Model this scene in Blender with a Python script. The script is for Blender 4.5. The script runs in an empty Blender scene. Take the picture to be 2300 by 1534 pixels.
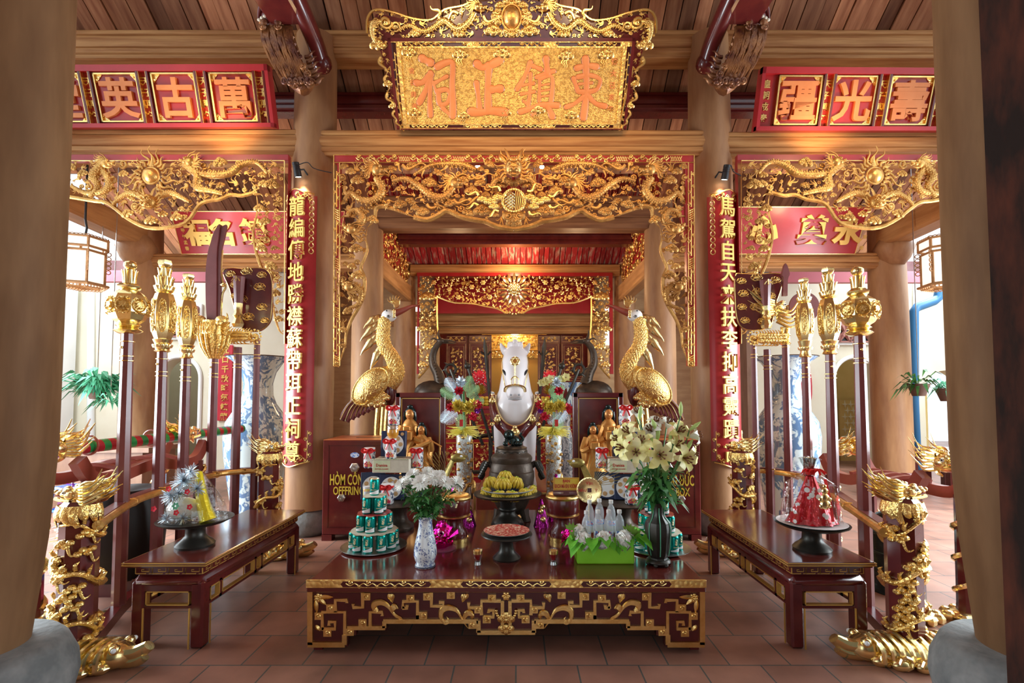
import bpy, math, random
from math import sin, cos, pi, radians, atan2, sqrt, hypot, exp
from mathutils import Vector, Matrix, Euler
from mathutils.geometry import tessellate_polygon
scene = bpy.context.scene
COL = scene.collection
# ---------------------------------------------------------------- camera
F_PX, CX, CY, PITCH, EYE = 1100.0, 1163.0, 842.0, radians(2.5), 1.45
cd = bpy.data.cameras.new('camera'); cam = bpy.data.objects.new('camera', cd); COL.objects.link(cam)
cam.location = (0, 0, EYE); cam.rotation_euler = (pi/2 + PITCH, 0, 0)
cd.sensor_fit = 'HORIZONTAL'; cd.sensor_width = 36.0; cd.lens = 36.0*F_PX/2300
cd.shift_x = -(CX-1150)/2300; cd.shift_y = (CY-767)/2300; cd.clip_start = .02; cd.clip_end = 200
scene.camera = cam
# ---------------------------------------------------------------- world, exposure, lamps
scene.view_settings.view_transform = 'Standard'; scene.view_settings.look = 'None'
scene.view_settings.gamma = 1.0; scene.view_settings.use_curve_mapping = False
scene.view_settings.exposure = 0.0
w = bpy.data.worlds.new('sky'); scene.world = w; w.use_nodes = True
bg = w.node_tree.nodes['Background']; bg.inputs[0].default_value = (.80, .92, 1.0, 1); bg.inputs[1].default_value = 1.9
WARM = (1.0, .66, .34)
def spot(loc, to, energy, ang=60, blend=.6, r=.05, col=WARM):
    l = bpy.data.lights.new('spot', 'SPOT'); l.energy = energy; l.color = col; l.spot_size = radians(ang)
    l.spot_blend = blend; l.shadow_soft_size = r
    o = bpy.data.objects.new('spot_lamp', l); COL.objects.link(o); o.location = loc
    o.rotation_euler = (Vector(to)-Vector(loc)).to_track_quat('-Z', 'Y').to_euler()
    return o
def point(loc, energy, r=.06, col=WARM):
    l = bpy.data.lights.new('bulb', 'POINT'); l.energy = energy; l.color = col; l.shadow_soft_size = r
    o = bpy.data.objects.new('bulb_light', l); COL.objects.link(o); o.location = loc
    return o
# daylight entering through the open sides of the front bay and from above into the two courts
def daylight(name, loc, to, sx, sy, energy):
    l = bpy.data.lights.new(name, 'AREA'); l.shape = 'RECTANGLE'; l.size = sx; l.size_y = sy; l.energy = energy; l.color = (.80, .92, 1.0)
    o = bpy.data.objects.new(name, l); COL.objects.link(o); o.location = loc
    o.rotation_euler = (Vector(to)-Vector(loc)).to_track_quat('-Z', 'Y').to_euler(); return o
for sx_ in (-1, 1):
    daylight('side_daylight', (sx_*6.2, 3.9, 1.7), (sx_*2.6, 3.3, 0), 3.4, 2.4, 620)
    daylight('court_daylight', (sx_*7.95, 7.2, 4.6), (sx_*7.9, 7.3, 0), 1.2, 4.6, 420)
# ceiling spots of the front bay, aimed at the name board and the carved screen
spot((-.9, 2.7, 4.5), (-.5, 5.1, 4.6), 95, 62, .8, .1)
spot((.8, 2.7, 4.5), (.4, 5.1, 4.6), 95, 62, .8, .1)
spot((-1.5, 2.9, 4.3), (-1.2, 5.1, 3.6), 60, 60, .8, .1)
spot((1.4, 2.9, 4.3), (1.1, 5.1, 3.6), 60, 60, .8, .1)
spot((-.05, 2.5, 4.4), (-.05, 5.1, 3.7), 60, 55, .8, .1)
# lamps standing on the side beams, shining up the side boards
spot((-3.05, 4.75, 3.95), (-3.1, 5.2, 4.8), 21, 110, .7)
spot((3.15, 4.75, 3.95), (3.2, 5.2, 4.8), 21, 110, .7)
spot((-3.6, 3.6, 4.4), (-3.5, 5.2, 3.8), 60, 75, .8, .1)
spot((3.5, 3.6, 4.4), (3.5, 5.2, 3.8), 60, 75, .8, .1)
# the side bays behind
point((-3.9, 6.3, 3.9), 15, .1); point((3.9, 6.3, 3.9), 15, .1)
# middle bay and rear bay
point((0, 6.3, 3.6), 13, .12)
point((-.05, 9.35, 3.9), 42, .06)
point((-1.0, 8.2, 3.3), 22, .15); point((1.0, 8.2, 3.3), 22, .15)
point((-.08, 12.0, 3.1), 60, .1, (1, .78, .42))
# floor glow between the columns beside the offering boxes
spot((-1.9, 4.4, 3.6), (-1.8, 4.4, 0), 40, 60, .9, .1); spot((1.8, 4.4, 3.6), (1.8, 4.4, 0), 40, 60, .9, .1)

# ---------------------------------------------------------------- projection helpers (photo pixel -> point at depth Y or height Z)
_cp, _sp = cos(PITCH), sin(PITCH)
def ray(px, py):
    xc, yc = (px-CX)/F_PX, -(py-CY)/F_PX
    return Vector((xc, _cp - yc*_sp, _sp + yc*_cp))
def P(px, py, Y):
    d = ray(px, py); t = Y/d.y
    return Vector((d.x*t, Y, EYE + d.z*t))
def PZ(px, py, z=0.0):
    d = ray(px, py); t = (z-EYE)/d.z
    return Vector((d.x*t, d.y*t, z))
def S(Y): return Y/F_PX            # metres per pixel at depth Y

# ---------------------------------------------------------------- object helpers
def link(o, parent=None):
    COL.objects.link(o)
    if parent is not None: o.parent = parent
    return o
def tag(o, label, cat, group=None, kind=None):
    o['label'] = label; o['category'] = cat
    if group: o['group'] = group
    if kind: o['kind'] = kind
    return o
def thing(name, label, cat, loc=(0, 0, 0), group=None, kind=None):
    o = bpy.data.objects.new(name, None); o.empty_display_size = .05; link(o); o.location = loc
    return tag(o, label, cat, group, kind)
def struct(o): o['kind'] = 'structure'; return o
KIDS = {}
def dup(root, loc, rotz=0.0, label=None, group=None, scale=None):
    def cp(o, par):
        c = o.copy(); COL.objects.link(c)
        if par is not None: c.parent = par
        for ch in KIDS.get(o.name, []): cp(ch, c)
        if o.name in KIDS: KIDS[c.name] = [x for x in KIDS[o.name]]
        return c
    r = cp(root, None); r.location = loc; r.rotation_euler = (0, 0, rotz)
    if label: r['label'] = label
    if group: r['group'] = group
    if scale: r.scale = scale
    return r
def cr(pts, n=6, closed=False):
    """Catmull-Rom resample of 2-D or 3-D points."""
    p = [Vector(q) for q in pts]; m = len(p); out = []
    if m < 3: 
        return [p[0].lerp(p[-1], i/(n)) for i in range(n+1)]
    for i in range(m if closed else m-1):
        a, b, c, d = (p[(i-1) % m], p[i], p[(i+1) % m], p[(i+2) % m]) if closed else (p[max(i-1, 0)], p[i], p[i+1], p[min(i+2, m-1)])
        for k in range(n):
            t = k/n
            out.append(.5*((2*b) + (c-a)*t + (2*a-5*b+4*c-d)*t*t + (3*b-a-3*c+d)*t*t*t))
    if not closed: out.append(p[-1].copy())
    return out
class MB:
    """collects shapes and links them as ONE mesh object"""
    def __init__(s): s.v = []; s.f = []; s.mi = []; s.cur = 0
    def add(s, vs, fs, M=None):
        b = len(s.v)
        if M is not None: vs = [M @ Vector(v) for v in vs]
        s.v.extend([(v[0], v[1], v[2]) for v in vs]); s.f.extend([tuple(b+i for i in f) for f in fs]); s.mi.extend([s.cur]*len(fs))
        return s
    def box(s, c, sz, rz=0.0, M=None, bev=0.0):
        x, y, z = sz[0]/2, sz[1]/2, sz[2]/2
        if bev > 0:
            b = min(bev, x*.9, y*.9, z*.9)
            vs = []; idx = {}
            for i, sx in enumerate((-1, 1)):
                for j, sy in enumerate((-1, 1)):
                    for k, sz_ in enumerate((-1, 1)):
                        for a in range(3):
                            q = [sx*(x-b), sy*(y-b), sz_*(z-b)]
                            q[a] = (sx*x, sy*y, sz_*z)[a]
                            idx[(i, j, k, a)] = len(vs); vs.append(q)
            fs = []
            I = lambda i, j, k, a: idx[(i, j, k, a)]
            fs += [(I(0,0,0,0), I(0,0,1,0), I(0,1,1,0), I(0,1,0,0)), (I(1,0,0,0), I(1,1,0,0), I(1,1,1,0), I(1,0,1,0))]
            fs += [(I(0,0,0,1), I(1,0,0,1), I(1,0,1,1), I(0,0,1,1)), (I(0,1,0,1), I(0,1,1,1), I(1,1,1,1), I(1,1,0,1))]
            fs += [(I(0,0,0,2), I(0,1,0,2), I(1,1,0,2), I(1,0,0,2)), (I(0,0,1,2), I(1,0,1,2), I(1,1,1,2), I(0,1,1,2))]
            for j in (0, 1):
                for k in (0, 1): fs.append((I(0,j,k,1), I(0,j,k,2), I(1,j,k,2), I(1,j,k,1)))
            for i in (0, 1):
                for k in (0, 1): fs.append((I(i,0,k,0), I(i,0,k,2), I(i,1,k,2), I(i,1,k,0)))
                for j in (0, 1): fs.append((I(i,j,0,0), I(i,j,0,1), I(i,j,1,1), I(i,j,1,0)))
            for i in (0, 1):
                for j in (0, 1):
                    for k in (0, 1): fs.append((I(i,j,k,0), I(i,j,k,1), I(i,j,k,2)))
        else:
            vs = [(a, b, c_) for a in (-x, x) for b in (-y, y) for c_ in (-z, z)]
            fs = [(0, 1, 3, 2), (4, 6, 7, 5), (0, 4, 5, 1), (2, 3, 7, 6), (0, 2, 6, 4), (1, 5, 7, 3)]
        T = Matrix.Translation(Vector(c)) @ Matrix.Rotation(rz, 4, 'Z')
        if M is not None: T = M @ T
        return s.add(vs, fs, T)
    def bb(s, lo, hi, bev=0.0, M=None):
        return s.box([(lo[i]+hi[i])/2 for i in range(3)], [abs(hi[i]-lo[i]) for i in range(3)], 0, M, bev)
    def lathe(s, prof, c=(0, 0, 0), n=32, M=None, sq=0.0, a0=0.0, a1=2*pi):
        """prof: (r, z) list. sq: 0 round. n sides."""
        full = abs(a1-a0-2*pi) < 1e-6; cols = n if full else n+1
        vs = []; fs = []
        for (r, z) in prof:
            for i in range(cols):
                a = a0 + (a1-a0)*i/n
                vs.append((c[0]+r*cos(a), c[1]+r*sin(a), c[2]+z))
        for j in range(len(prof)-1):
            for i in range(n):
                i2 = (i+1) % cols
                fs.append((j*cols+i, j*cols+i2, (j+1)*cols+i2, (j+1)*cols+i))
        if full:
            if prof[0][0] > 1e-5: fs.append(tuple(reversed(range(cols))))
            if prof[-1][0] > 1e-5: fs.append(tuple((len(prof)-1)*cols+i for i in range(cols)))
        return s.add(vs, fs, M)
    def tube(s, pts, rad, n=8, flat=1.0, up=None, M=None, cap=True, closed=False, a0=0.0):
        p = [Vector((q[0], q[1], q[2] if len(q) > 2 else 0.0)) for q in pts]; m = len(p)
        R = rad if callable(rad) else None
        vs = []; fs = []; N = None
        for i in range(m):
            a, b = (p[(i-1) % m], p[(i+1) % m]) if closed else (p[max(i-1, 0)], p[min(i+1, m-1)])
            t = (b-a)
            if t.length < 1e-9: t = Vector((0, 0, 1))
            t.normalize()
            if up is not None:
                U = Vector(up); side = t.cross(U)
                if side.length < 1e-6: side = t.orthogonal()
                side.normalize(); nn = side.cross(t).normalized()
            else:
                if N is None: N = t.orthogonal().normalized()
                else:
                    N = N - t*N.dot(t)
                    N = N.normalized() if N.length > 1e-6 else t.orthogonal().normalized()
                nn = N; side = t.cross(nn).normalized()
            k = i/(m-1) if m > 1 else 0
            r = R(k) if R else (rad[min(i, len(rad)-1)] if isinstance(rad, (list, tuple)) else rad)
            for j in range(n):
                an = a0 + 2*pi*j/n
                vs.append(p[i] + side*(r*cos(an)) + nn*(r*flat*sin(an)))
        L = m if closed else m-1
        for i in range(L):
            i2 = (i+1) % m
            for j in range(n):
                j2 = (j+1) % n
                fs.append((i*n+j, i*n+j2, i2*n+j2, i2*n+j))
        if cap and not closed:
            fs.append(tuple(reversed(range(n)))); fs.append(tuple((m-1)*n+j for j in range(n)))
        return s.add(vs, fs, M)
    def sph(s, c, r, n=12, m=8, M=None):
        if not isinstance(r, (list, tuple)): r = (r, r, r)
        vs = [(c[0], c[1], c[2]-r[2])]; fs = []
        for j in range(1, m):
            a = -pi/2 + pi*j/m
            for i in range(n):
                b = 2*pi*i/n; vs.append((c[0]+r[0]*cos(a)*cos(b), c[1]+r[1]*cos(a)*sin(b), c[2]+r[2]*sin(a)))
        vs.append((c[0], c[1], c[2]+r[2])); T = len(vs)-1
        for i in range(n):
            i2 = (i+1) % n; fs.append((0, 1+i2, 1+i))
            for j in range(m-2): fs.append((1+j*n+i, 1+j*n+i2, 1+(j+1)*n+i2, 1+(j+1)*n+i))
            fs.append((1+(m-2)*n+i, 1+(m-2)*n+i2, T))
        return s.add(vs, fs, M)
    def prism(s, poly, z0, z1, M=None):
        """2-D outline extruded along local z"""
        n = len(poly)
        ar = sum(poly[i][0]*poly[(i+1) % n][1]-poly[(i+1) % n][0]*poly[i][1] for i in range(n))
        if ar < 0: poly = list(reversed(poly))
        if z1 < z0: z0, z1 = z1, z0
        vs = [(p[0], p[1], z0) for p in poly] + [(p[0], p[1], z1) for p in poly]
        fs = [(i, (i+1) % n, n+(i+1) % n, n+i) for i in range(n)]
        tri = tessellate_polygon([[Vector((p[0], p[1], 0)) for p in poly]])
        for t in tri:
            a, b, c = t
            ax = (poly[b][0]-poly[a][0])*(poly[c][1]-poly[a][1])-(poly[c][0]-poly[a][0])*(poly[b][1]-poly[a][1])
            if ax < 0: b, c = c, b
            fs.append((n+a, n+b, n+c)); fs.append((a, c, b))
        return s.add(vs, fs, M)
    def grid(s, fn, nu, nv, M=None, wrap_u=False):
        vs = [fn(i/nu, j/nv) for j in range(nv+1) for i in range(nu if wrap_u else nu+1)]
        c = nu if wrap_u else nu+1
        fs = [(j*c+i, j*c+(i+1) % c, (j+1)*c+(i+1) % c, (j+1)*c+i) for j in range(nv) for i in range(nu)]
        return s.add(vs, fs, M)
    def text(s, body, h, M, ext=.01, off=0.0, res=2, center=True, vert=False, w=None, sx=1.0):
        """lettering whose capital/ideograph height is h, extruded by ext, centred on M's origin in its xy plane"""
        c = bpy.data.curves.new('lettering', 'FONT'); c.body = body; c.extrude = ext/h/2; c.offset = off; c.resolution_u = res
        o = bpy.data.objects.new('lettering', c); COL.objects.link(o)
        bpy.context.view_layer.update()
        me = bpy.data.meshes.new_from_object(o.evaluated_get(bpy.context.evaluated_depsgraph_get()))
        vs = [v.co.copy() for v in me.vertices]; fs = [tuple(p.vertices) for p in me.polygons]
        bpy.data.objects.remove(o); bpy.data.curves.remove(c); bpy.data.meshes.remove(me)
        if not vs: return s
        x0, x1 = min(v.x for v in vs), max(v.x for v in vs); y0, y1 = min(v.y for v in vs), max(v.y for v in vs)
        k = h/(y1-y0) if vert else h
        kx = (w/(x1-x0)) if w else k*sx
        if w and not vert: k = h/(y1-y0)
        ox, oy = (x0+x1)/2, (y0+y1)/2
        vs = [((v.x-ox)*kx, (v.y-oy)*k, v.z*h+ext/2) for v in vs]
        return s.add(vs, fs, M)
    def mirror(s, x0, start=0, fstart=0):
        """append a mirror image of everything since start across the plane x = x0"""
        b = len(s.v)-start
        s.v.extend([(2*x0-x, y, z) for (x, y, z) in s.v[start:]])
        s.mi.extend(s.mi[fstart:]); s.f.extend([tuple(i+b for i in reversed(f)) for f in s.f[fstart:]])
        return s
    def build(s, name, mat, parent=None, world=True, smooth=35, label=None):
        me = bpy.data.meshes.new(name)
        off = Vector(parent.location) if (parent is not None and world) else Vector((0, 0, 0))
        if parent is not None and world and parent.parent is not None: off = off + Vector(parent.parent.location)
        vs = [(v[0]-off[0], v[1]-off[1], v[2]-off[2]) for v in s.v] if off.length > 0 else s.v
        me.from_pydata(vs, [], s.f)
        mats = mat if isinstance(mat, (list, tuple)) else [mat]
        for m in mats: me.materials.append(m)
        if len(mats) > 1: me.polygons.foreach_set('material_index', s.mi)
        if smooth:
            me.polygons.foreach_set('use_smooth', [True]*len(me.polygons))
            me.set_sharp_from_angle(angle=radians(smooth))
        me.update()
        o = bpy.data.objects.new(name, me); link(o, parent)
        if parent is not None: KIDS.setdefault(parent.name, []).append(o)
        if label: o['label'] = label
        return o
def FR(o, r=(1, 0, 0), u=(0, 0, 1)):
    """frame matrix: local x -> r, local y -> u, local z -> r x u, at o"""
    r = Vector(r).normalized(); u = Vector(u); u = (u - r*u.dot(r)).normalized(); n = r.cross(u)
    return Matrix(((r.x, u.x, n.x, o[0]), (r.y, u.y, n.y, o[1]), (r.z, u.z, n.z, o[2]), (0, 0, 0, 1)))
# ---------------------------------------------------------------- materials
MATS = {}
def mat(name, col, rough=.5, metal=0.0, col2=None, nscale=6.0, stretch=(1, 1, 1), bump=0.0, bscale=30.0, detail=4.0,
        coat=0.0, trans=0.0, alpha=1.0, emit=None, estr=0.0, spec=.5, sub=0.0, island=0.0, ramp=(.35, .65), sheen=0.0, ior=1.45, aniso=0):
    m = bpy.data.materials.new(name); m.use_nodes = True; nt = m.node_tree; b = nt.nodes['Principled BSDF']
    N = nt.nodes.new; L = nt.links.new
    b.inputs['Base Color'].default_value = (*col, 1); b.inputs['Roughness'].default_value = rough
    b.inputs['Metallic'].default_value = metal; b.inputs['Coat Weight'].default_value = coat; b.inputs['Coat Roughness'].default_value = .12
    b.inputs['Transmission Weight'].default_value = trans; b.inputs['Alpha'].default_value = alpha; b.inputs['IOR'].default_value = ior
    b.inputs['Specular IOR Level'].default_value = spec
    if sub: b.inputs['Subsurface Weight'].default_value = sub; b.inputs['Subsurface Radius'].default_value = (.02, .01, .006)
    if emit: b.inputs['Emission Color'].default_value = (*emit, 1); b.inputs['Emission Strength'].default_value = estr
    tc = N('ShaderNodeTexCoord'); mp = N('ShaderNodeMapping'); L(tc.outputs['Object'], mp.inputs['Vector']); mp.inputs['Scale'].default_value = stretch
    out = None
    if col2 is not None:
        nz = N('ShaderNodeTexNoise'); nz.inputs['Scale'].default_value = nscale; nz.inputs['Detail'].default_value = detail; nz.inputs['Roughness'].default_value = .6
        L(mp.outputs[0], nz.inputs['Vector'])
        rp = N('ShaderNodeValToRGB'); rp.color_ramp.elements[0].position = ramp[0]; rp.color_ramp.elements[1].position = ramp[1]
        rp.color_ramp.elements[0].color = (*col, 1); rp.color_ramp.elements[1].color = (*col2, 1)
        L(nz.outputs['Fac'], rp.inputs['Fac']); out = rp.outputs['Color']
    if island:
        g = N('ShaderNodeNewGeometry'); hv = N('ShaderNodeHueSaturation'); ma = N('ShaderNodeMapRange')
        ma.inputs['To Min'].default_value = 1-island; ma.inputs['To Max'].default_value = 1+island
        L(g.outputs['Random Per Island'], ma.inputs['Value']); L(ma.outputs[0], hv.inputs['Value'])
        if out is not None: L(out, hv.inputs['Color'])
        else: hv.inputs['Color'].default_value = (*col, 1)
        out = hv.outputs['Color']
    if out is not None: L(out, b.inputs['Base Color'])
    if bump:
        n2 = N('ShaderNodeTexNoise'); n2.inputs['Scale'].default_value = bscale; n2.inputs['Detail'].default_value = 3
        L(mp.outputs[0], n2.inputs['Vector'])
        bp = N('ShaderNodeBump'); bp.inputs['Strength'].default_value = bump; bp.inputs['Distance'].default_value = .01
        L(n2.outputs['Fac'], bp.inputs['Height']); L(bp.outputs[0], b.inputs['Normal'])
    MATS[name] = m
    return m
def scaly(m, scale=60.0, strength=.5, dist=.01):
    """adds a voronoi scale/relief bump to a material"""
    nt = m.node_tree; N = nt.nodes.new; L = nt.links.new; b = nt.nodes['Principled BSDF']
    tc = N('ShaderNodeTexCoord'); vo = N('ShaderNodeTexVoronoi'); vo.inputs['Scale'].default_value = scale
    L(tc.outputs['Object'], vo.inputs['Vector']); bp = N('ShaderNodeBump'); bp.inputs['Strength'].default_value = strength; bp.inputs['Distance'].default_value = dist
    bp.invert = True
    L(vo.outputs['Distance'], bp.inputs['Height']); L(bp.outputs[0], b.inputs['Normal'])
    return m
M_ = {}
def D(k, *a, **kw): M_[k] = mat(k, *a, **kw); return M_[k]
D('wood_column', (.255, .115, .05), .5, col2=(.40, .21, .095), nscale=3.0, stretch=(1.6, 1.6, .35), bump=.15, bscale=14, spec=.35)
D('wood_column_front', (.135, .066, .030), .6, col2=(.215, .112, .052), nscale=3.0, stretch=(1.8, 1.8, .35), bump=.12, bscale=14, spec=.12)  # same wood, colour darkened for the dim light on the front columns
D('wood_beam', (.31, .125, .04), .5, col2=(.52, .27, .10), nscale=5.0, stretch=(.22, 3, 5), bump=.15, bscale=18, spec=.2)
D('wood_tie', (.31, .14, .05), .5, col2=(.48, .25, .10), nscale=4.0, stretch=(2.5, .3, 3.0), bump=.1, bscale=18, spec=.35)
D('wood_dark', (.13, .045, .018), .45, col2=(.26, .11, .045), nscale=4.0, stretch=(.25, 2.5, 3.5), bump=.1, bscale=18, spec=.3)
D('wood_pale', (.46, .27, .13), .5, col2=(.58, .37, .19), nscale=5.0, stretch=(.4, 3, 2.0), spec=.3)
D('wood_roof', (.23, .085, .038), .6, col2=(.40, .185, .09), nscale=3.5, stretch=(4, .5, .5), island=.55, spec=.25)
D('wood_roof_red', (.27, .018, .022), .5, col2=(.34, .24, .20), nscale=5.0, stretch=(5, .8, .8), island=.4, ramp=(.5, .66), spec=.3)
D('lacquer', (.088, .010, .011), .22, col2=(.125, .016, .014), nscale=5, coat=.35, bump=.02, bscale=20)
D('lacquer_top', (.10, .016, .013), .16, col2=(.14, .024, .017), nscale=3, stretch=(.6, 2, 1), coat=.5)
D('lacquer_red', (.30, .014, .016), .3, col2=(.38, .02, .022), nscale=4, coat=.2)
D('lacquer_dark', (.055, .006, .007), .25, col2=(.085, .01, .01), nscale=5, coat=.4)
D('lacquer_pole', (.155, .035, .034), .33, col2=(.20, .052, .05), nscale=5, coat=.2)
D('lacquer_brown', (.25, .045, .03), .3, col2=(.32, .07, .045), nscale=4, coat=.2)
D('board_red', (.36, .012, .018), .35, col2=(.42, .02, .025), nscale=3, coat=.15)
D('gold', (.83, .54, .17), .30, 1.0, col2=(.95, .68, .26), nscale=14, bump=.12, bscale=70)
D('gold_bright', (1.0, .77, .33), .2, .95, col2=(1.0, .84, .42), nscale=10, bump=.05, bscale=50)
D('gold_relief', (1.0, .74, .28), .26, .95, col2=(.85, .56, .17), nscale=30, bump=.9, bscale=75)
D('gold_old', (.62, .34, .10), .36, .85, col2=(.86, .54, .17), nscale=9, bump=.35, bscale=55)
D('gold_carved', (.42, .20, .055), .38, .7, col2=(.68, .37, .11), nscale=8, bump=.35, bscale=60)
D('gold_side', (.42, .205, .05), .38, .72, col2=(.72, .42, .12), nscale=8, bump=.35, bscale=60)
D('gold_brown', (.10, .026, .014), .35, .35, col2=(.34, .14, .045), nscale=8, bump=.35, bscale=60)
scaly(D('gold_scales', (.86, .56, .17), .3, .9, col2=(.62, .36, .10), nscale=20), 45, .8, .012)
scaly(D('gold_diaper', (.80, .50, .14), .36, .8, col2=(.95, .64, .22), nscale=25), 38, .5, .008)
D('gold_letter', (.86, .58, .15), .36, .4)
D('peacock_gold', (.42, .30, .08), .4, .6, col2=(.25, .20, .06), nscale=60)
D('gold_paint', (.72, .43, .11), .42, .55)
D('orange_char', (.64, .20, .055), .45, .0, col2=(.70, .25, .08), nscale=4, bump=.05, bscale=40)
D('stone', (.11, .118, .118), .8, col2=(.25, .25, .24), nscale=5, bump=.6, bscale=22)
D('plaster_white', (.80, .81, .78), .8, col2=(.86, .86, .84), nscale=1.5)
D('plaster_cream', (.72, .66, .50), .8, col2=(.78, .73, .58), nscale=1.2)
D('plaster_yellow', (.62, .44, .16), .8, col2=(.70, .52, .22), nscale=1.5)
D('pink_beam', (.55, .12, .15), .5)  # tinted brightness of the open gap, put into the colour
D('grey_wall', (.30, .31, .33), .8)
D('terracotta', (.34, .13, .10), .7, col2=(.44, .2, .16), nscale=8)
D('dark', (.012, .011, .012), .5)
D('black_plastic', (.015, .015, .017), .35)
D('bronze', (.030, .027, .022), .36, .55, col2=(.055, .05, .042), nscale=8, bump=.08, bscale=30)
D('bronze_brown', (.050, .033, .022), .42, .5, col2=(.085, .058, .04), nscale=8, bump=.2, bscale=40)
D('bronze_green', (.02, .035, .033), .25, .7, col2=(.04, .055, .05), nscale=12, bump=.3, bscale=40)
D('white_paint', (.82, .76, .76), .32, col2=(.86, .80, .80), nscale=3, coat=.25)
D('white', (.82, .82, .80), .35)
D('petal_white', (.86, .86, .80), .6, sub=.1)
D('petal_cream', (.78, .70, .20), .5, col2=(.84, .79, .42), nscale=9, sub=.1)
D('petal_ivory', (.84, .83, .70), .5, sub=.1)
D('bud', (.45, .60, .18), .5)
D('stamen', (.16, .05, .015), .6)
D('leaf', (.025, .105, .022), .42, col2=(.055, .19, .04), nscale=12)
D('leaf_light', (.19, .36, .05), .5, col2=(.28, .48, .07), nscale=12)
D('leaf_mint', (.07, .33, .19), .5, col2=(.13, .45, .25), nscale=8)
D('stem', (.06, .17, .04), .5)
D('green_wrap', (.27, .72, .02), .5, col2=(.33, .80, .04), nscale=6)
D('green_tissue', (.10, .42, .02), .6, col2=(.17, .55, .04), nscale=8, bump=.3, bscale=60)
D('banana', (.56, .34, .02), .45, col2=(.74, .58, .06), nscale=14)
D('banana_green', (.30, .44, .03), .45, col2=(.5, .55, .05), nscale=8)
D('can_green', (.0, .33, .27), .25, .75, col2=(.01, .40, .33), nscale=3)
D('tin', (.72, .72, .70), .28, 1.0)
D('steel', (.55, .55, .55), .3, 1.0, bump=.05, bscale=60)
D('can_gold', (.85, .72, .42), .35, .5)
D('foil_magenta', (.80, .015, .34), .12, .9, bump=.5, bscale=9)
D('foil_purple', (.36, .012, .22), .16, .75, bump=.9, bscale=26)
D('foil_yellow', (.85, .70, .03), .3, .25, bump=.9, bscale=22)
D('foil_red', (.50, .01, .02), .2, .4, bump=.8, bscale=24)
D('foil_silver', (.75, .80, .85), .2, .9, bump=.5, bscale=25)
D('tinsel_silver', (.72, .80, .86), .25, .85)
D('tinsel_gold', (.78, .62, .12), .3, .7)
D('tinsel_green', (.45, .80, .38), .35, .4)
D('tinsel_red', (.62, .03, .06), .3, .5)
D('tinsel_blue', (.06, .30, .70), .28, .7)
D('tinsel_purple', (.40, .08, .52), .3, .7)
D('yellow_fluff', (.88, .78, .12), .5, col2=(.95, .86, .25), nscale=10)
D('red_flower', (.75, .03, .06), .4)
D('ribbon_red', (.72, .02, .02), .35)
D('navy', (.012, .022, .07), .45)
D('card_cream', (.70, .64, .50), .6, col2=(.62, .56, .44), nscale=20)
D('card_green', (.55, .66, .38), .6, col2=(.78, .74, .52), nscale=9)
D('card_white', (.80, .80, .78), .5)
D('cookie', (.55, .33, .14), .6)
D('candy', (.7, .1, .1), .35, col2=(.9, .75, .2), nscale=40, ramp=(.45, .5))
D('candy_mix', (.05, .07, .12), .3, col2=(.75, .72, .70), nscale=45, ramp=(.48, .54))
D('skin_gold', (.62, .25, .07), .32, .45, bump=.05)
D('robe_gold', (.58, .25, .06), .35, .5, col2=(.74, .36, .09), nscale=9, bump=.2, bscale=30)
D('hair_black', (.004, .016, .016), .2)
D('sign_yellow', (.72, .50, .05), .4)
D('sign_red', (.50, .015, .012), .5)
D('orange_top', (.62, .17, .05), .35, col2=(.55, .14, .05), nscale=3)
D('blue_plastic', (.015, .10, .48), .35)
D('blue_pipe', (.03, .16, .34), .4)
D('white_pipe', (.75, .78, .78), .4)
D('lamp_paper', (.9, .88, .8), .7, emit=(1, .93, .8), estr=.8)
D('lamp_lens', (1, 1, 1), .3, emit=(1, .86, .6), estr=14)
D('ivory', (.74, .68, .55), .5)
D('glass', (1, 1, 1), .03, trans=1.0, ior=1.3)
D('liquid_red', (.35, .004, .01), .08, coat=.5)
D('tea', (.62, .27, .03), .1, coat=.6)
D('label_blue', (.10, .22, .62), .4, col2=(.75, .80, .88), nscale=55, ramp=(.44, .54))
D('label_red', (.62, .03, .08), .4)
D('mesh_pink', (.45, .12, .20), .5, alpha=.45)
D('eye_white', (.8, .82, .82), .15)
D('paper_red', (.55, .02, .04), .5)
D('basket', (.10, .045, .028), .7)
D('desk_wood', (.20, .10, .06), .5, col2=(.28, .15, .09), nscale=6, stretch=(1, 1, .3))
D('worn_post', (.020, .013, .011), .95, col2=(.085, .026, .016), nscale=5, stretch=(1.5, 1.5, .5), bump=.9, bscale=14, spec=.06, ramp=(.45, .68), detail=7)
def stripes(name, cA, cB, freq, dirv, metal=.5, rough=.3):
    m = mat(name, cA, rough, metal, bump=.3, bscale=80); nt = m.node_tree; N = nt.nodes.new; L = nt.links.new
    b = nt.nodes['Principled BSDF']; tc = N('ShaderNodeTexCoord'); d = N('ShaderNodeVectorMath'); d.operation = 'DOT_PRODUCT'; d.inputs[1].default_value = dirv
    L(tc.outputs['Object'], d.inputs[0]); s = N('ShaderNodeMath'); s.operation = 'MULTIPLY'; s.inputs[1].default_value = freq; L(d.outputs['Value'], s.inputs[0])
    fr = N('ShaderNodeMath'); fr.operation = 'FRACT'; L(s.outputs[0], fr.inputs[0]); gt = N('ShaderNodeMath'); gt.operation = 'GREATER_THAN'; gt.inputs[1].default_value = .5
    L(fr.outputs[0], gt.inputs[0]); mx = N('ShaderNodeMix'); mx.data_type = 'RGBA'; mx.inputs['A'].default_value = (*cA, 1); mx.inputs['B'].default_value = (*cB, 1)
    L(gt.outputs[0], mx.inputs['Factor']); L(mx.outputs['Result'], b.inputs['Base Color']); M_[name] = m
    return m
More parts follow.
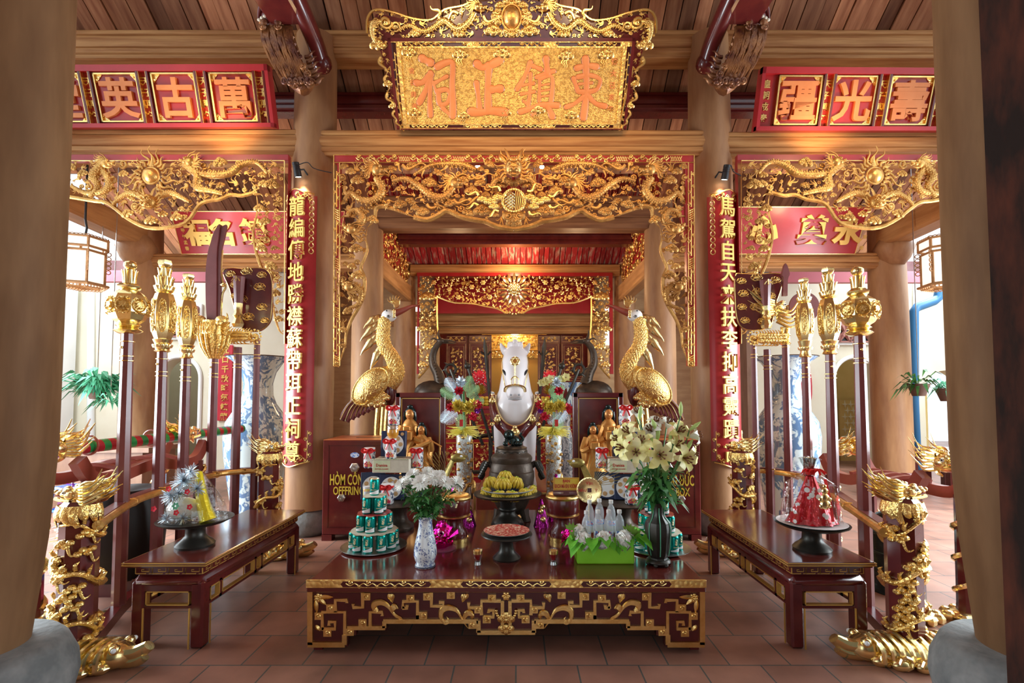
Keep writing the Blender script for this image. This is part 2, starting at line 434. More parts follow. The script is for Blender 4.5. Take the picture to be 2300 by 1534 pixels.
def porcelain(name, white, blue, scale=5.0, th=.5, blue2=None):
    """glazed white with painted landscape-like blots and fine line work"""
    m = mat(name, white, .12, coat=.6); nt = m.node_tree; N = nt.nodes.new; L = nt.links.new; b = nt.nodes['Principled BSDF']
    tc = N('ShaderNodeTexCoord')
    def noise(sc, det, dist, st=(1, 1, 1)):
        mp = N('ShaderNodeMapping'); mp.inputs['Scale'].default_value = st; L(tc.outputs['Object'], mp.inputs['Vector'])
        n = N('ShaderNodeTexNoise'); n.inputs['Scale'].default_value = sc; n.inputs['Detail'].default_value = det; n.inputs['Distortion'].default_value = dist
        L(mp.outputs[0], n.inputs['Vector']); return n.outputs['Fac']
    def ramp(src, a, b_):
        r = N('ShaderNodeMapRange'); r.inputs['From Min'].default_value = a; r.inputs['From Max'].default_value = b_; L(src, r.inputs['Value']); return r.outputs[0]
    big = ramp(noise(scale, 3, .6), th, th+.06)
    fine = ramp(noise(scale*5, 4, 1.5), .5, .56)
    big2 = ramp(noise(scale*2.2, 4, 2.0, (1, 1, .6)), th+.04, th+.09)
    m1 = N('ShaderNodeMath'); m1.operation = 'MULTIPLY'; L(big, m1.inputs[0]); L(fine, m1.inputs[1])
    m2 = N('ShaderNodeMath'); m2.operation = 'MAXIMUM'; L(m1.outputs[0], m2.inputs[0]); L(big2, m2.inputs[1])
    sc_ = N('ShaderNodeMath'); sc_.operation = 'MULTIPLY'; sc_.inputs[1].default_value = .85; L(m2.outputs[0], sc_.inputs[0])
    mx = N('ShaderNodeMix'); mx.data_type = 'RGBA'; mx.inputs['A'].default_value = (*white, 1); mx.inputs['B'].default_value = (*blue, 1)
    L(sc_.outputs[0], mx.inputs['Factor']); L(mx.outputs['Result'], b.inputs['Base Color']); M_[name] = m
    return m
porcelain('porcelain_big', (.62, .76, .78), (.03, .13, .33), 3.0, .47)
porcelain('porcelain_white', (.74, .80, .82), (.012, .05, .26), 16.0, .50)
porcelain('porcelain_grey', (.62, .63, .62), (.10, .12, .15), 7.0, .47)
porcelain('porcelain_gilt', (.62, .72, .74), (.45, .27, .12), 13.0, .45)
def leopard(name, a, b, scale, th=.52, metal=0.0, rough=.45):
    return mat(name, a, rough, metal, col2=b, nscale=scale, ramp=(th, th+.04), detail=2)
M_['cloud_film'] = mat('cloud_film', (.9, .9, .92), .15, alpha=.35, coat=.4)
def film(name, tint=(1, 1, 1), gloss=.25, rough=.06):
    """thin clear wrapping film: see-through with soft gloss"""
    m = bpy.data.materials.new(name); m.use_nodes = True; nt = m.node_tree; N = nt.nodes.new; L = nt.links.new
    for n in list(nt.nodes): nt.nodes.remove(n)
    o = N('ShaderNodeOutputMaterial'); t = N('ShaderNodeBsdfTransparent'); g = N('ShaderNodeBsdfGlossy'); mx = N('ShaderNodeMixShader')
    t.inputs[0].default_value = (*tint, 1); g.inputs['Roughness'].default_value = rough
    lw = N('ShaderNodeLayerWeight'); lw.inputs['Blend'].default_value = .35
    mr = N('ShaderNodeMapRange'); mr.inputs['To Min'].default_value = gloss*.35; mr.inputs['To Max'].default_value = min(1, gloss*2.4)
    tc = N('ShaderNodeTexCoord'); nz = N('ShaderNodeTexNoise'); nz.inputs['Scale'].default_value = 14; L(tc.outputs['Object'], nz.inputs['Vector'])
    bp = N('ShaderNodeBump'); bp.inputs['Strength'].default_value = .7; bp.inputs['Distance'].default_value = .02; L(nz.outputs['Fac'], bp.inputs['Height'])
    L(bp.outputs[0], g.inputs['Normal']); L(bp.outputs[0], lw.inputs['Normal'])
    L(lw.outputs['Fresnel'], mr.inputs['Value']); L(mr.outputs[0], mx.inputs['Fac']); L(t.outputs[0], mx.inputs[1]); L(g.outputs[0], mx.inputs[2]); L(mx.outputs[0], o.inputs[0])
    M_[name] = m; return m
D('bottle_plastic', (.85, .9, .95), .08, alpha=.28, coat=.5)
film('clear_film', (.98, .99, .99), .17); film('jar_glass', (.96, .98, .98), .2, .02)
# floor: square terracotta tiles in a running bond
def floor_material():
    m = mat('floor_tiles', (.3, .14, .1), .42, spec=.4); nt = m.node_tree; N = nt.nodes.new; L = nt.links.new; b = nt.nodes['Principled BSDF']
    tc = N('ShaderNodeTexCoord'); mp = N('ShaderNodeMapping'); T = .33
    mp.inputs['Location'].default_value = (1.99+T*20, -2.708+T*20, 0); L(tc.outputs['Object'], mp.inputs['Vector'])
    br = N('ShaderNodeTexBrick'); br.offset = .5; br.offset_frequency = 2; br.inputs['Scale'].default_value = 1; br.inputs['Brick Width'].default_value = T
    br.inputs['Row Height'].default_value = T; br.inputs['Mortar Size'].default_value = .0045; br.inputs['Mortar Smooth'].default_value = .1
    br.inputs['Color1'].default_value = (.25, .115, .08, 1); br.inputs['Color2'].default_value = (.33, .16, .112, 1); br.inputs['Mortar'].default_value = (.085, .088, .08, 1)
    L(mp.outputs[0], br.inputs['Vector'])
    nz = N('ShaderNodeTexNoise'); nz.inputs['Scale'].default_value = 3.5; nz.inputs['Detail'].default_value = 5; L(tc.outputs['Object'], nz.inputs['Vector'])
    mr = N('ShaderNodeMapRange'); mr.inputs['From Min'].default_value = .3; mr.inputs['From Max'].default_value = .7; mr.inputs['To Min'].default_value = .72; mr.inputs['To Max'].default_value = 1.2
    L(nz.outputs['Fac'], mr.inputs['Value']); hv = N('ShaderNodeHueSaturation'); L(mr.outputs[0], hv.inputs['Value']); L(br.outputs['Color'], hv.inputs['Color'])
    L(hv.outputs['Color'], b.inputs['Base Color'])
    bp = N('ShaderNodeBump'); bp.inputs['Strength'].default_value = .5; bp.inputs['Distance'].default_value = .004; bp.invert = True; L(br.outputs['Fac'], bp.inputs['Height'])
    L(bp.outputs[0], b.inputs['Normal']); M_['floor'] = m
floor_material()
stripes('stripe_pole', (.02, .26, .06), (.40, .02, .03), 7.0, (1, .0, .35))
G = lambda k: M_[k]
# ================================================================ SETTING
AX = -.06                                                     # the hall's axis
YZ = Matrix(((0, 0, 1, 0), (1, 0, 0, 0), (0, 1, 0, 0), (0, 0, 0, 1)))     # outline (y, z) extruded along x
XZ = Matrix(((1, 0, 0, 0), (0, 0, -1, 0), (0, 1, 0, 0), (0, 0, 0, 1)))    # outline (x, z) extruded along -y
rnd = random.Random(7)
def plane_obj(name, vs, mt):
    b = MB(); b.add(vs, [tuple(range(len(vs)))]); return struct(b.build(name, mt, smooth=0))
b = MB(); b.bb((-14, -4, -.1), (14, 16, 0)); struct(b.build('floor', G('floor'), smooth=0))
# walls: rear wall of both side courts, courts' outer walls, unseen front wall added to hold back light, its doorway left open for fill
def arch_wall(b, x0, x1, z1, Y, arches, th=.3):
    """wall in the plane y = Y with round-headed openings (cx, half width, springing height)"""
    xs = x0
    for (cx, hw, sp) in sorted(arches):
        b.bb((xs, Y, 0), (cx-hw, Y+th, z1)); n = 16
        top = [(cx-hw, z1), (cx-hw, sp)] + [(cx-hw*cos(pi*i/n), sp+hw*sin(pi*i/n)) for i in range(1, n)] + [(cx+hw, sp), (cx+hw, z1)]
        b.prism(top, -Y-th, -Y, XZ); xs = cx+hw
    b.bb((xs, Y, 0), (x1, Y+th, z1))
YB = 9.6
b = MB(); la = P(401, 890, YB).x; arch_wall(b, -10.5, -4.35, 4.0, YB, [(la, .40, P(0, 850, YB).z)]); struct(b.build('wall_back_left', G('plaster_cream'), smooth=30))
b = MB(); ra = P(1922, 890, YB).x; arch_wall(b, 4.6, 10.8, 4.0, YB, [(ra, .40, P(0, 850, YB).z), (P(2112, 890, YB).x+.12, .42, P(0, 880, YB).z)]); struct(b.build('wall_back_right', G('plaster_cream'), smooth=30))
# raised bands round the arches
for (cx, sp, nm) in ((la, P(0, 850, YB).z, 'trim_1'), (ra, P(0, 850, YB).z, 'trim_2')):
    b = MB(); pts = [(cx-.43, YB-.02, 0), (cx-.43, YB-.02, sp*.5), (cx-.43, YB-.02, sp)] + [(cx-.43*cos(pi*i/20), YB-.02, sp+.43*sin(pi*i/20)) for i in range(1, 20)] + [(cx+.43, YB-.02, sp), (cx+.43, YB-.02, 0)]
    b.tube(pts, .04, 6, .6, up=(0, 1, 0)); struct(b.build(nm, G('plaster_white')))
# passages seen through the arches
for s, cx, nm in ((-1, la, 'wall_passage_left'), (1, ra, 'wall_passage_right')):
    b = MB(); b.bb((cx-1.6, YB+1.6, 0), (cx+1.6, YB+1.7, 4)); b.bb((cx-1.65, YB+.3, 0), (cx-1.6, YB+1.7, 4)); b.bb((cx+1.6, YB+.3, 0), (cx+1.65, YB+1.7, 4))
    struct(b.build(nm, G('plaster_yellow') if s > 0 else G('plaster_cream'), smooth=0))
b = MB(); arch_wall(b, -9.4, -3.0, 4.4, 0, [(-6.3, .55, 1.25)]); M_ = M_
wl = b.build('wall_left', G('plaster_white'), smooth=30); struct(wl); wl.rotation_euler = (0, 0, pi/2); wl.location = (-8.6, 12.5, 0)
b = MB(); b.bb((8.9, 2.5, 0), (9.2, 9.6, 4.4)); struct(b.build('wall_right', G('plaster_white'), smooth=0))
b = MB(); b.bb((-6.6, -2.3, 0), (-1.7, -2.1, 5)); b.bb((1.7, -2.3, 0), (6.6, -2.1, 5)); b.bb((-1.7, -2.3, 2.9), (1.7, -2.1, 5)); struct(b.build('wall_front', G('desk_wood'), smooth=0))
# inner rear wall of the hall with the sanctuary opening
YR = 11.0
zl, zr = P(0, 748, YR).z, P(0, 700, YR).z
x0, x1 = P(985, 800, YR).x, P(1322, 800, YR).x
b = MB(); b.bb((-4.3, YR, 0), (x0, YR+.15, 5.2)); b.bb((x1, YR, 0), (4.3, YR+.15, 5.2)); b.bb((x0, YR, zl), (x1, YR+.15, 5.2)); struct(b.build('wall_back', G('wood_pale'), smooth=0))
b = MB(); b.bb((x0-.05, YR+1.9, 0), (x1+.05, YR+2.0, 4.2)); b.bb((x0-.1, YR+.15, 0), (x0-.02, YR+2, 4.2)); b.bb((x1+.02, YR+.15, 0), (x1+.1, YR+2, 4.2)); b.bb((x0-.1, YR+.15, 4.1), (x1+.1, YR+2, 4.2))
struct(b.build('wall_sanctuary', G('lacquer'), smooth=0))
b = MB(); b.bb((-4.35, 9.6, 0), (-4.25, 11.1, 5)); b.bb((4.5, 9.6, 0), (4.6, 11.1, 5)); struct(b.build('wall_side', G('desk_wood'), smooth=0))

# roofs: boarded slopes
def boards(name, x0, x1, ya, za, yb, zb, wd, mt, th=.03, jit=.02, seed=1, over=None):
    r = random.Random(seed); b = MB(); x = x0; d = Vector((0, yb-ya, zb-za)); L = d.length
    while x < x1:
        w_ = wd*r.uniform(.75, 1.25); dz = r.choice((0, 0, jit))
        M = FR((x+w_/2, (ya+yb)/2, (za+zb)/2+dz), (1, 0, 0), d)
        b.box((0, 0, 0), (w_-.012, L, th), 0, M); x += w_
    return struct(b.build(name, mt, smooth=0))
def slope(Y): return 5.49-.75*(Y-5.3)
boards('ceiling', -6.6, 6.6, 4.9, slope(4.9), 6.6, slope(6.6), .17, G('wood_roof'), seed=3)
boards('ceiling.009', -6.6, 6.6, 3.6, slope(3.6), 4.9, slope(4.9), .17, G('wood_roof'), seed=4)  # unseen upper slope, widened to keep sky light off the screens
zf_ = lambda y: 4.6+(y+2.3)*(slope(3.2)+.05-4.6)/5.5
plane_obj('ceiling.001', [(-6.6, -2.3, 4.6), (6.6, -2.3, 4.6), (6.6, .8, zf_(.8)), (3.3, .8, zf_(.8)), (3.3, 3.2, zf_(3.2)), (-3.3, 3.2, zf_(3.2)), (-3.3, .8, zf_(.8)), (-6.6, .8, zf_(.8))], G('wood_roof'))  # unseen roof added to block light, sides notched to let daylight in
plane_obj('ceiling.002', [(-3.3, 3.1, slope(3.1)+.08), (3.3, 3.1, slope(3.1)+.08), (3.3, 3.6, slope(3.6)+.08), (6.6, 3.6, slope(3.6)+.08), (6.6, 6.6, slope(6.6)+.08), (-6.6, 6.6, slope(6.6)+.08), (-6.6, 3.6, slope(3.6)+.08), (-3.3, 3.6, slope(3.6)+.08)], G('dark'))  # backing above the boards, its unseen front cut to the same daylight notches
def slope2(Y): return 4.14-.6*(Y-9.9)
boards('ceiling.003', -2.3, 2.2, 7.9, slope2(7.9), 10.1, slope2(10.1), .115, G('wood_roof_red'), seed=5, jit=.015)
plane_obj('ceiling.004', [(-7.4, 7.9, slope2(7.9)+.06), (7.4, 7.9, slope2(7.9)+.06), (7.4, 10.3, slope2(10.3)+.06), (-7.4, 10.3, slope2(10.3)+.06)], G('dark'))
boards('ceiling.005', -7.3, 7.3, 6.6, slope(6.6), 7.9, slope2(7.9)+.04, .16, G('wood_roof'), seed=8)
for s, nm in ((-1, 'ceiling.006'), (1, 'ceiling.007')):
    boards(nm, AX+s*4.8-2.6, AX+s*4.8+2.6, 7.9, slope2(7.9)+.03, 10.3, slope2(10.3)+.03, .17, G('wood_roof'), seed=9+s)
plane_obj('ceiling.008', [(-4.4, 10.2, 4.0), (4.6, 10.2, 4.0), (4.6, 13.2, 4.6), (-4.4, 13.2, 4.6)], G('lacquer'))

# beams along x
def beam(name, xa, xb, Yf, za, zb, dep, mt, mould=True):
    b = MB(); h = zb-za
    if mould:
        pr = [(Yf+.01, za), (Yf, za+.1*h), (Yf-.018, za+.14*h), (Yf-.018, za+.30*h), (Yf-.006, za+.33*h), (Yf-.02, za+.36*h), (Yf-.03, za+.55*h), (Yf-.022, za+.74*h), (Yf-.004, za+.78*h), (Yf-.02, za+.82*h), (Yf-.02, za+.94*h), (Yf-.005, zb), (Yf+dep, zb), (Yf+dep, za)]
    else: pr = [(Yf, za), (Yf, zb), (Yf+dep, zb), (Yf+dep, za)]
    b.prism(pr, xa, xb, YZ); return struct(b.build(name, mt, smooth=25))
tn = [2]
def trim(*a, **k):
    tn[0] += 1; return beam('trim_%d' % tn[0], *a, **k)
LX, RX = AX-2.18, AX+2.18
YBM = 5.14
trim(LX+.1, RX-.1, YBM, P(0, 348, YBM).z, P(0, 293, YBM).z, .3, G('wood_beam'))
trim(-5.7, LX-.1, YBM, P(0, 347, YBM).z, P(0, 291, YBM).z, .3, G('wood_beam'))
trim(RX+.1, 5.6, YBM, P(0, 350, YBM).z, P(0, 297, YBM).z, .3, G('wood_beam'))
trim(-6.5, 6.4, 5.26, P(0, 129, 5.26).z, P(0, 68, 5.26).z, .2, G('wood_beam'))
trim(-6.5, 6.4, 5.72, P(0, 250, 5.72).z, P(0, 207, 5.72).z, .16, G('lacquer'))
trim(LX+.1, RX-.1, 7.08, P(0, 512, 7.08).z, P(0, 440, 7.08).z, .24, G('wood_dark'))
trim(-2.2, 2.1, 8.9, P(0, 548, 8.9).z, P(0, 521, 8.9).z, .2, G('lacquer'))
trim(P(922, 600, 9.8).x, P(1392, 600, 9.8).x, 9.8, P(0, 619, 9.8).z, P(0, 594, 9.8).z, .2, G('wood_beam'))
trim(-4.2, 4.2, 10.9, P(0, 733, 10.9).z, P(0, 700, 10.9).z, .15, G('wood_beam'))
trim(x0-.2, x1+.2, 10.86, P(0, 749, 10.86).z, P(0, 735, 10.86).z, .14, G('wood_beam'))
# side bay beams at the second row of columns, the lattice band and pink strips painting the bright outdoor gap over the courts
YS = 7.1
trim(-5.55, LX-.1, YS, P(0, 602, YS).z, P(0, 570, YS).z, .22, G('wood_beam'))
trim(RX+.1, 5.5, YS, P(0, 602, YS).z, P(0, 568, YS).z, .22, G('wood_beam'))
trim(-8.4, -4.3, 8.6, P(0, 632, 8.6).z, P(0, 607, 8.6).z, .12, G('pink_beam'), mould=False)
trim(4.5, 8.7, 8.6, P(0, 634, 8.6).z, P(0, 609, 8.6).z, .12, G('pink_beam'), mould=False)
trim(-8.4, -4.3, 9.0, P(0, 610, 9.0).z, P(0, 585, 9.0).z, .12, G('lacquer_dark'), mould=False)
trim(4.5, 8.7, 9.0, P(0, 612, 9.0).z, P(0, 587, 9.0).z, .12, G('lacquer_dark'), mould=False)
# beams along y
def beamy(xc, wd, ya, yb, za, zb, mt, za2=None, zb2=None):
    tn[0] += 1; b = MB(); za2 = za if za2 is None else za2; zb2 = zb if zb2 is None else zb2; x_ = wd/2; e = .03
    pr = lambda z0, z1: [(-x_+e, z0), (x_-e, z0), (x_, z0+e), (x_, z1-e), (x_-e, z1), (-x_+e, z1), (-x_, z1-e), (-x_, z0+e)]
    A, B = pr(za, zb), pr(za2, zb2)
    b.add([(xc+p[0], ya, p[1]) for p in A]+[(xc+p[0], yb, p[1]) for p in B], [(i, i+8, (i+1) % 8+8, (i+1) % 8) for i in range(8)]+[tuple(range(8)), tuple(reversed(range(8, 16)))])
    return struct(b.build('trim_%d' % tn[0], mt, smooth=25))
for s in (-1, 1):
    beamy(AX+s*2.2, .24, 7.3, 10.0, 3.36, 3.68, G('wood_tie'))
    beamy(AX+s*5.48, .3, 5.3, 7.2, 3.70, 4.02, G('wood_tie'), 3.62, 3.9)
# side bay ceiling panels over the tie beams of the rear hall (carved gilt gables) come with the carvings
# rear side windows (bright slits beside the rear screen)
for i, px in enumerate((935, 1367)):
    b = MB(); p = P(px, 770, 10.95); b.bb((p.x-.07, 10.95, p.z-.05), (p.x+.07, 10.99, P(0, 690, 10.95).z)); o = b.build('window_%d' % (i+1), mat('window_light_%d' % i, (.9, .95, 1), .5, emit=(.9, .96, 1), estr=1.6), smooth=0); struct(o)

# ---------------------------------------------------------------- columns
def column(x, y, r, ztop, label, mt='wood_column', stone_r=None, stone_h=.27, taper=.0, cap=True):
    t = thing('wooden_column', label, 'column', (x, y, 0), None, 'thing')
    R = stone_r or r*1.42; h = stone_h
    b = MB(); b.lathe([(R*.80, 0), (R*.93, h*.2), (R, h*.5), (R*.98, h*.7), (R*.88, h*.92), (R*.80, h), (0, h)], (x, y, 0), 40); b.build('stone_base', G('stone'), t, smooth=60)
    pr = []
    for i in range(15):
        k = i/14; z = h-.004+(ztop-h)*k
        lo = 1-taper*max(0, 1-(z-h)/.9)**1.6; hi = 1-.10*max(0, (k-.45)/.55)**1.5
        pr.append((r*lo*hi, z))
    pr.append((0, ztop)); b = MB(); b.lathe(pr, (x, y, 0), 48); b.build('shaft', G(mt), t, smooth=60)
    return t
column(-2.335, 2.15, .245, 6.4, 'shaded tapered wooden column on round grey stone base, at the left edge of the photo', 'wood_column_front', .35, .37, .27)
column(2.205, 2.15, .245, 6.4, 'shaded tapered wooden column on bluish stone base, beside the worn post at the right edge', 'wood_column_front', .35, .37, .27)
column(LX, 5.3, .235, 5.42, 'warm lit column behind the red couplet panel on the left, beside the left offering box', stone_r=.265)
column(RX, 5.3, .235, 5.42, 'warm lit column behind the red couplet panel on the right, beside the lilies', stone_r=.265)
column(AX-2.16, 7.2, .225, 4.35, 'pale wooden column right behind the gilded crane on the left')
column(AX+2.16, 7.2, .225, 4.35, 'pale wooden column right behind the gilded crane on the right')
column(AX-2.26, 10.0, .225, 4.2, 'cracked greyish column beside the dark bronze crane on the left')
column(AX+2.26, 10.0, .225, 4.2, 'cracked greyish column beside the dark bronze crane on the right')
column(-5.55, 7.2, .25, 4.0, 'brown column of the left side bay, behind the gilded club heads')
column(5.48, 7.2, .25, 4.0, 'brown column of the right side bay, standing before the white court')
b = MB(); b.bb((1.2, .7, 0), (2.6, 1.247, 4.5), .015)
tag(b.build('worn_post', G('worn_post')), 'dark weathered wooden post with reddish stains filling the right edge of the photo', 'post', kind='thing')
# carved bracket shoulders where the side tie beams meet the side columns
for s, cx in ((-1, -5.55), (1, 5.48)):
    b = MB(); b.lathe([(.12, 0), (.2, .1), (.26, .25), (.2, .4), (.1, .5)], (cx, 7.05, 3.35), 16)
    tn[0] += 1; struct(b.build('trim_%d' % tn[0], G('wood_column'), smooth=60))
# ================================================================ CARVING KIT
class Carve(MB):
    """relief carving drawn in photo pixels of the plane it lies in (x right, y down, w out of the plane, all in pixels of that plane)"""
    def __init__(s, Y=None, fn=None, seed=1):
        super().__init__(); s.Y = Y; s.fn = fn; s.r = random.Random(seed); s.occ = []
    def T(s, pts): return [Vector((p[0], -p[1], p[2] if len(p) > 2 else 0.0)) for p in pts]
    def stroke(s, pts, r, kind='end', z=0.0, n=6, sm=5, flat=.85, zf=None):
        q = cr(s.T(pts), sm) if sm else s.T(pts)
        m = len(q)
        for i, p in enumerate(q): p.z += z + (zf(i/(m-1)) if zf else 0)
        f = {'end': lambda k: r*(1-.88*k**1.5), 'both': lambda k: r*max(.1, sin(pi*min(.98, max(.02, k)))**.7), 'const': lambda k: r, 'start': lambda k: r*(.12+.88*k**.7), 'wave': lambda k: r*(1-.8*k)*(1+.25*sin(14*k))}[kind]
        s.tube(q, f, n, flat, up=(0, 0, 1))
    def ball(s, x, y, r, z=0.0, ry=None, rz=None, n=10, m=6): s.sph((x, -y, z), (r, ry or r, rz or r*.7), n, m)
    def spiral(s, x, y, R, r=None, a0=0.0, turns=1.25, sg=1, z=0.0):
        r = r or R*.28; N = 16
        pts = [(x+R*(1-.80*k/N)*cos(a0+sg*2*pi*turns*k/N), y+R*(1-.80*k/N)*sin(a0+sg*2*pi*turns*k/N), z+.35*R*k/N) for k in range(N+1)]
        s.stroke(pts, r, 'const', 0, 6, 0); s.ball(x, y, R*.30, z+R*.4)
    def cloud(s, x, y, R, a=0.0, z=0.0):
        """ruyi cloud: two curls under a lobed crown"""
        ca, sa = cos(a), sin(a); L = lambda u, v: (x+u*ca-v*sa, y+u*sa+v*ca)
        for (u, v, k) in ((-.95, .05, .62), (.95, .05, .62), (0, -.55, .7), (-.55, -.45, .5), (.55, -.45, .5), (0, .25, .6)):
            p = L(u*R, v*R); s.ball(p[0], p[1], R*k, z, None, R*.26, 10, 5)
        for (u, sg) in ((-.72, 1), (.72, -1)):
            p = L(u*R, .02*R); s.spiral(p[0], p[1], R*.46, R*.13, a+(pi if sg > 0 else 0)+sg*.6, 1.2, sg, z+R*.2)
        p = L(0, -.5*R); s.spiral(p[0], p[1], R*.36, R*.12, a+pi/2, 1.1, 1, z+R*.24)
    def tongue(s, x, y, a, L, r, amp=.22, z=0.0, curl=0):
        pts = []; N = 7
        for k in range(N):
            t = k/(N-1); o = amp*L*sin(t*2*pi*.95)*(1-.3*t)
            pts.append((x+cos(a)*L*t-sin(a)*o, y+sin(a)*L*t+cos(a)*o, z+.15*r*k))
        s.stroke(pts, r, 'end', 0, 6, 3)
    def scroll(s, x, y, a, L, r, sg=1, z=0.0):
        """S ribbon ending in a curl"""
        dx, dy = cos(a), sin(a); nx, ny = -dy*sg, dx*sg
        pts = [(x, y, z), (x+dx*L*.3+nx*L*.12, y+dy*L*.3+ny*L*.12, z), (x+dx*L*.62-nx*L*.02, y+dy*L*.62-ny*L*.02, z+r*.3), (x+dx*L*.9-nx*L*.16, y+dy*L*.9-ny*L*.16, z+r*.5)]
        s.stroke(pts, r, 'start', 0, 6, 4); cx, cy = x+dx*L*.9+nx*L*.06, y+dy*L*.9+ny*L*.06
        s.spiral(cx, cy, L*.22, r*.75, atan2(-ny, -nx), 1.3, sg, z+r*.4)
    def leaf(s, x, y, a, L, wd, z=0.0):
        ca, sa = cos(a), sin(a); N = 6
        vs = []; 
        for k in range(N+1):
            t = k/N; hw = wd*sin(pi*min(1, t*.92+.08))**.8*(1-.2*t)
            cx, cy = x+ca*L*t, y+sa*L*t
            vs += [(cx-sa*-hw, -(cy+ca*-hw), z), (cx, -cy, z+wd*.55*sin(pi*t*.9+.2)), (cx-sa*hw, -(cy+ca*hw), z)]
        fs = []
        for k in range(N): fs += [(3*k, 3*k+1, 3*k+4, 3*k+3), (3*k+1, 3*k+2, 3*k+5, 3*k+4)]
        fs = [tuple(reversed(f)) for f in fs]
        b = len(vs); vs2 = [(v[0], v[1], z-wd*.25) for v in vs]; fs2 = [tuple(i+b for i in reversed(f)) for f in fs]
        s.add(vs+vs2, fs+fs2)
    def body(s, pts, r, z=0.0, spikes=True, zf=None, taper=.7):
        q = cr(s.T(pts), 7); m = len(q)
        for i, p in enumerate(q): p.z += z + (zf(i/(m-1)) if zf else 0)
        R = lambda k: r*(1-taper*max(0, k-.25)**1.2*1.1)*(.75+.25*min(1, k*6))
        s.tube(q, R, 10, .9, up=(0, 0, 1))
        for i in range(2, m-1, 1):                                   # scales in staggered rows
            t = (q[i]-q[i-1]).normalized(); sd = Vector((-t.y, t.x, 0)); rr = R(i/(m-1))
            for j, o in enumerate((-.5, .1, .6) if i % 2 else (-.25, .35, .8)):
                c = q[i]+sd*(rr*o)+Vector((0, 0, rr*.78*sqrt(max(.05, 1-o*o))))
                s.sph(c, (rr*.30, rr*.30, rr*.2), 6, 4)
            if spikes and i % 2 == 0:
                c = q[i]+sd*(rr*.95); tip = c+sd*(rr*.75)-t*(rr*.4)
                s.tube([c-t*rr*.3, c+sd*rr*.3, tip], [rr*.34, rr*.28, .05], 5, .6, up=(0, 0, 1))
    def head(s, x, y, R, d=1, z=0.0, a=0.0):
        """dragon head in profile, facing d (+1 right), size R"""
        ca, sa = cos(a), sin(a)
        L = lambda u, v, w=0: (x+d*(u*ca-v*sa)*R, y+(u*sa+v*ca)*R, z+w*R)
        bl = lambda u, v, k, w=.15, ky=None: s.ball(*L(u, v)[:2], R*k, z+w*R, R*(ky or k), R*k*.7)
        bl(0, 0, .62, .1); bl(.55, .02, .42, .15, .32); bl(.95, -.08, .27, .2, .24); bl(1.12, -.2, .17, .22)
        s.stroke([L(.1, .42, .1), L(.5, .46, .12), L(.95, .36, .12)], R*.17, 'end')
        bl(.38, -.32, .2, .42); bl(.30, -.44, .16, .35); bl(.42, -.3, .1, .58)
        for k in range(4): s.stroke([L(.5+.13*k, .2, .2), L(.52+.13*k, .34, .2)], R*.05, 'end', sm=0)
        for k in range(9):                                            # mane
            an = pi+(-.95+1.9*k/8); ln = 1.25+.25*sin(k*2.1)
            px, py, pz = L(-.28+.2*cos(an), .25*sin(an), .05)
            s.tongue(px, py, (an if d > 0 else pi-an)+a*d, R*ln, R*.16, .16, pz)
        s.stroke([L(-.05, -.45, .2), L(-.5, -.8, .25), L(-1.0, -.85, .2), L(-1.35, -1.1, .15)], R*.11, 'end')
        s.stroke([L(.15, -.5, .25), L(-.25, -.95, .3), L(-.7, -1.15, .3), L(-.9, -1.45, .2)], R*.1, 'end')
        s.stroke([L(1.0, .05, .3), L(1.4, .2, .3), L(1.55, -.1, .3), L(1.9, .0, .25)], R*.06, 'end')
        s.tongue(*L(.55, .5)[:2], pi/2+.3*d, R*.7, R*.1, .2, z)
    def face(s, x, y, R, z=0.0):
        """dragon mask seen from the front"""
        b = lambda u, v, k, w=.3, ky=None: s.ball(x+u*R, y+v*R, R*k, z+w*R, R*(ky or k), R*k*.75)
        b(0, 0, .75, .1, .8); b(0, .42, .42, .55, .3); b(-.2, .38, .16, .85); b(.2, .38, .16, .85)
        b(-.34, -.12, .22, .5); b(.34, -.12, .22, .5); b(-.34, -.12, .11, .75); b(.34, -.12, .11, .75)
        s.stroke([(x-.62*R, y-.2*R, z+.6*R), (x-.3*R, y-.42*R, z+.7*R), (x, y-.25*R, z+.75*R), (x+.3*R, y-.42*R, z+.7*R), (x+.62*R, y-.2*R, z+.6*R)], R*.13, 'both')
        s.stroke([(x-.6*R, y+.55*R, z+.4*R), (x-.2*R, y+.75*R, z+.6*R), (x+.2*R, y+.75*R, z+.6*R), (x+.6*R, y+.55*R, z+.4*R)], R*.12, 'both')
        for k in range(6): s.stroke([(x-.42*R+.17*k*R, y+.62*R, z+.65*R), (x-.42*R+.17*k*R, y+.80*R, z+.65*R)], R*.07, 'end', sm=0)
        for sg in (-1, 1):
            s.stroke([(x+sg*.3*R, y-.6*R, z+.2*R), (x+sg*.55*R, y-1.15*R, z+.2*R), (x+sg*.75*R, y-1.6*R, z)], R*.14, 'end')
            s.stroke([(x+sg*.55*R, y-.35*R, z+.1*R), (x+sg*1.0*R, y-.75*R, z+.1*R), (x+sg*1.15*R, y-1.1*R, z)], R*.2, 'both')
            for k in range(6):
                a = -1.25+.42*k
                s.tongue(x+sg*.6*R, y+(-.3+.2*k)*R, a if sg > 0 else pi-a, R*(1.25-.1*k), R*.13, .15, z)
    def claw(s, x, y, a, R, z=0.0):
        for k in (-1, -.33, .33, 1):
            s.stroke([(x, y, z), (x+cos(a+k*.75)*R*.6, y+sin(a+k*.75)*R*.6, z+R*.25), (x+cos(a+k*1.05)*R, y+sin(a+k*1.05)*R, z)], R*.16, 'end')
        s.ball(x, y, R*.28, z)
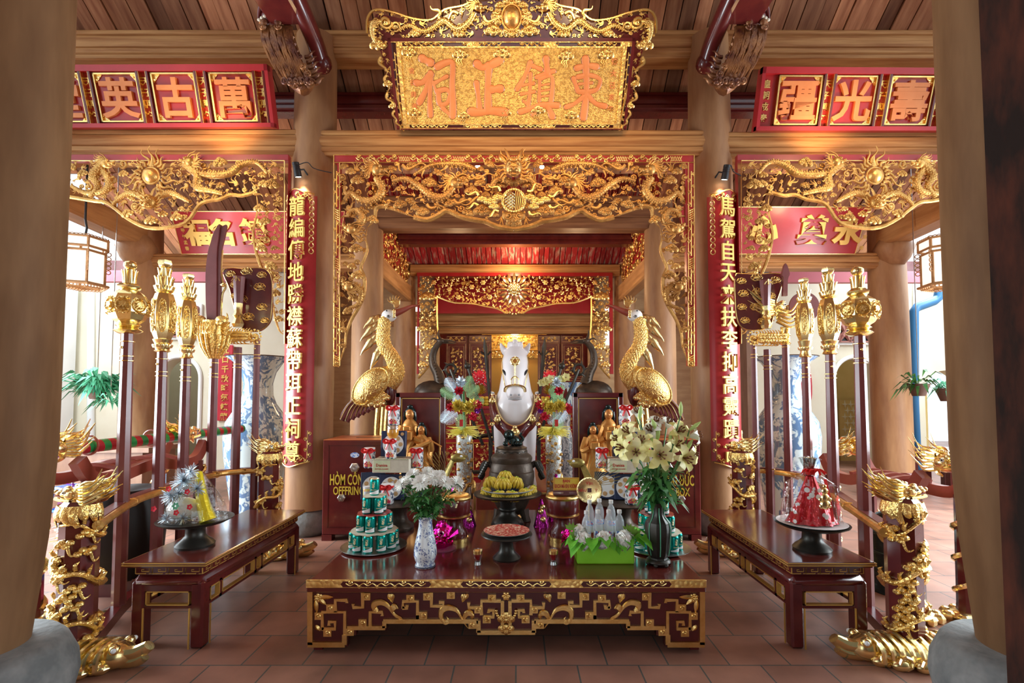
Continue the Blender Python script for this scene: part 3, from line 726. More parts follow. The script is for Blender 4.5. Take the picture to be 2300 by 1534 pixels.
    def flower(s, x, y, R, n=8, z=0.0, rings=2):
        for q in range(rings):
            for k in range(n):
                a = 2*pi*(k+.5*q)/n; rr = R*(1-.34*q)
                s.ball(x+cos(a)*rr*.6, y+sin(a)*rr*.6, rr*.32, z+q*R*.22, None, R*.16, 8, 5)
        s.ball(x, y, R*.28, z+R*.42)
    def far(s, x, y, d): return all((x-a)**2+(y-b)**2 > (d+c)**2*.6 for a, b, c in s.occ)
    def keep(s, x, y, r): s.occ.append((x, y, r))
    def fill(s, inside, bb, tries, size, kinds, z=(0, 5)):
        x0, y0, x1, y1 = bb; r = s.r
        for _ in range(tries):
            x, y = r.uniform(x0, x1), r.uniform(y0, y1); R = r.uniform(*size)
            if not inside(x, y, R*.6) or not s.far(x, y, R): continue
            s.keep(x, y, R); k = r.choice(kinds); zz = r.uniform(*z); a = r.uniform(0, 2*pi); sg = r.choice((-1, 1))
            if k == 'cloud': s.cloud(x, y, R*.62, r.uniform(-.5, .5), zz)
            elif k == 'scroll': s.scroll(x-cos(a)*R*.8, y-sin(a)*R*.8, a, R*1.8, R*.27, sg, zz)
            elif k == 'tongue':
                for j in range(3): s.tongue(x-cos(a)*R*.7, y-sin(a)*R*.7, a+(j-1)*.5, R*1.7, R*.22, .2*sg, zz)
            elif k == 'spiral': s.spiral(x, y, R*.75, R*.24, a, 1.3, sg, zz); s.tongue(x+cos(a)*R*.75, y+sin(a)*R*.75, a+sg*-1.4, R*1.3, R*.22, .2, zz)
            elif k == 'leaf':
                for j in range(4): s.leaf(x, y, a+j*1.55, R*1.1, R*.36, zz)
            elif k == 'flower': s.flower(x, y, R*.8, 6, zz)
    def done(s, name, mt, parent=None, smooth=40, label=None):
        sc = S(s.Y) if s.Y else None
        if s.fn: s.v = [tuple(s.fn(x, -y, z)) for (x, y, z) in s.v]
        else:
            out = []
            for (x, y, z) in s.v:
                p = P(x, -y, s.Y); out.append((p.x, p.y-z*sc, p.z))
            s.v = out
        return s.build(name, mt, parent, True, smooth, label)
def pip(poly):
    def f(x, y, m=0.0):
        ins = False; n = len(poly); j = n-1
        for i in range(n):
            xi, yi = poly[i]; xj, yj = poly[j]
            if (yi > y) != (yj > y) and x < (xj-xi)*(y-yi)/(yj-yi)+xi: ins = not ins
            j = i
        if not ins or m <= 0: return ins
        for i in range(n):
            (xa, ya), (xb, yb) = poly[i], poly[(i+1) % n]; L2 = (xb-xa)**2+(yb-ya)**2 or 1e-9
            t = max(0, min(1, ((x-xa)*(xb-xa)+(y-ya)*(yb-ya))/L2))
            if hypot(x-xa-t*(xb-xa), y-ya-t*(yb-ya)) < m: return False
        return True
    return f
def vine(c, x0, y0, x1, y1, amp, r, n=6, z=0.0):
    """running scroll along a line with alternating curls"""
    L = hypot(x1-x0, y1-y0); dx, dy = (x1-x0)/L, (y1-y0)/L; nx, ny = -dy, dx
    c.stroke([(x0+dx*L*k/(n*2)+nx*amp*.6*sin(pi*k), y0+dy*L*k/(n*2)+ny*amp*.6*(1 if k % 2 else -1)*.5, z) for k in range(n*2+1)], r, 'const', 0, 5, 3)
    for k in range(n):
        sg = 1 if k % 2 else -1; t = (k+.5)/n*L
        c.spiral(x0+dx*t+nx*amp*.45*sg, y0+dy*t+ny*amp*.45*sg, amp*.5, r, atan2(dy, dx), 1.1, sg, z)
# ================================================================ CARVED SCREENS
# ---- the great central screen between the inner columns
YC = 5.06
MID = 1154.0
sc = thing('carved_gilded_screen', 'widest gilded openwork screen of dragons and clouds, hung between the two inner columns', 'carved screen', P(MID, 348, YC))
half = [(763, 366), (1154, 366), (1154, 516), (1117, 509), (1090, 498), (1066, 494), (1035, 487), (1004, 474), (985, 484), (960, 494), (930, 488), (905, 478), (880, 468), (858, 464), (845, 470), (842, 492), (826, 512), (822, 534), (826, 560), (819, 582), (811, 602), (819, 625), (818, 660), (806, 690), (790, 718), (778, 750), (776, 775), (768, 800), (763, 818)]
c = Carve(YC, seed=11); K = c.keep
# ribbon along the lower edge
edge = [(p[0], p[1]) for p in half[2:]]
c.stroke(edge[:9], 6.5, 'const', 2, 7, 4); c.stroke(edge[8:15], 5.5, 'both', 2, 7, 4); c.stroke(edge[14:], 4.5, 'both', 2, 7, 4)
for (x, y, R) in ((1083, 476, 17), (1052, 480, 11), (1110, 484, 9), (950, 478, 13), (934, 470, 9), (1012, 458, 12), (900, 462, 13), (965, 412, 15), (985, 392, 9), (1060, 432, 14), (1078, 412, 11), (1040, 405, 11), (925, 375, 12), (880, 384, 11), (805, 408, 13), (790, 388, 10), (1125, 466, 10), (1120, 440, 9), (1100, 372, 10), (838, 496, 12), (812, 500, 10), (800, 560, 13), (806, 620, 13), (792, 600, 9), (798, 672, 11), (782, 700, 10), (772, 742, 9), (771, 778, 7)):
    c.cloud(x, y, R*.8, c.r.uniform(-.3, .3), c.r.uniform(2, 7)); K(x, y, R*1.1)
# dragons
c.body([(1020, 424), (996, 446), (968, 440), (940, 418), (912, 404), (882, 410)], 9, 7); c.head(1024, 416, 19, 1, 9, .1); K(1024, 416, 24); K(985, 440, 14); K(950, 425, 14); K(905, 405, 10)
c.body([(846, 402), (860, 428), (842, 452), (812, 450), (790, 436), (776, 452)], 9, 7); c.head(850, 386, 20, 1, 9, .15); K(850, 386, 26); K(852, 430, 13); K(815, 450, 12)
c.body([(1070, 384), (1040, 372), (1005, 370), (968, 374), (935, 392)], 6.5, 5); K(1040, 372, 10); K(1000, 370, 10)
c.head(792, 518, 18, -1, 8, -.4); c.body([(800, 512), (818, 492), (806, 474), (786, 476)], 8, 5); K(794, 516, 22)
c.head(786, 646, 17, -1, 8, -.7); c.body([(796, 640), (812, 655), (806, 684), (786, 692)], 7, 5); K(788, 646, 22)
c.claw(985, 462, 1.4, 13, 6); c.claw(930, 455, 1.2, 12, 6); c.claw(868, 462, .6, 12, 6); c.claw(1105, 420, .5, 13, 6)
c.body([(1154, 414), (1120, 404), (1100, 424)], 8, 5, False)
K(1154, 385, 36); K(1154, 452, 36)
for (x, y, a, L) in ((1035, 368, 2.9, 60), (1000, 392, .2, 55), (905, 372, .1, 55), (875, 395, 2.8, 45), (1060, 395, .1, 50), (1090, 450, 3.0, 55), (1088, 405, 3.3, 40), (1020, 450, .2, 40), (960, 460, .3, 40), (815, 375, .5, 40), (778, 420, 1.2, 40)):
    c.tongue(x, y, a, L, 4.5, .16, 3)
c.fill(pip(half), (763, 366, 1154, 820), 4200, (7, 15), ['scroll', 'tongue', 'cloud', 'spiral', 'scroll'], (-3, 4))
c.fill(pip(half), (763, 366, 1154, 820), 2500, (4.5, 7), ['scroll', 'tongue', 'spiral'], (-4, 2))
c.mirror(MID)
c.face(1154, 386, 27, 20); c.cloud(1154, 488, 17, pi, 5); c.cloud(1154, 503, 12, 0, 4)
c.done('carving', [G('gold_carved')], sc)
c = Carve(YC-.03, seed=3)                                             # sun disc with honeycomb and bars
N = 40; c.stroke([(1154+25*cos(2*pi*k/N), 452+25*sin(2*pi*k/N)) for k in range(N+1)], 3.2, 'const', 4, 6, 0)
for k in range(26): c.ball(1154+25*cos(2*pi*k/26), 452+25*sin(2*pi*k/26), 2.6, 7)
for k in range(5):
    x = 1157+k*4.2; h = sqrt(max(0, 22**2-(x-1154)**2)); c.stroke([(x+1, 452-h), (x+2.5+k*.4, 452), (x+1, 452+h)], 1.1, 'const', 3, 5, 4)
for i in range(5):
    for j in range(7):
        x = 1134+i*4.6; y = 452-21+j*7+(3.5 if i % 2 else 0)
        if (x-1154)**2+(y-452)**2 < 21**2 and x < 1155: c.stroke([(x+3.0*cos(pi/3*k), y+3.0*sin(pi/3*k)) for k in range(7)], .9, 'const', 3, 4, 0)
for sg in (-1, 1):
    for (x, y, R) in ((36, 446, 9), (52, 455, 10), (44, 466, 8), (70, 450, 8)): c.cloud(1154+sg*x, y, R, 0, 5)
    for (x, y, a) in ((30, 430, -.5), (34, 476, .4), (78, 440, -.2), (80, 462, .2)): c.tongue(1154+sg*x, y, a if sg > 0 else pi-a, 30, 3.2, .18, 3)
c.done('sun_medallion', G('gold'), sc)
def frame_strip(par, Y, pts_rects, mt_base, mt_gold, segs, name='frame'):
    """flat border strips in photo pixels: list of (x0,y0,x1,y1)"""
    b = MB()
    for (x0, y0, x1, y1) in pts_rects:
        p, q = P(x0, y1, Y), P(x1, y0, Y); b.bb((p.x, Y, p.z), (q.x, Y+.07, q.z), .004)
    b.build(name, mt_base, par)
R_ = [(750, 348, 1559, 365), (750, 365, 763, 822), (1546, 365, 1559, 822)]
frame_strip(sc, YC-.02, R_, G('lacquer_red'), None, None)
c = Carve(YC-.02, seed=5)
def lines(c, x0, y0, x1, y1, r=1.2):
    c.stroke([(x0, y0), (x1, y0)], r, 'const', 1, 4, 0); c.stroke([(x0, y1), (x1, y1)], r, 'const', 1, 4, 0)
    c.stroke([(x0, y0), (x0, y1)], r, 'const', 1, 4, 0); c.stroke([(x1, y0), (x1, y1)], r, 'const', 1, 4, 0)
for q in R_: lines(c, *q)
for i in range(6):
    xa = 800+i*122; vine(c, xa, 356.5, xa+92, 356.5, 9, 1.5, 7, .5)
    for x in range(int(xa+96), int(xa+120), 5): c.stroke([(x, 351), (x+5, 362)], 1.2, 'const', 0, 4, 0); c.stroke([(x+5, 351), (x, 362)], 1.2, 'const', 0, 4, 0)
for x in (756.5, 1552.5):
    for i in range(4):
        ya = 385+i*110; vine(c, x, ya, x, ya+80, 8, 1.4, 6, .5)
        for y in range(ya+84, ya+106, 5): c.stroke([(x-5, y), (x+5, y+5)], 1.2, 'const', 0, 4, 0); c.stroke([(x+5, y), (x-5, y+5)], 1.2, 'const', 0, 4, 0)
    c.spiral(x, 815, 6, 2, 0, 1.2, 1, 1)
c.done('frame_scrollwork', G('gold_old'), sc)

# ---- side screens: swags with a sun ball, dragon mask pendant and a hanging end piece
def side_screen(sg, label, seed):
    Y = 5.06; mx = (lambda x: x) if sg < 0 else (lambda x: 2304-x)
    t = thing('carved_gilded_screen', label, 'carved screen', P(mx(500), 348, Y))
    half = [(60, 362), (636, 362), (640, 440), (634, 560), (641, 700), (641, 752), (628, 742), (616, 700), (604, 640), (586, 596), (575, 560), (570, 520), (580, 470), (576, 432), (545, 440), (520, 438), (495, 448), (470, 452), (448, 462), (420, 500), (375, 512), (330, 511), (290, 492), (262, 470), (240, 455), (215, 452), (180, 446), (140, 440), (60, 430)]
    c = Carve(Y, fn=lambda x, y, z: (lambda p: (p.x, p.y-z*S(Y), p.z))(P(mx(x), y, Y)), seed=seed); K = c.keep
    c.stroke(half[13:], 4.5, 'const', 2, 6, 3); c.stroke(half[5:14], 3.8, 'both', 2, 6, 3)
    c.body([(238, 372), (215, 398), (226, 422), (208, 446)], 9, 7); c.body([(232, 380), (250, 410), (240, 430), (200, 436), (165, 420)], 8, 5); c.head(246, 372, 17, 1, 9, .1); K(246, 372, 20); K(222, 420, 14)
    c.body([(418, 372), (448, 396), (446, 424), (472, 430), (505, 438)], 9, 7); c.body([(440, 392), (480, 396), (520, 392), (548, 372), (580, 368), (604, 392)], 8, 6); c.head(432, 368, 17, -1, 9, 0); K(432, 368, 22); K(448, 410, 14); K(500, 394, 12); K(575, 370, 12)
    c.face(343, 458, 22, 10); K(343, 458, 32); K(343, 398, 34)
    c.body([(330, 448), (300, 436), (276, 446), (258, 462)], 7, 6, False); c.body([(356, 448), (386, 436), (412, 446), (430, 456)], 7, 6, False)
    for (x, y, R) in ((497, 368, 14), (612, 417, 15), (595, 416, 11), (585, 470, 11), (598, 500, 11), (590, 560, 11), (612, 600, 12), (620, 660, 11), (628, 718, 9), (400, 490, 12), (290, 482, 12), (343, 498, 13), (160, 378, 13), (190, 392, 10)):
        c.cloud(x, y, R*.8, c.r.uniform(-.3, .3), 5); K(x, y, R*1.05)
    for k in range(20):
        a = 2*pi*k/20
        if abs(a-pi/2) > .5: c.tongue(343+24*cos(a), 396+24*sin(a), a, 30+12*sin(3*a), 3.6, .18, 3)
    c.head(616, 620, 13, -1, 7, -.9); K(616, 620, 15); c.claw(600, 520, 1.2, 15, 6); K(600, 520, 14); c.claw(605, 388, .3, 14, 6)
    c.fill(pip(half), (60, 362, 642, 752), 5200, (7, 13), ['scroll', 'tongue', 'spiral', 'cloud', 'tongue'], (-2, 4))
    c.fill(pip(half), (60, 362, 642, 752), 3000, (4, 6.5), ['scroll', 'tongue', 'spiral'], (-4, 2))
    c.done('carving', G('gold_side'), t)
    c = Carve(Y, fn=lambda x, y, z: (lambda p: (p.x, p.y-z*S(Y), p.z))(P(mx(x), y, Y)))
    c.ball(343, 397, 17, 7); c.stroke([(343+18*cos(2*pi*k/32), 397+18*sin(2*pi*k/32)) for k in range(33)], 2.6, 'const', 5, 6, 0); c.stroke([(343, 377), (346, 362), (343, 350)], 5, 'end', 5)
    c.done('sun_ball', G('gold_old'), t)
    b = MB()
    for (x0, y0, x1, y1) in ((60, 347, 648, 361), (640, 361, 648, 772)):
        p, q = P(mx(x0), y1, Y), P(mx(x1), y0, Y); b.bb((min(p.x, q.x), Y-.005, p.z), (max(p.x, q.x), Y+.06, q.z), .004)
    b.build('frame', G('lacquer_red'), t)
    b = MB(); p, q = P(mx(60), 362, Y), P(mx(640), 362, Y); b.tube([(p.x, Y-.01, p.z), (q.x, Y-.01, q.z)], .005, 5); q2 = P(mx(640), 772, Y); b.tube([(q.x, Y-.01, q.z), (q2.x, Y-.01, q2.z)], .005, 5)
    b.build('gilt_edge', G('gold'), t)
    return t
side_screen(-1, 'gilded dragon screen with sun ball and mask pendant over the left weapon rack', 21)
side_screen(1, 'gilded dragon screen with sun ball and mask pendant over the right weapon rack', 21)

# ---- rear screen of vines and flowers over red panelling
YRR = 9.72
t = thing('carved_gilded_screen', 'distant gilded flower and vine screen with a big rosette before red panelling', 'carved screen', P(1155, 620, YRR))
half = [(940, 620), (1155, 620), (1155, 708), (1136, 704), (1118, 694), (1090, 688), (1060, 682), (1020, 680), (990, 670), (982, 665), (982, 720), (984, 760), (978, 800), (958, 830), (940, 850)]
c = Carve(YRR, seed=31); K = c.keep; K(1155, 650, 26)
c.stroke(half[3:10], 2.2, 'const', 2, 5, 3); c.stroke(half[9:], 2.2, 'const', 2, 5, 3)
for (x, y, R) in ((955, 668, 9), (968, 668, 9), (948, 740, 8), (962, 780, 8), (950, 820, 7)): c.cloud(x, y, R, 0, 3); K(x, y, R)
for (x, y) in ((1060, 645), (1010, 650), (1100, 668), (1085, 635), (1030, 668), (975, 635)): c.flower(x, y, 7, 6, 4); K(x, y, 7)
c.fill(pip(half), (938, 618, 1155, 850), 5000, (4, 7.5), ['scroll', 'leaf', 'leaf', 'tongue', 'spiral'], (-1, 3))
c.fill(pip(half), (938, 618, 1155, 850), 2600, (2.6, 4), ['leaf', 'scroll', 'tongue'], (-2, 2))
c.mirror(1155)
c.done('carving', G('gold'), t)
c = Carve(YRR-.03); c.flower(1155, 650, 19, 8, 3, 3)
for k in range(16): c.leaf(1155+17*cos(pi*k/8), 650+17*sin(pi*k/8), pi*k/8, 22, 4, 1)
c.done('rosette', G('gold_bright'), t)
b = MB()
for (x0, y0, x1, y1) in ((936, 612, 1376, 620), (936, 620, 942, 840), (1370, 620, 1376, 840)):
    p, q = P(x0, y1, YRR+.02), P(x1, y0, YRR+.02); b.bb((p.x, YRR+.02, p.z), (q.x, YRR+.07, q.z), .003)
b.build('frame', G('lacquer_red'), t)
# red panelling behind it
p, q = P(975, 704, 10.6), P(1335, 618, 10.6)
b = MB(); b.bb((p.x, 10.6, p.z), (q.x, 10.68, q.z+.3)); b.bb((p.x, 10.57, p.z), (q.x, 10.6, p.z+.06)); tag(b.build('red_panel', G('board_red'), smooth=0), 'plain red lacquered panel hung right behind the rear flower screen', 'panel')

# ---- gilt gables above the tie beams of the rear hall
for s, lb in ((-1, 'gilded carved gable panel over the slanting tie beam, left of the red slatted ceiling'), (1, 'gilded carved gable panel over the slanting tie beam, right of the red slatted ceiling')):
    X = AX+s*2.2; t = thing('carved_gable', lb, 'carved panel', (X, 8.6, 3.7))
    b = MB(); pr = [(7.35, 3.69), (9.85, 3.69), (9.85, slope2(9.85)-.04), (7.9, slope2(7.9)-.1), (7.35, 4.9)]
    b.prism(pr, X-.02, X+.02, YZ); b.build('board', G('lacquer_red'), t, smooth=0)
    u = 220.0
    c = Carve(fn=lambda x, y, z: (X-s*(.02+z/u), 7.35+x/u, 4.9-y/u), seed=40+s)
    if s > 0: c.fn = lambda x, y, z: (X-(.02+z/u), 7.35+x/u, 4.9-y/u)
    poly = [((a-7.35)*u, (4.9-z)*u) for a, z in pr]
    c.fill(pip(poly), (0, 0, 550, 270), 2500, (12, 26), ['scroll', 'leaf', 'cloud', 'tongue', 'spiral'], (0, 5)); c.fill(pip(poly), (0, 0, 550, 270), 1500, (8, 12), ['scroll', 'leaf', 'tongue'], (0, 3))
    c.done('relief', G('gold_old'), t)
# ================================================================ NAME BOARDS
def plank_frame(bl, br, tl, tr):
    """bilinear map over a leaning board given its bottom/top corners: (u, v in 0..1, w metres) -> point"""
    bl, br, tl, tr = map(Vector, (bl, br, tl, tr)); n = (br-bl).cross(tl-bl).normalized()
    def f(u, v, w=0): return bl.lerp(br, u).lerp(tl.lerp(tr, u), v)+n*w
    f.n = n; f.r = (br-bl).normalized(); f.u = ((tl-bl)-(br-bl).normalized()*(tl-bl).dot((br-bl).normalized())).normalized(); f.W = (br-bl).length; f.H = (tl-bl).dot(f.u)
    return f
def slab(b, f, u0, u1, v0, v1, w0, w1):
    vs = [f(u, v, w) for w in (w0, w1) for (u, v) in ((u0, v0), (u1, v0), (u1, v1), (u0, v1))]
    b.add(vs, [(3, 2, 1, 0), (4, 5, 6, 7), (0, 1, 5, 4), (1, 2, 6, 5), (2, 3, 7, 6), (3, 0, 4, 7)])
def glyph(b, f, ch, u, v, h, w0, ext, off=.03, sx=1.0):
    o = f(u, v, w0); M = FR(o, f.r, f.u); b.text(ch, h/.92, M, ext, off, 3, True, False, None, sx)
def column_text(b, f, s, u, v0, v1, h, w0, ext, off=.02):
    n = len(s)
    for i, ch in enumerate(s): glyph(b, f, ch, u, v0+(v1-v0)*i/max(1, n-1), h, w0, ext, off)
# ---- the main board
Yb, Yt = 5.02, 4.62
f = plank_frame(P(893, 291, Yb), P(1405, 291, Yb), P(872, 86, Yt), P(1426, 86, Yt))
t = thing('name_board', 'big golden name board with four orange characters and a carved dragon crest, top centre', 'name board', P(1148, 291, Yb))
b = MB(); slab(b, f, 0, 1, 0, 1, -.05, 0); b.build('backing', G('lacquer_dark'), t, smooth=0)
b = MB(); slab(b, f, .045, .955, .07, .90, 0, .012); b.build('gold_field', leopard('gold_field', (.72, .45, .12), (.50, .285, .07), 34, .5, .5, .36), t, smooth=0)
scaly(M_['gold_field'] if 'gold_field' in M_ else MATS['gold_field'], 90, .8, .006)
b = MB()
for q in ((0, 1, 0, .012), (0, 1, .965, 1), (0, .012, 0, 1), (.988, 1, 0, 1)): slab(b, f, *q, 0, .03)
b.build('outer_frame', G('lacquer'), t, smooth=0)
b = MB()
for q in ((.03, .97, .055, .07), (.03, .97, .90, .915), (.03, .045, .055, .915), (.955, .97, .055, .915), (.012, .988, .012, .02), (.012, .988, .955, .965)): slab(b, f, *q, 0, .022)
for i in range(4):
    for (v0, v1) in ((.02, .055), (.915, .955)): slab(b, f, .03+i*.313-.025*(i > 0), .03+i*.313+.025, v0, v1, 0, .012)
b.build('gilt_moulding', G('gold_diaper'), t, smooth=0)
W_, H_ = f.W, f.H; U = 553.0; Vv = 205.0
ff = lambda x, y, z: f(x/U, 1-y/Vv, z*.0044)
c = Carve(fn=ff, seed=2)
for i in range(4):
    xa = 22+i*U*.313*.93
    for y in (13, 197): vine(c, 35+i*130, y, 35+i*130+88, y, 6, 1.2, 8, 2)
for x in (11, U-11): vine(c, x, 30, x, 180, 5, 1.2, 14, 2)
for (x, y, R) in ((45, 30, 12), (255, 34, 13), (400, 38, 12), (490, 36, 13), (160, 35, 12), (45, 165, 11), (163, 172, 9), (340, 160, 11), (420, 172, 11), (262, 165, 9)):
    c.cloud(x, y, R, 0, 3)
    for k in range(3): c.tongue(x-6+6*k, y+8, 1.5+.2*k, 20, 2, .2, 3)
c.done('cloud_relief', G('gold'), t)
BR = {0: (820, 2.988), 1: (820, 2.988), 2: (1100, 3.485), 3: (1100, 3.485)}
STK = [[([(385, 385), (415, 400), (440, 412)], 30), ([(345, 545), (390, 540), (442, 490)], 25), ([(432, 500), (410, 590), (365, 680)], 23), ([(440, 480), (435, 650), (440, 768)], 21), ([(455, 540), (482, 612)], 13), ([(485, 440), (545, 412), (588, 422), (585, 560), (590, 700), (588, 772)], 25), ([(588, 780), (520, 716)], 17), ([(470, 545), (550, 502)], 15), ([(492, 600), (545, 590), (570, 622), (550, 682), (502, 688), (492, 610)], 19)],
       [([(752, 420), (800, 444), (905, 398)], 30), ([(830, 430), (825, 560), (825, 740)], 28), ([(850, 590), (908, 584)], 31), ([(748, 545), (760, 640), (772, 740)], 20), ([(712, 742), (780, 748), (850, 736), (940, 746)], 33)],
       [([(318, 480), (275, 585), (215, 685)], 22), ([(335, 505), (400, 532)], 20), ([(318, 565), (315, 700), (300, 830)], 17), ([(250, 655), (345, 640)], 15), ([(245, 725), (350, 705)], 15), ([(265, 780), (288, 800)], 14), ([(240, 866), (330, 838), (400, 812), (530, 815)], 27), ([(440, 450), (452, 560)], 27), ([(368, 592), (440, 560), (502, 545)], 20), ([(392, 600), (386, 780)], 15), ([(392, 604), (488, 592), (480, 790)], 19), ([(400, 655), (465, 645)], 10), ([(400, 700), (465, 690)], 10), ([(400, 745), (465, 735)], 10), ([(392, 822), (340, 888)], 21), ([(452, 812), (490, 908)], 28)],
       [([(748, 452), (757, 690), (733, 915)], 31), ([(682, 522), (760, 504), (835, 512)], 27), ([(655, 602), (690, 702)], 21), ([(690, 590), (790, 578), (862, 612), (842, 682), (785, 704), (700, 706)], 22), ([(700, 645), (800, 636)], 13), ([(735, 745), (660, 802), (598, 828)], 22), ([(770, 742), (830, 800), (902, 822)], 25)]]
for ci, lay in ((i, j) for i in range(4) for j in (0, 1)):
    st = STK[ci]; ox, k = BR[ci]; c = Carve(fn=ff); ex, zz_ = ((1.3, 2.2) if lay else (0, 3.4))
    for pts, r in st:
        q = []
        for x, y in pts:
            X_, Y_ = ox+x/k, y/k; v = (Y_-86)/205; q.append(((X_-872-21*v)/(554-42*v)*U, v*Vv))
        qq = cr(c.T(q), 6); m_ = len(qq)-1; rr = r/k+ex
        for v in qq: v.z = zz_
        c.tube(qq, lambda u: rr*(.86+.14*cos(u*7)), 10, .26, up=(0, 0, 1)); c.ball(q[0][0], q[0][1], rr*.98, zz_, None, rr*.26); c.ball(q[-1][0], q[-1][1], rr*.98, zz_, None, rr*.26)
    c.done('character_groove' if lay else 'character', G('lacquer_dark') if lay else G('orange_char'), t)
b = MB(); column_text(b, f, '保大己亥年', .925, .76, .24, .055, .012, .008); column_text(b, f, '吉日拜進', .085, .66, .27, .05, .012, .008)
b.build('inscription', G('orange_char'), t, smooth=0)
# crest (dragons and sun) and side scrolls
half = [(-46, -10), (-40, -42), (-20, -58), (20, -52), (60, -40), (100, -38), (130, -58), (170, -66), (200, -78), (240, -84), (276, -92), (276, 0), (0, 0), (-2, 60), (8, 130), (16, 200), (4, 206), (-6, 170), (-18, 130), (-12, 90), (-28, 40)]
b = MB()
inner = [(276, -84), (240, -78), (200, -72), (150, -56), (100, -32), (50, -36), (10, -46), (-22, -50), (-34, -20), (-20, 30), (-8, 90), (-10, 130), (4, 190), (14, 196), (0, 0)]
cc = Carve(fn=ff); pl = [(p[0], -p[1]) for p in inner+[(276, 0)]]; cc.prism(pl, -6, 0); cc.mirror(276.5); cc.done('crest_backing', G('lacquer'), t, 0)
c = Carve(fn=ff, seed=12); K = c.keep
c.stroke(half[:11], 3, 'const', 2, 6, 4); c.stroke(half[13:16]+[(14, 204), (0, 196)], 3, 'const', 2, 6, 4)
c.body([(196, -52), (180, -30), (155, -18), (128, -36), (105, -22), (80, -14), (52, -26), (26, -16)], 8, 5); c.head(204, -62, 16, 1, 8, .1); K(204, -62, 18)
for x, y in ((180, -28), (150, -22), (125, -34), (100, -22), (75, -16), (50, -24)): K(x, y, 9)
c.body([(-8, -34), (-30, -28), (-32, 0), (-18, 20)], 7, 4); c.spiral(0, -32, 14, 4, 0, 1.4, 1, 4); c.spiral(20, -24, 11, 3, 2, 1.4, -1, 4); K(0, -32, 16); K(20, -24, 11)
for (x, y, R) in ((-24, 16, 14), (236, -14, 15), (160, -8, 11), (60, -8, 10), (220, -30, 8), (-10, 100, 9), (-4, 150, 8), (252, -66, 9)): c.cloud(x, y, R*.9, 0, 4); K(x, y, R)
for (x, y, a, L) in ((215, -45, .3, 45), (160, -50, 2.8, 40), (120, -48, -2.4, 26), (-20, 40, 1.4, 40), (-10, 80, 1.7, 36), (-14, 120, 1.2, 36), (0, 160, 1.7, 30), (4, 180, 1.5, 26)): c.tongue(x, y, a, L, 4.5, .2, 3)
c.fill(pip(half), (-48, -92, 276, 206), 3500, (5, 11), ['scroll', 'tongue', 'spiral', 'tongue'], (0, 4))
c.mirror(276.5)
for k in range(4):
    a = pi/2*k; c.cloud(276.5+30*cos(a), -44+30*sin(a), 13, a+pi/2, 4)
c.done('crest_carving', G('gold'), t)
c = Carve(fn=ff); c.ball(276.5, -42, 19, 8, 24); c.stroke([(276.5+21*cos(2*pi*k/32), -42+26*sin(2*pi*k/32)) for k in range(33)], 2.6, 'const', 6, 6, 0)
c.done('crest_sun', G('gold_old'), t)

# ---- side boards in red with framed characters
def side_board(label, pts, chars, cu, seed, first_u):
    f = plank_frame(*pts); t = thing('name_board', label, 'name board', f(.5, 0))
    b = MB(); slab(b, f, 0, 1, 0, 1, -.05, 0); b.build('backing', G('lacquer_red'), t, smooth=0)
    b = MB()
    for q in ((0, 1, 0, .07), (0, 1, .90, 1), (0, .012, 0, 1), (.988, 1, 0, 1)): slab(b, f, *q, 0, .06)
    b.build('outer_frame', G('board_red'), t, smooth=0)
    pw = .155; gb = MB(); db = MB(); cb = MB(); ib = MB(); db2 = MB()
    for i, (ch, u) in enumerate(zip(chars, cu)):
        u0, u1 = u-pw/2, u+pw/2
        for q in ((u0, u1, .10, .12), (u0, u1, .86, .885), (u0, u0+.006, .10, .885), (u1-.006, u1, .10, .885)): slab(gb, f, *q, 0, .035)
        for (uu, vv, du, dv) in ((u0, .12, 1, 1), (u1, .12, -1, 1), (u0, .86, 1, -1), (u1, .86, -1, -1)):
            vs = [f(uu, vv, .012), f(uu+du*.028, vv, .012), f(uu, vv+dv*.16, .012), f(uu, vv, 0), f(uu+du*.028, vv, 0), f(uu, vv+dv*.16, 0)]
            gb.add(vs, [(0, 1, 2) if du*dv > 0 else (2, 1, 0), (1, 4, 5, 2) if du*dv > 0 else (2, 5, 4, 1)])
            for k in range(2): gb.sph(f(uu+du*(.008+.008*k), vv+dv*(.08-.045*k), .014), .012, 6, 4)
        slab(db, f, u0+.01, u1-.01, .12, .86, 0, .004)
        cb = MB(); glyph(cb, f, ch, u, .49, .62*f.H, .004, .03, .022); cb.build('character', G('orange_char'), t, smooth=30)
        um = u1+.0225
        db2 = MB()
        for q in ((um-.021, um-.014, .07, .90), (um+.014, um+.021, .07, .90)): slab(db2, f, *q, 0, .055)
        db2.build('divider', G('lacquer'), t, smooth=0)
        for q in ((um-.014, um-.012, .07, .90), (um+.012, um+.014, .07, .90)): slab(gb, f, *q, 0, .05)
        column_text(ib, f, '天子萬年', um, .76, .22, .075, 0, .008)
    db.build('character_panel', G('lacquer_red'), t, smooth=0); gb.build('gilt_frame', G('gold'), t, smooth=0)
    ib.build('inscription', G('gold'), t, smooth=0)
    um = first_u; ib = MB(); column_text(ib, f, '皇朝成泰', um, .76, .22, .075, .002, .008); ib.build('inscription', G('gold'), t, smooth=0)
    return t
def bpts(x0, x1, ybl, ytl, ybr, ytr, Yb=5.06, Yt=4.88, s=0):
    return (P(x0, ybl, Yb), P(x1, ybr, Yb), Vector((P(x0, ybl, Yb).x, Yt, P(x0, ytl, Yt).z)), Vector((P(x1, ybr, Yb).x, Yt, P(x1, ytr, Yt).z)))
pt = bpts(0, 622, 290, 150, 288, 148)
side_board('red name board with gold characters in framed panels, on the beam at the upper left', pt, '堂英古萬', [x/622 for x in (160, 285, 411, 538)], 1, .975)
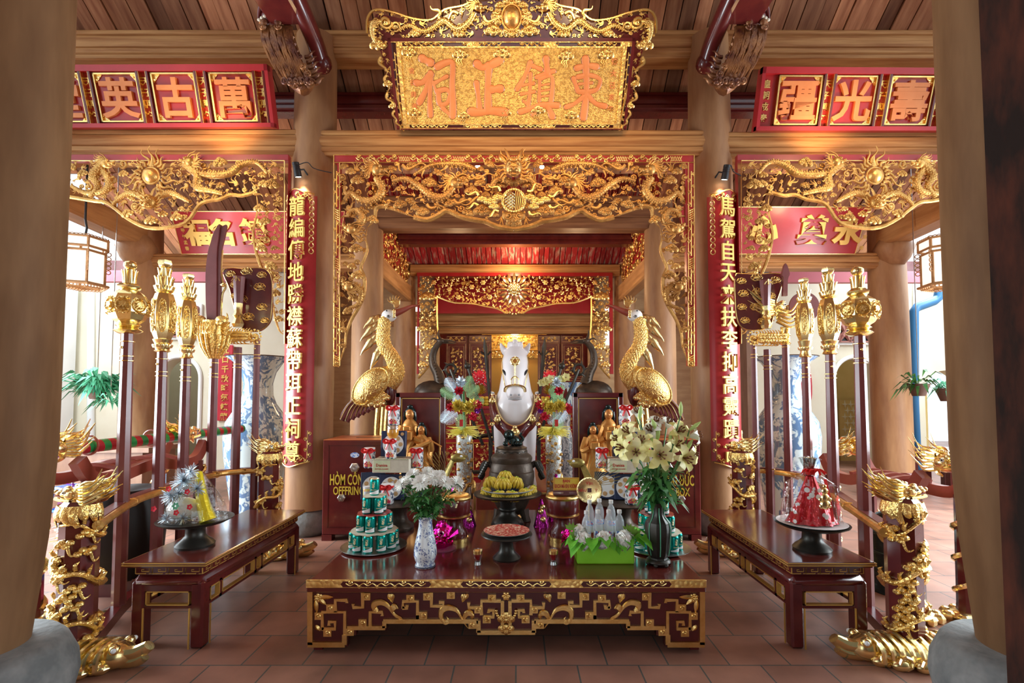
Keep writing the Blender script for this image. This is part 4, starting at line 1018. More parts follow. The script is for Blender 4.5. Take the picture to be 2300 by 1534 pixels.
pt = bpts(1692, 2310, 296, 154, 296, 158)
side_board('red name board with gold characters in framed panels, on the beam at the upper right', pt, '疆光壽昌', [(x-1692)/618 for x in (1780, 1900, 2025, 2150)], 2, .028)
# ---- plain red boards in the rear side bays
def plain_board(label, x0, x1, xt0, xt1, yb, yt, chars, px, small, spx, Y=7.0):
    f = plank_frame(P(x0, yb, Y), P(x1, yb, Y), P(xt0, yt, Y-.25), P(xt1, yt, Y-.25)); t = thing('name_board', label, 'name board', f(.5, 0))
    b = MB(); slab(b, f, 0, 1, 0, 1, -.05, 0); b.build('plank', G('board_red'), t, smooth=0)
    b = MB()
    for q in ((0, 1, 0, .012), (0, 1, .985, 1), (0, .004, 0, 1), (.996, 1, 0, 1)): slab(b, f, *q, 0, .006)
    b.build('gilt_edge', G('gold'), t, smooth=0)
    for ch, x in zip(chars, px): b = MB(); glyph(b, f, ch, (x-x0)/(x1-x0), .52, .58*f.H, 0, .03, .04); b.build('character', G('gold_paint'), t, smooth=30)
    b = MB(); column_text(b, f, small, (spx-x0)/(x1-x0), .84, .14, .055, 0, .008); b.build('inscription', G('gold_paint'), t, smooth=0)
plain_board('plain red board with gold characters above the rear beam, behind the left screen', 408, 760, 383, 775, 571, 474, '福名鎮', (455, 505, 575), '歲次甲午孟春', 424)
plain_board('plain red board with gold characters above the rear beam, behind the right screen', 1540, 1920, 1525, 1952, 571, 464, '心奠永', (1712, 1815, 1890), '宋光重建', 1930)

# ---- couplet panels curved round the inner columns
def couplet(label, cx, rad, ptop, pbot, text, sg):
    t = thing('couplet_panel', label, 'couplet panel', (cx, 5.3, P(0, pbot, 5.05).z))
    y0 = 5.3; zt, zb = P(0, ptop, 5.05).z, P(0, pbot, 5.05).z; A = .95; ac = sg*.44
    b = MB(); n = 24
    def outline(a): return zt+.03*cos(a*3.6)-.02*abs(sin(a*2.4)), zb-.025*cos(a*3.6)+.02*abs(sin(a*2.4))
    vs = []; fs = []
    for i in range(n+1):
        a0_ = -A+2*A*i/n; top, bot = outline(a0_); a = ac+a0_
        for r_ in (rad+.03, rad+.006):
            for z in (bot, top): vs.append((cx+r_*sin(a), y0-r_*cos(a), z))
    for i in range(n):
        o = i*4; q = o+4
        fs += [(o, q, q+1, o+1), (o+3, q+3, q+2, o+2), (o+1, q+1, q+3, o+3), (o+2, q+2, q, o)]
    fs += [(0, 1, 3, 2), (n*4, n*4+2, n*4+3, n*4+1)]
    b.add(vs, fs); b.build('board', G('lacquer_red'), t, smooth=50)
    R = rad+.031; wrap = lambda x, y, z: (cx+(R+z*.0046)*sin(ac+x/R*.0046), y0-(R+z*.0046)*cos(ac+x/R*.0046), zt-y*.0046)
    L = (zt-zb)/.0046; hw = A*R/.0046-6; c = Carve(fn=wrap, seed=4)
    c.stroke([(-hw, 6), (-hw*.6, 2), (0, -7), (hw*.6, 2), (hw, 6)], 1.6, 'const', .5, 5, 5)
    c.stroke([(-hw, L-6), (-hw*.6, L-2), (0, L+6), (hw*.6, L-2), (hw, L-6)], 1.6, 'const', .5, 5, 5)
    for s in (-1, 1):
        for yy in (12, L-12): vine(c, s*4, yy-4*(1 if yy < 50 else -1), s*(hw-4), yy+2*(1 if yy < 50 else -1), 9, 1.3, 4, .3)
        for k in range(9): c.stroke([(s*(hw-5)+5*cos(2*pi*j/10), 26+k*14+6*sin(2*pi*j/10)) for j in range(11)], 1.1, 'const', .4, 5, 0)
        vine(c, s*(hw-5), L-75, s*(hw-5), L-15, 8, 1.2, 5, .3)
    c.done('gilt_border', G('gold'), t)
    nn = len(text); h = .2; st = (L-65)/(nn-1)*.0046; ag = sg*.26; n_ = Vector((sin(ag), -cos(ag), 0)); r_ = Vector((cos(ag), sin(ag), 0))
    for i, ch in enumerate(text):
        o = Vector((cx, y0, zt-.16-i*st))+n_*(R-.014); b = MB(); b.text(ch, h/.92, FR(o, r_, (0, 0, 1)),   .026, .012, 3, True, False, None, .86); b.build('character', G('gold_letter'), t, smooth=30)
couplet('red lacquer couplet panel with a column of gold characters, on the left inner column', LX, .235, 430, 1043, '龍編傳地勝襟蘇帶珥正祠尊', -1)
couplet('red lacquer couplet panel with a column of gold characters, on the right inner column', RX, .235, 432, 1045, '馬駕自天来扶李抑高靈蹟古', 1)
# couplets further back in the side bays
for (lb, x, y0_, y1_, Y, s, wd, ov) in (('flat bright red couplet strip with pale characters, behind the poles on the left', 505, 775, 945, 9.56, '江口千秋旺氣鎮龍', 36, 0), ('oval-topped red couplet strip with pale characters, behind the poles on the right', 1808, 822, 915, 9.56, '最古原聲信', 30, 1)):
    t = thing('couplet_panel', lb, 'couplet panel', P(x, y1_, Y)); b = MB(); p, q = P(x-wd/2, y1_, Y), P(x+wd/2, y0_, Y)
    if ov:
        hx, cz, hz = (q.x-p.x)/2, (p.z+q.z)/2, (q.z-p.z)/2; b.prism([((p.x+q.x)/2+hx*cos(a), cz+hz*(abs(sin(a))**.7)*(1 if sin(a) > 0 else -1)) for a in [2*pi*k/28 for k in range(28)]], -Y-.03, -Y, XZ)
    else: b.bb((p.x, Y, p.z), (q.x, Y+.03, q.z), .006)
    b.build('board', G('paper_red'), t, smooth=0); b = MB(); n = len(s); hh = (q.z-p.z)/n*.72
    for i, ch in enumerate(s): b.text(ch, hh/.92, FR(((p.x+q.x)/2, Y-.001, q.z-(i+.55)*(q.z-p.z)/n)), .008, .03, 2)
    b.build('character_relief', G('gold_paint'), t, smooth=0)

# ---- dragon-headed brackets reaching out of the roof at the two inner columns
def bracket(sg, label):
    mx = (lambda x: x) if sg < 0 else (lambda x: 2308-x)
    t = thing('dragon_bracket', label, 'bracket', P(mx(700), 150, 4.9))
    # scroll-ended red beam coming down towards the column
    b = MB(); q = [P(mx(640), -60, 4.3), P(mx(676), 20, 4.55), P(mx(706), 90, 4.8), P(mx(722), 140, 4.95)]
    b.tube(cr(q, 6), lambda k: .105, 12, .8, up=(1, 0, 0)); b.sph(P(mx(722), 142, 4.95), .105, 14, 10); b.build('beam_end', G('lacquer'), t, smooth=50)
    c = Carve(fn=lambda x, y, z: (lambda p: (p.x, p.y-z*S(4.75), p.z))(P(mx(x), y, 4.75)), seed=6)
    c.body([(618, 40), (630, 80), (648, 130), (668, 175), (690, 196)], 30, 0, False, taper=.35)
    for k in range(26):
        x = 600+k*2.6; c.stroke([(x, 78, 24), (x+6+10*sin(k), 115, 30), (x+24, 160, 26), (x+40+5*cos(k*2), 192, 20)], 4.2, 'end', 0, 6, 4)
    for k in range(7): c.spiral(655+k*9, 92+k*18, 8, 2.6, k, 1.3, 1 if k % 2 else -1, 24)
    for k in range(6): c.tongue(690+k*4, 135+k*12, -.4, 26, 5, .1, 10)
    for k in range(5): c.spiral(650+k*13, 200-2*abs(k-2), 8, 3, k, 1.3, 1, 24)
    c.cloud(685, 196, 18, 0, 14); c.ball(610, 75, 8, 34); c.ball(640, 75, 8, 34)
    for x in (606, 640): c.spiral(x, 84, 7, 2.6, 0, 1.3, 1, 34)
    c.stroke([(594, 70, 24), (620, 62, 36), (650, 76, 26)], 5, 'both', 0, 6, 4); c.done('bearded_mask', G('gold_brown'), t)
    c = Carve(fn=lambda x, y, z: (lambda p: (p.x, p.y-z*S(4.7), p.z))(P(mx(x), y, 4.7)))
    c.ball(618, 48, 34, 0, 24, 30, 16, 10); c.stroke([(590, 62, 20), (600, 38, 28), (622, 30, 32), (646, 44, 26), (652, 66, 18)], 7, 'both', 0, 8, 5); c.done('snout', G('lacquer'), t)
    c = Carve(fn=lambda x, y, z: (lambda p: (p.x, p.y-z*S(4.7), p.z))(P(mx(x), y, 4.7)))
    for k in range(8): c.ball(594+k*7, 62-7*sin(pi*k/7), 4.4, 27-(k-3.5)**2*.3, 3.6)
    c.done('teeth', G('ivory'), t)
    b = MB(); p = P(mx(618), 8, 4.4); b.box((p.x, 4.4, p.z+.05), (.34, .5, .14), 0, None, .02); b.build('cap_block', G('lacquer'), t, smooth=0)
bracket(-1, 'dark red bracket with a bearded dragon mask under the roof, above the left inner column')
bracket(1, 'dark red bracket with a bearded dragon mask under the roof, above the right inner column')

# ---- small black spotlights on the inner columns
for (lb, x, y, sg) in (('small black spotlight clamped to the left inner column above the red couplet', 667, 382, -1), ('small black spotlight clamped to the right inner column above the red couplet', 1630, 388, 1)):
    Y = 4.98; p = P(x, y, Y); t = thing('spotlight', lb, 'spotlight', p)
    d = Vector((.12*-sg, .28, -1)).normalized(); M = Matrix.Translation(p) @ d.to_track_quat('Z', 'Y').to_matrix().to_4x4()
    b = MB(); b.lathe([(.0, -.075), (.034, -.075), (.036, -.05), (.032, -.045), (.036, -.03), (.032, -.025), (.036, -.01), (.032, -.005), (.036, .01), (.037, .07), (.031, .07), (.031, .06), (0, .06)], (0, 0, 0), 20, M); b.build('housing', G('black_plastic'), t, smooth=30)
    b = MB(); b.lathe([(0, .061), (.030, .061), (.030, .066), (0, .066)], (0, 0, 0), 20, M); b.build('lens', G('lamp_lens'), t, smooth=0)
    b = MB(); q = [p, p+Vector((-sg*.05, .05, .03)), p+Vector((-sg*.07, .10, -.01))]; b.tube(q, .009, 6); b.build('bracket_arm', G('black_plastic'), t)
    b = MB(); e = P(745 if sg < 0 else 1665, 388 if sg < 0 else 395, 5.02); q = cr([p+Vector((0, .03, .07)), p+Vector((.1*(1 if sg < 0 else .6), .02, .09)), (p+e)/2+Vector((0, 0, .03)), e], 6); b.tube(q, .005, 5); b.build('cord', G('black_plastic'), t)
    spot(p+d*.10, p+d*1.2+Vector((0, .12, 0)), 16, 70, .8, .02, (1, .8, .52))
# two bare bulbs tucked in the central screen
for k, (lb, x, y) in enumerate((('tiny lit bulb peeping through the central screen, left of its dragon mask', 1073, 374), ('tiny lit bulb peeping through the central screen, right of its dragon mask', 1217, 375))):
    t = thing('light_bulb', lb, 'light bulb', P(x, y, 5.24)); p = P(x, y, 5.24); b = MB(); b.sph(p, (.026, .026, .022), 12, 8); b.build('bulb', G('lamp_lens'), t); b = MB(); b.bb(p+Vector((-.015, -.01, .018)), p+Vector((.015, .02, .06))); b.build('socket', G('black_plastic'), t, smooth=0)
# ================================================================ ALTAR TABLE
YA, ZA = 2.84, .392
xl, xr = P(692, 1452, YA).x, P(1582, 1452, YA).x
YAB = 4.62
t = thing('altar_table', 'low wide red lacquered altar table with gilded fretwork front, in the middle of the floor', 'table', ((xl+xr)/2, 3.7, 0))
b = MB(); b.bb((xl-.01, YA-.015, ZA-.055), (xr+.01, YAB, ZA), .006); b.build('tabletop', G('lacquer_top'), t, smooth=30)
zf = lambda x, y: (690+x/2.987, 1280+y/2.987)
fn = lambda x, y, z: (lambda p: (p.x, p.y-z*S(YA), p.z))(P(x, y, YA))
prof = [(693, 1330), (693, 1452), (781, 1452), (781, 1427), (800, 1427), (800, 1414), (868, 1414), (868, 1400), (1070, 1400), (1070, 1424), (1137, 1424), (1137, 1330)]
c = Carve(fn=fn); c.prism([(x, -y) for x, y in [(693, 1316)]+prof[1:11]+[(1137.2, 1316)]], -14, 0); c.mirror(1137); c.done('apron_front', G('lacquer_dark'), t, 0)
b = MB()
for sx in (xl+.02, xr-.02-.05): 
    b.prism([(YA+.03, ZA-.055), (YAB-.02, ZA-.055), (YAB-.02, 0), (YAB-.25, 0), (YAB-.32, .14), (YA+.35, .14), (YA+.28, 0), (YA+.03, 0)], sx, sx+.05, YZ)
b.bb((xl+.05, YAB-.07, .14), (xr-.05, YAB-.02, ZA-.055)); b.build('apron_sides', G('lacquer'), t, smooth=0)
c = Carve(fn=fn, seed=9)
def sq(pts, r=5.0, w=4.2, z=0): c.tube([Vector((p[0], -p[1], z)) for p in pts], r*1.25, 4, .9, up=(0, 0, 1), a0=pi/4)
def fr(pts, r=4.3): sq([zf(*p) for p in pts], r)
def blk(x, y, sg=1):
    x, y = zf(x, y); c.prism([(x-9, -y-8), (x+9, -y-8), (x+9, -y+8), (x-9, -y+8)], 0, 4.5); c.spiral(x, y, 5.5, 1.8, pi/2, 1.3, sg, 4.5)
sq([(698, 1318), (698, 1446)], 6.5); sq([(693, 1446), (776, 1446)], 6.5); sq([(775, 1446), (775, 1424)], 6); sq([(781, 1409), (866, 1409)], 5); sq([(864, 1409), (864, 1394)], 5)
sq([(862, 1394), (1074, 1394)], 5.5); sq([(1075, 1392), (1075, 1419)], 5.5); sq([(1072, 1419), (1137, 1419)], 5.5); sq([(693, 1323), (1137, 1323)], 6)
for q in ([(105, 400), (105, 280), (255, 280), (255, 465)], [(100, 392), (190, 392), (190, 345), (150, 345), (150, 370)], [(192, 280), (192, 200), (268, 200), (268, 218)], [(312, 225), (312, 248), (375, 248), (375, 150)],
          [(425, 390), (425, 280), (505, 280), (505, 305)], [(645, 255), (645, 208), (742, 208), (742, 345)], [(640, 252), (672, 252), (672, 232)], [(835, 150), (835, 240), (915, 240), (915, 215), (885, 215)], [(742, 345), (742, 300)],
          [(1170, 300), (1170, 205), (1300, 205)], [(1185, 312), (1250, 312), (1250, 268), (1218, 268), (1218, 285)], [(1085, 215), (1085, 250), (1145, 250)], [(1310, 205), (1310, 420)], [(280, 385), (340, 385)]): fr(q)
for (x, y, s) in ((160, 250, 1), (82, 305, 1), (140, 418, -1), (400, 175, 1), (375, 350, -1), (290, 412, 1), (695, 187, 1), (780, 300, -1), (808, 175, 1), (1150, 262, 1), (1205, 328, -1), (1240, 185, 1), (1110, 365, 1), (965, 165, -1)): blk(x, y, s)
for pts in ([(640, 325), (590, 300), (545, 240), (500, 215), (455, 225), (445, 255), (465, 268), (475, 252)], [(575, 290), (570, 262), (590, 243), (608, 250)], [(1075, 380), (1040, 330), (1005, 270), (950, 250), (905, 270), (900, 320), (925, 348), (950, 335), (940, 318)], [(1045, 345), (1065, 295), (1098, 285), (1108, 305), (1095, 315)]):
    for o in (-9, 0, 9):
        q = [zf(x+o*.5, y+o*.9) for x, y in pts]; c.stroke(q, 4.4, 'both', 2.5, 6, 4)
for (x, y, a, L) in ((560, 160, 1.35, 21), (545, 160, 1.1, 17), (575, 160, 1.7, 15), (1060, 160, 1.9, 20), (1045, 160, 1.5, 14), (1080, 160, 2.2, 15), (60, 370, .9, 16), (75, 180, 0, 34), (60, 200, 1.5, 30), (80, 190, .7, 22)):
    x, y = zf(x, y); c.leaf(x, y, a, L, 5.5, 2)
x, y = zf(78, 188); c.flower(x, y, 12, 7, 1)
x, y = zf(1335, 175); c.flower(x, y, 11, 6, 2)
for k in range(13): a = pi*k/12; q = zf(1335, 270); c.ball(q[0]+22*cos(a), q[1]+22*sin(a), 3.4, 4)
x, y = zf(1335, 300); c.cloud(x, y+8, 13, 0, 3); c.cloud(x, y+30, 12, pi, 3)
c.mirror(1137); c.done('apron_fretwork', G('gold'), t)
b = MB(); p, q = P(690, 1318, YA), P(1584, 1300, YA); b.bb((p.x, YA-.02, p.z), (q.x, YA-.006, q.z), .003); p2, q2 = P(694, 1328, YA), P(1581, 1318, YA); b.bb((p2.x, YA-.012, p2.z), (q2.x, YA-.002, q2.z), .003)
b.build('frieze', G('gold_diaper'), t, smooth=0)
fn2 = lambda x, y, z: (lambda p: (p.x, p.y-.02-z*S(YA), p.z))(P(x, y, YA))
c = Carve(fn=fn2)
for x0_ in (768, 1036, 1304):
    x1_ = x0_+202; c.prism([(x0_+5, -1303), (x1_-5, -1303), (x1_, -1309), (x1_-5, -1315.5), (x0_+5, -1315.5), (x0_, -1309)], 0, .8)
c.done('frieze_cartouche', G('lacquer_dark'), t, 0)
c = Carve(fn=fn2)
for x0_ in (768, 1036, 1304): vine(c, x0_+12, 1309.3, x0_+190, 1309.3, 8.5, 1.3, 9, 1.5)
c.done('frieze_vine', G('gold'), t)

# ================================================================ BENCHES
def bench(label, x0, x1, y0, y1, H, rz=0):
    t = thing('altar_bench', label, 'bench', ((x0+x1)/2, (y0+y1)/2, 0)); w_, d_ = x1-x0, y1-y0
    cx, cy = (x0+x1)/2, (y0+y1)/2
    b = MB(); b.bb((x0, y0, H-.022), (x1, y1, H), .006); b.bb((x0+.012, y0+.012, H-.034), (x1-.012, y1-.012, H-.022)); b.build('tabletop', G('lacquer_top'), t, smooth=30)
    b = MB(); e = .045; b.bb((x0+e, y0+e, H-.085), (x1-e, y1-e, H-.034)); b.bb((x0+.03, y0+.03, H-.165), (x1-.03, y1-.03, H-.085), .03); 
    b.build('waist', G('lacquer'), t, smooth=50)
    lw = .075; gb = MB(); rb = MB()
    for ix, lx in enumerate((x0+.03, x1-.03-lw)):
        for iy, ly in enumerate((y0+.03, y1-.03-lw)):
            b = MB(); b.bb((lx, ly, 0), (lx+lw, ly+lw, H-.12), .012); b.build('leg', G('lacquer'), t, smooth=30)
            gx = lx+lw if ix == 0 else lx; gy = ly+lw if iy == 0 else ly
            fy = y0+.03 if iy == 0 else y1-.03; fx = x0+.03 if ix == 0 else x1-.03
            gb.bb((gx-.004, fy-.003, 0), (gx+.004, fy+.003, H-.27)); gb.bb((fx-.003, gy-.004, 0), (fx+.003, gy+.004, H-.27))
    zt, zb = H-.165, H-.275
    def rails(b, a0, a1, fixed, ax, cells):
        """apron frame between legs with open cells; ax 0: along x at y=fixed, 1: along y at x=fixed"""
        def bx(b, u0, u1, z0, z1, th=.022):
            if ax == 0: b.bb((u0, fixed-th/2, z0), (u1, fixed+th/2, z1))
            else: b.bb((fixed-th/2, u0, z0), (fixed+th/2, u1, z1))
        bx(b, a0, a1, zb, zb+.018); bx(b, a0, a1, zt-.012, zt+.02)
        u = a0; tot = sum(cells); L = a1-a0
        for i, cc in enumerate(cells):
            v = u+L*cc/tot
            if i < len(cells)-1: bx(b, v-.012, v+.012, zb, zt)
            g0, g1 = u+.012, v-.012
            for th in (.028,):
                bx(gb, g0, g1, zb+.018, zb+.024, th); bx(gb, g0, g1, zt-.018, zt-.012, th); bx(gb, g0, g0+.006, zb+.018, zt-.012, th); bx(gb, g1-.006, g1, zb+.018, zt-.012, th)
            u = v
    rails(rb, x0+.1, x1-.1, y0+.05, 0, [1]); rails(rb, x0+.1, x1-.1, y1-.05, 0, [1])
    rails(rb, y0+.1, y1-.1, x0+.05, 1, [1, 3.4, .7, 3.4, 1]); rails(rb, y0+.1, y1-.1, x1-.05, 1, [1, 3.4, .7, 3.4, 1])
    rb.build('apron_rail', G('lacquer'), t, smooth=0)
    for z in (H-.006, H-.018):
        for q in (((x0-.003, y0-.003, z-.003), (x1+.003, y0, z+.003)), ((x0-.003, y1, z-.003), (x1+.003, y1+.003, z+.003)), ((x0-.003, y0, z-.003), (x0, y1, z+.003)), ((x1, y0, z-.003), (x1+.003, y1, z+.003))): gb.bb(*q)
    gb.build('gilt_edging', G('gold_paint'), t, smooth=0)
    kb = MB(); h = .036; z0 = H-.078
    def key(o, r, L):
        n = max(2, round(L/.088)); s = L/n
        for i in range(n):
            a = o+r*(s*i); q = [(0, 0), (0, 1), (.82, 1), (.82, .35), (.36, .35), (.36, .65), (.5, .65)]; q2 = [(.18, 0), (1, 0), (1, 1)]
            for qq in (q, [(0, 0), (.62, 0), (.62, .12)], [(.82, 1), (1, 1), (1, 0), (.8, 0)]):
                kb.tube([a+r*(u*s)+Vector((0, 0, v*h)) for u, v in qq], .0028, 4, 1, up=(r.y, -r.x, 0), a0=pi/4)
    key(Vector((x0+e, y0+e-.001, z0)), Vector((1, 0, 0)), w_-2*e); key(Vector((x0+e, y1-e+.001, z0)), Vector((1, 0, 0)), w_-2*e)
    key(Vector((x0+e-.001, y0+e, z0)), Vector((0, 1, 0)), d_-2*e); key(Vector((x1-e+.001, y0+e, z0)), Vector((0, 1, 0)), d_-2*e)
    kb.build('key_fret', G('gold_paint'), t, smooth=0)
    return t
HB = .5
pL, pR = PZ(290, 1257, HB), PZ(474, 1257, HB)
bench('red lacquered bench with gold key fret, carrying the silver and yellow gift', pL.x, pR.x, 2.845, 4.16, HB)
pL2, pR2 = PZ(1761, 1258, HB), PZ(1956, 1258, HB)
bench('red lacquered bench with gold key fret, carrying the red gift', pL2.x, pR2.x, 2.845, 4.16, HB)

# ================================================================ WEAPON RACKS
def dragon_post(par, x, y, face, base_dir, z1=.86, name='rack_post'):
    """octagonal lacquer post wrapped by a gilded dragon, with a dragon head and a carp-turtle base"""
    b = MB(); b.lathe([(.088, .06), (.088, z1), (.07, z1+.02), (0, z1+.02)], (x, y, 0), 8); post = b.build(name, G('lacquer'), par, smooth=20)
    b = MB(); r = random.Random(int(x*100))
    n = 60; pts = [(x+.09*cos(face*(2*pi*2.6*k/n)+2), y+.09*sin(face*(2*pi*2.6*k/n)+2), .12+(z1-.2)*k/n+.02*sin(k*.8)) for k in range(n+1)]
    b.tube(pts, lambda k: .036*(.5+.5*sin(pi*min(1, k*.9+.1))), 8, .45, up=(0, 0, 1))
    for k in range(4, n, 2): q = pts[k]; a = face*(2*pi*2.6*k/n)+2; b.tube([(x+.1*cos(a), y+.1*sin(a), q[2]+.02), (x+.115*cos(a), y+.115*sin(a), q[2]+.045), (x+.105*cos(a+.15), y+.105*sin(a+.15), q[2]+.06)], [.012, .010, .002], 5)
    for k in range(13):                                                 # clouds and limbs
        a = r.uniform(-pi, .2); z = .14+(z1-.25)*k/13; cx, cy = x+.092*cos(a), y+.092*sin(a)
        for j in range(4): b.sph((x+.094*cos(a+.22*(j-1.5)), y+.094*sin(a+.22*(j-1.5)), z+.018*(j % 2)), (.022, .022, .017), 7, 5)
        m = [(x+.1*cos(a+.35*u), y+.1*sin(a+.35*u), z-.03*u+.02*sin(u*4)) for u in (0, .5, 1, 1.5, 2)]; b.tube(cr(m, 4), lambda k: .013*(1-.8*k), 6, .7)
    for k in range(9):
        a = -pi/2+(k-4)*.42; b.tube(cr([(x+.09*cos(a), y+.09*sin(a), z1-.0), (x+.105*cos(a), y+.105*sin(a), z1-.05), (x+.095*cos(a+.2), y+.095*sin(a+.2), z1-.07-.02*(k % 3))], 4), lambda k: .03*(1-.6*k), 6, .35, up=(cos(a), sin(a), 0))
    b.build('wrapped_dragon', G('gold_relief'), post)
    dragon_head(post, (x, y, z1+.05), face, .082)
    base = MB(); d = base_dir; y0_ = y; y = y-.04 if y < 3.5 else y                                              # carp-turtle base
    base.sph((x, y, .05), (.26, .12, .085), 20, 10); base.sph((x+d*.26, y, .075), (.095, .075, .07), 14, 8); base.tube(cr([(x+d*.30, y, .075), (x+d*.37, y, .085), (x+d*.43, y, .12)], 4), lambda k: .058*(1-.45*k), 10, .75)
    base.tube(cr([(x+d*.28, y, .03), (x+d*.36, y, .035), (x+d*.41, y, .06)], 4), lambda k: .05*(1-.5*k), 10, .6)
    base.sph((x+d*.285, y-.05, .12), .028, 10, 7); base.sph((x+d*.285, y+.05, .12), .028, 10, 7)
    for k in range(14):                                                    # waves of the fringe
        a = 2*pi*k/14; base.sph((x+.27*cos(a)-d*.03, y+.125*sin(a), .03), (.055, .04, .035), 9, 6); 
        base.tube([(x+.25*cos(a)+.035*cos(q*.8)-d*.03, y+.12*sin(a)-.03-.0*q, .045+.032*sin(q*.8)) for q in range(9)], .008, 5)
    for k in range(9): base.tube(cr([(x-d*(.18-.05*k), y-.118+.02*abs(k-4)*.3, .03), (x-d*(.17-.05*k), y-.09, .11), (x-d*(.16-.05*k), y, .142), (x-d*(.17-.05*k), y+.09, .11)], 4), .013, 6)
    for k in range(5): base.tube(cr([(x-d*.22, y+(k-2)*.04, .06), (x-d*.30, y+(k-2)*.05, .08+.01*(k % 2)), (x-d*.36, y+(k-2)*.07, .05)], 4), lambda q: .026*(1-.7*q), 7)
    bo = base.build('carp_base', G('gold_bright'), par)
    e = MB(); e.sph((x+d*.297, y-.073, .125), .0125, 10, 7); e.sph((x+d*.297, y+.073, .125), .0125, 10, 7); e.build('eyeball', G('eye_white'), bo)
    return post
def dragon_head(par, c, d, R, lac=True, name='dragon_head'):
    """gilded dragon head in the round facing x*d; R about half its height"""
    x, y, z = c; b = MB(); Q = lambda u, v, w: (x+d*u*R, y+v*R, z+w*R)
    e = lambda u, v, w, ru, rv, rw, n=12, m=8: b.sph(Q(u, v, w), (ru*R, rv*R, rw*R), n, m)
    e(0, 0, 0, .85, .72, .62); e(.75, 0, .05, .62, .5, .30); e(1.25, 0, .14, .36, .42, .22); e(1.5, .2, .22, .16, .16, .15); e(1.5, -.2, .22, .16, .16, .15)
    for s in (-1, 1):
        e(.42, s*.5, .36, .34, .25, .2); e(.2, s*.62, .05, .4, .2, .3); e(.55, s*.38, .52, .22, .18, .13)
        b.tube(cr([Q(-.1, s*.35, .5), Q(-.6, s*.5, .85), Q(-1.3, s*.45, .95), Q(-1.9, s*.5, 1.35)], 5), lambda k: .13*R*(1-.75*k), 7)
        for k in range(7):
            w = -.55+.2*k; b.tube(cr([Q(-.2, s*.5, w*.8), Q(-.8, s*(.75+.1*(k % 2)), w), Q(-1.35, s*(.6+.15*(k % 2)), w+.25), Q(-1.85-.2*(k % 3), s*.62, w+.55+.1*k)], 5), lambda q: .17*R*(1-.85*q), 6, .6)
        b.tube(cr([Q(.3, s*.45, -.35), Q(.9, s*.42, -.3), Q(1.45, s*.35, -.2)], 4), lambda k: .16*R*(1-.3*k), 7)
        b.tube(cr([Q(-.1, s*.5, -.35), Q(.1, s*.62, -.6), Q(.35, s*.5, -.8)], 4), lambda k: .2*R*(1-.7*k), 6)
    for k in range(5): b.tube(cr([Q(-.3, (k-2)*.2, .5), Q(-.9, (k-2)*.22, .75), Q(-1.6, (k-2)*.25, .75+.15*(k % 2))], 4), lambda q: .16*R*(1-.85*q), 6, .7)
    for k in range(6): b.sph(Q(.1-.16*k, 0, .62+.02*k), (.12*R, .09*R, .16*R), 7, 5)
    h = b.build(name, G('gold_bright'), par, True)
    b = MB(); b.tube(cr([Q(.4, 0, -.05), Q(1.0, 0, -.08), Q(1.5, 0, -.02)], 4), lambda k: .36*R*(1-.2*k), 10, .35, up=(0, 0, 1)); b.tube(cr([Q(.3, 0, -.42), Q(.9, 0, -.42), Q(1.4, 0, -.30)], 4), lambda k: .36*R*(1-.3*k), 10, .4, up=(0, 0, 1)); b.build('mouth', G('lacquer_red'), par)
    b = MB()
    for s in (-1, 1): b.sph(Q(.52, s*.66, .24), .125*R, 10, 8)
    b.build('eyeball', G('eye_white'), par); b = MB()
    for s in (-1, 1): b.sph(Q(.56, s*.755, .25), .06*R, 8, 6)
    b.build('pupil', G('dark'), par)
    return h
RAILZ = .79
def rail_z(x): return .76+.03*(x-222)/383 if x < 1163 else .70+.08*(1985-x)/320
def rail_curve(px): return [PZ(x, y, rail_z(x)) for x, y in px]
railL = rail_curve([(222, 1155), (290, 1122), (360, 1097), (412, 1081), (478, 1062), (540, 1055), (605, 1053)])
railR = rail_curve([(1985, 1182), (1912, 1131), (1852, 1091), (1800, 1066), (1742, 1056), (1700, 1053), (1665, 1053)])
def rack(label, rail, sg):
    t = thing('weapon_rack', label, 'weapon rack', (rail[3].x, rail[3].y, 0))
    p0, p1 = (Vector((-2.40, 2.72, 0)) if sg < 0 else Vector((2.17, 2.80, 0))), rail[-1]; rail = [Vector((p0.x-sg*.07, p0.y, rail[0].z))]+rail[1:]
    dragon_post(t, p0.x, p0.y, sg, -sg); dragon_post(t, p1.x, p1.y, -sg, -sg, .93)
    q = cr(rail, 8)
    b = MB(); b.tube(q, .042, 4, .55, up=(0, 0, 1), a0=pi/4); b.build('top_rail', G('lacquer_pole'), t, smooth=20)
    b = MB(); q2 = [Vector((v.x-sg*.045, v.y-.02, v.z-.012)) for v in q]; b.tube(q2, lambda k: .024*(1+.16*max(0, cos(k*2*pi*6))**8), 9)
    for k in range(1, 6):
        v = q2[int(k*len(q2)/6)]; b.tube(cr([v, v+Vector((-sg*.02, -.02, .02)), v+Vector((-sg*.01, -.07, .035))], 4), lambda u: .015*(1-.8*u), 6); b.sph(v, (.03, .03, .03), 8, 6)
    b.build('bamboo_moulding', G('gold_old'), t)
    b = MB(); b.tube([Vector((v.x, v.y, .10)) for v in q], .045, 4, 1.0, up=(0, 0, 1), a0=pi/4); b.build('bottom_rail', G('lacquer'), t, smooth=20)
    return t
rack('curved red and gold rack with dragon posts holding the ceremonial weapons on the left', railL, -1)
rack('curved red and gold rack with dragon posts holding the ceremonial weapons on the right', railR, 1)
GRP = 'ceremonial weapons in the racks'
def weapon(name, label, px, py, Y=None):
    p = PZ(px, py, rail_z(px)); t = thing(name, label, 'ceremonial weapon', (p.x, p.y, .12)); t['group'] = GRP

    return t, p
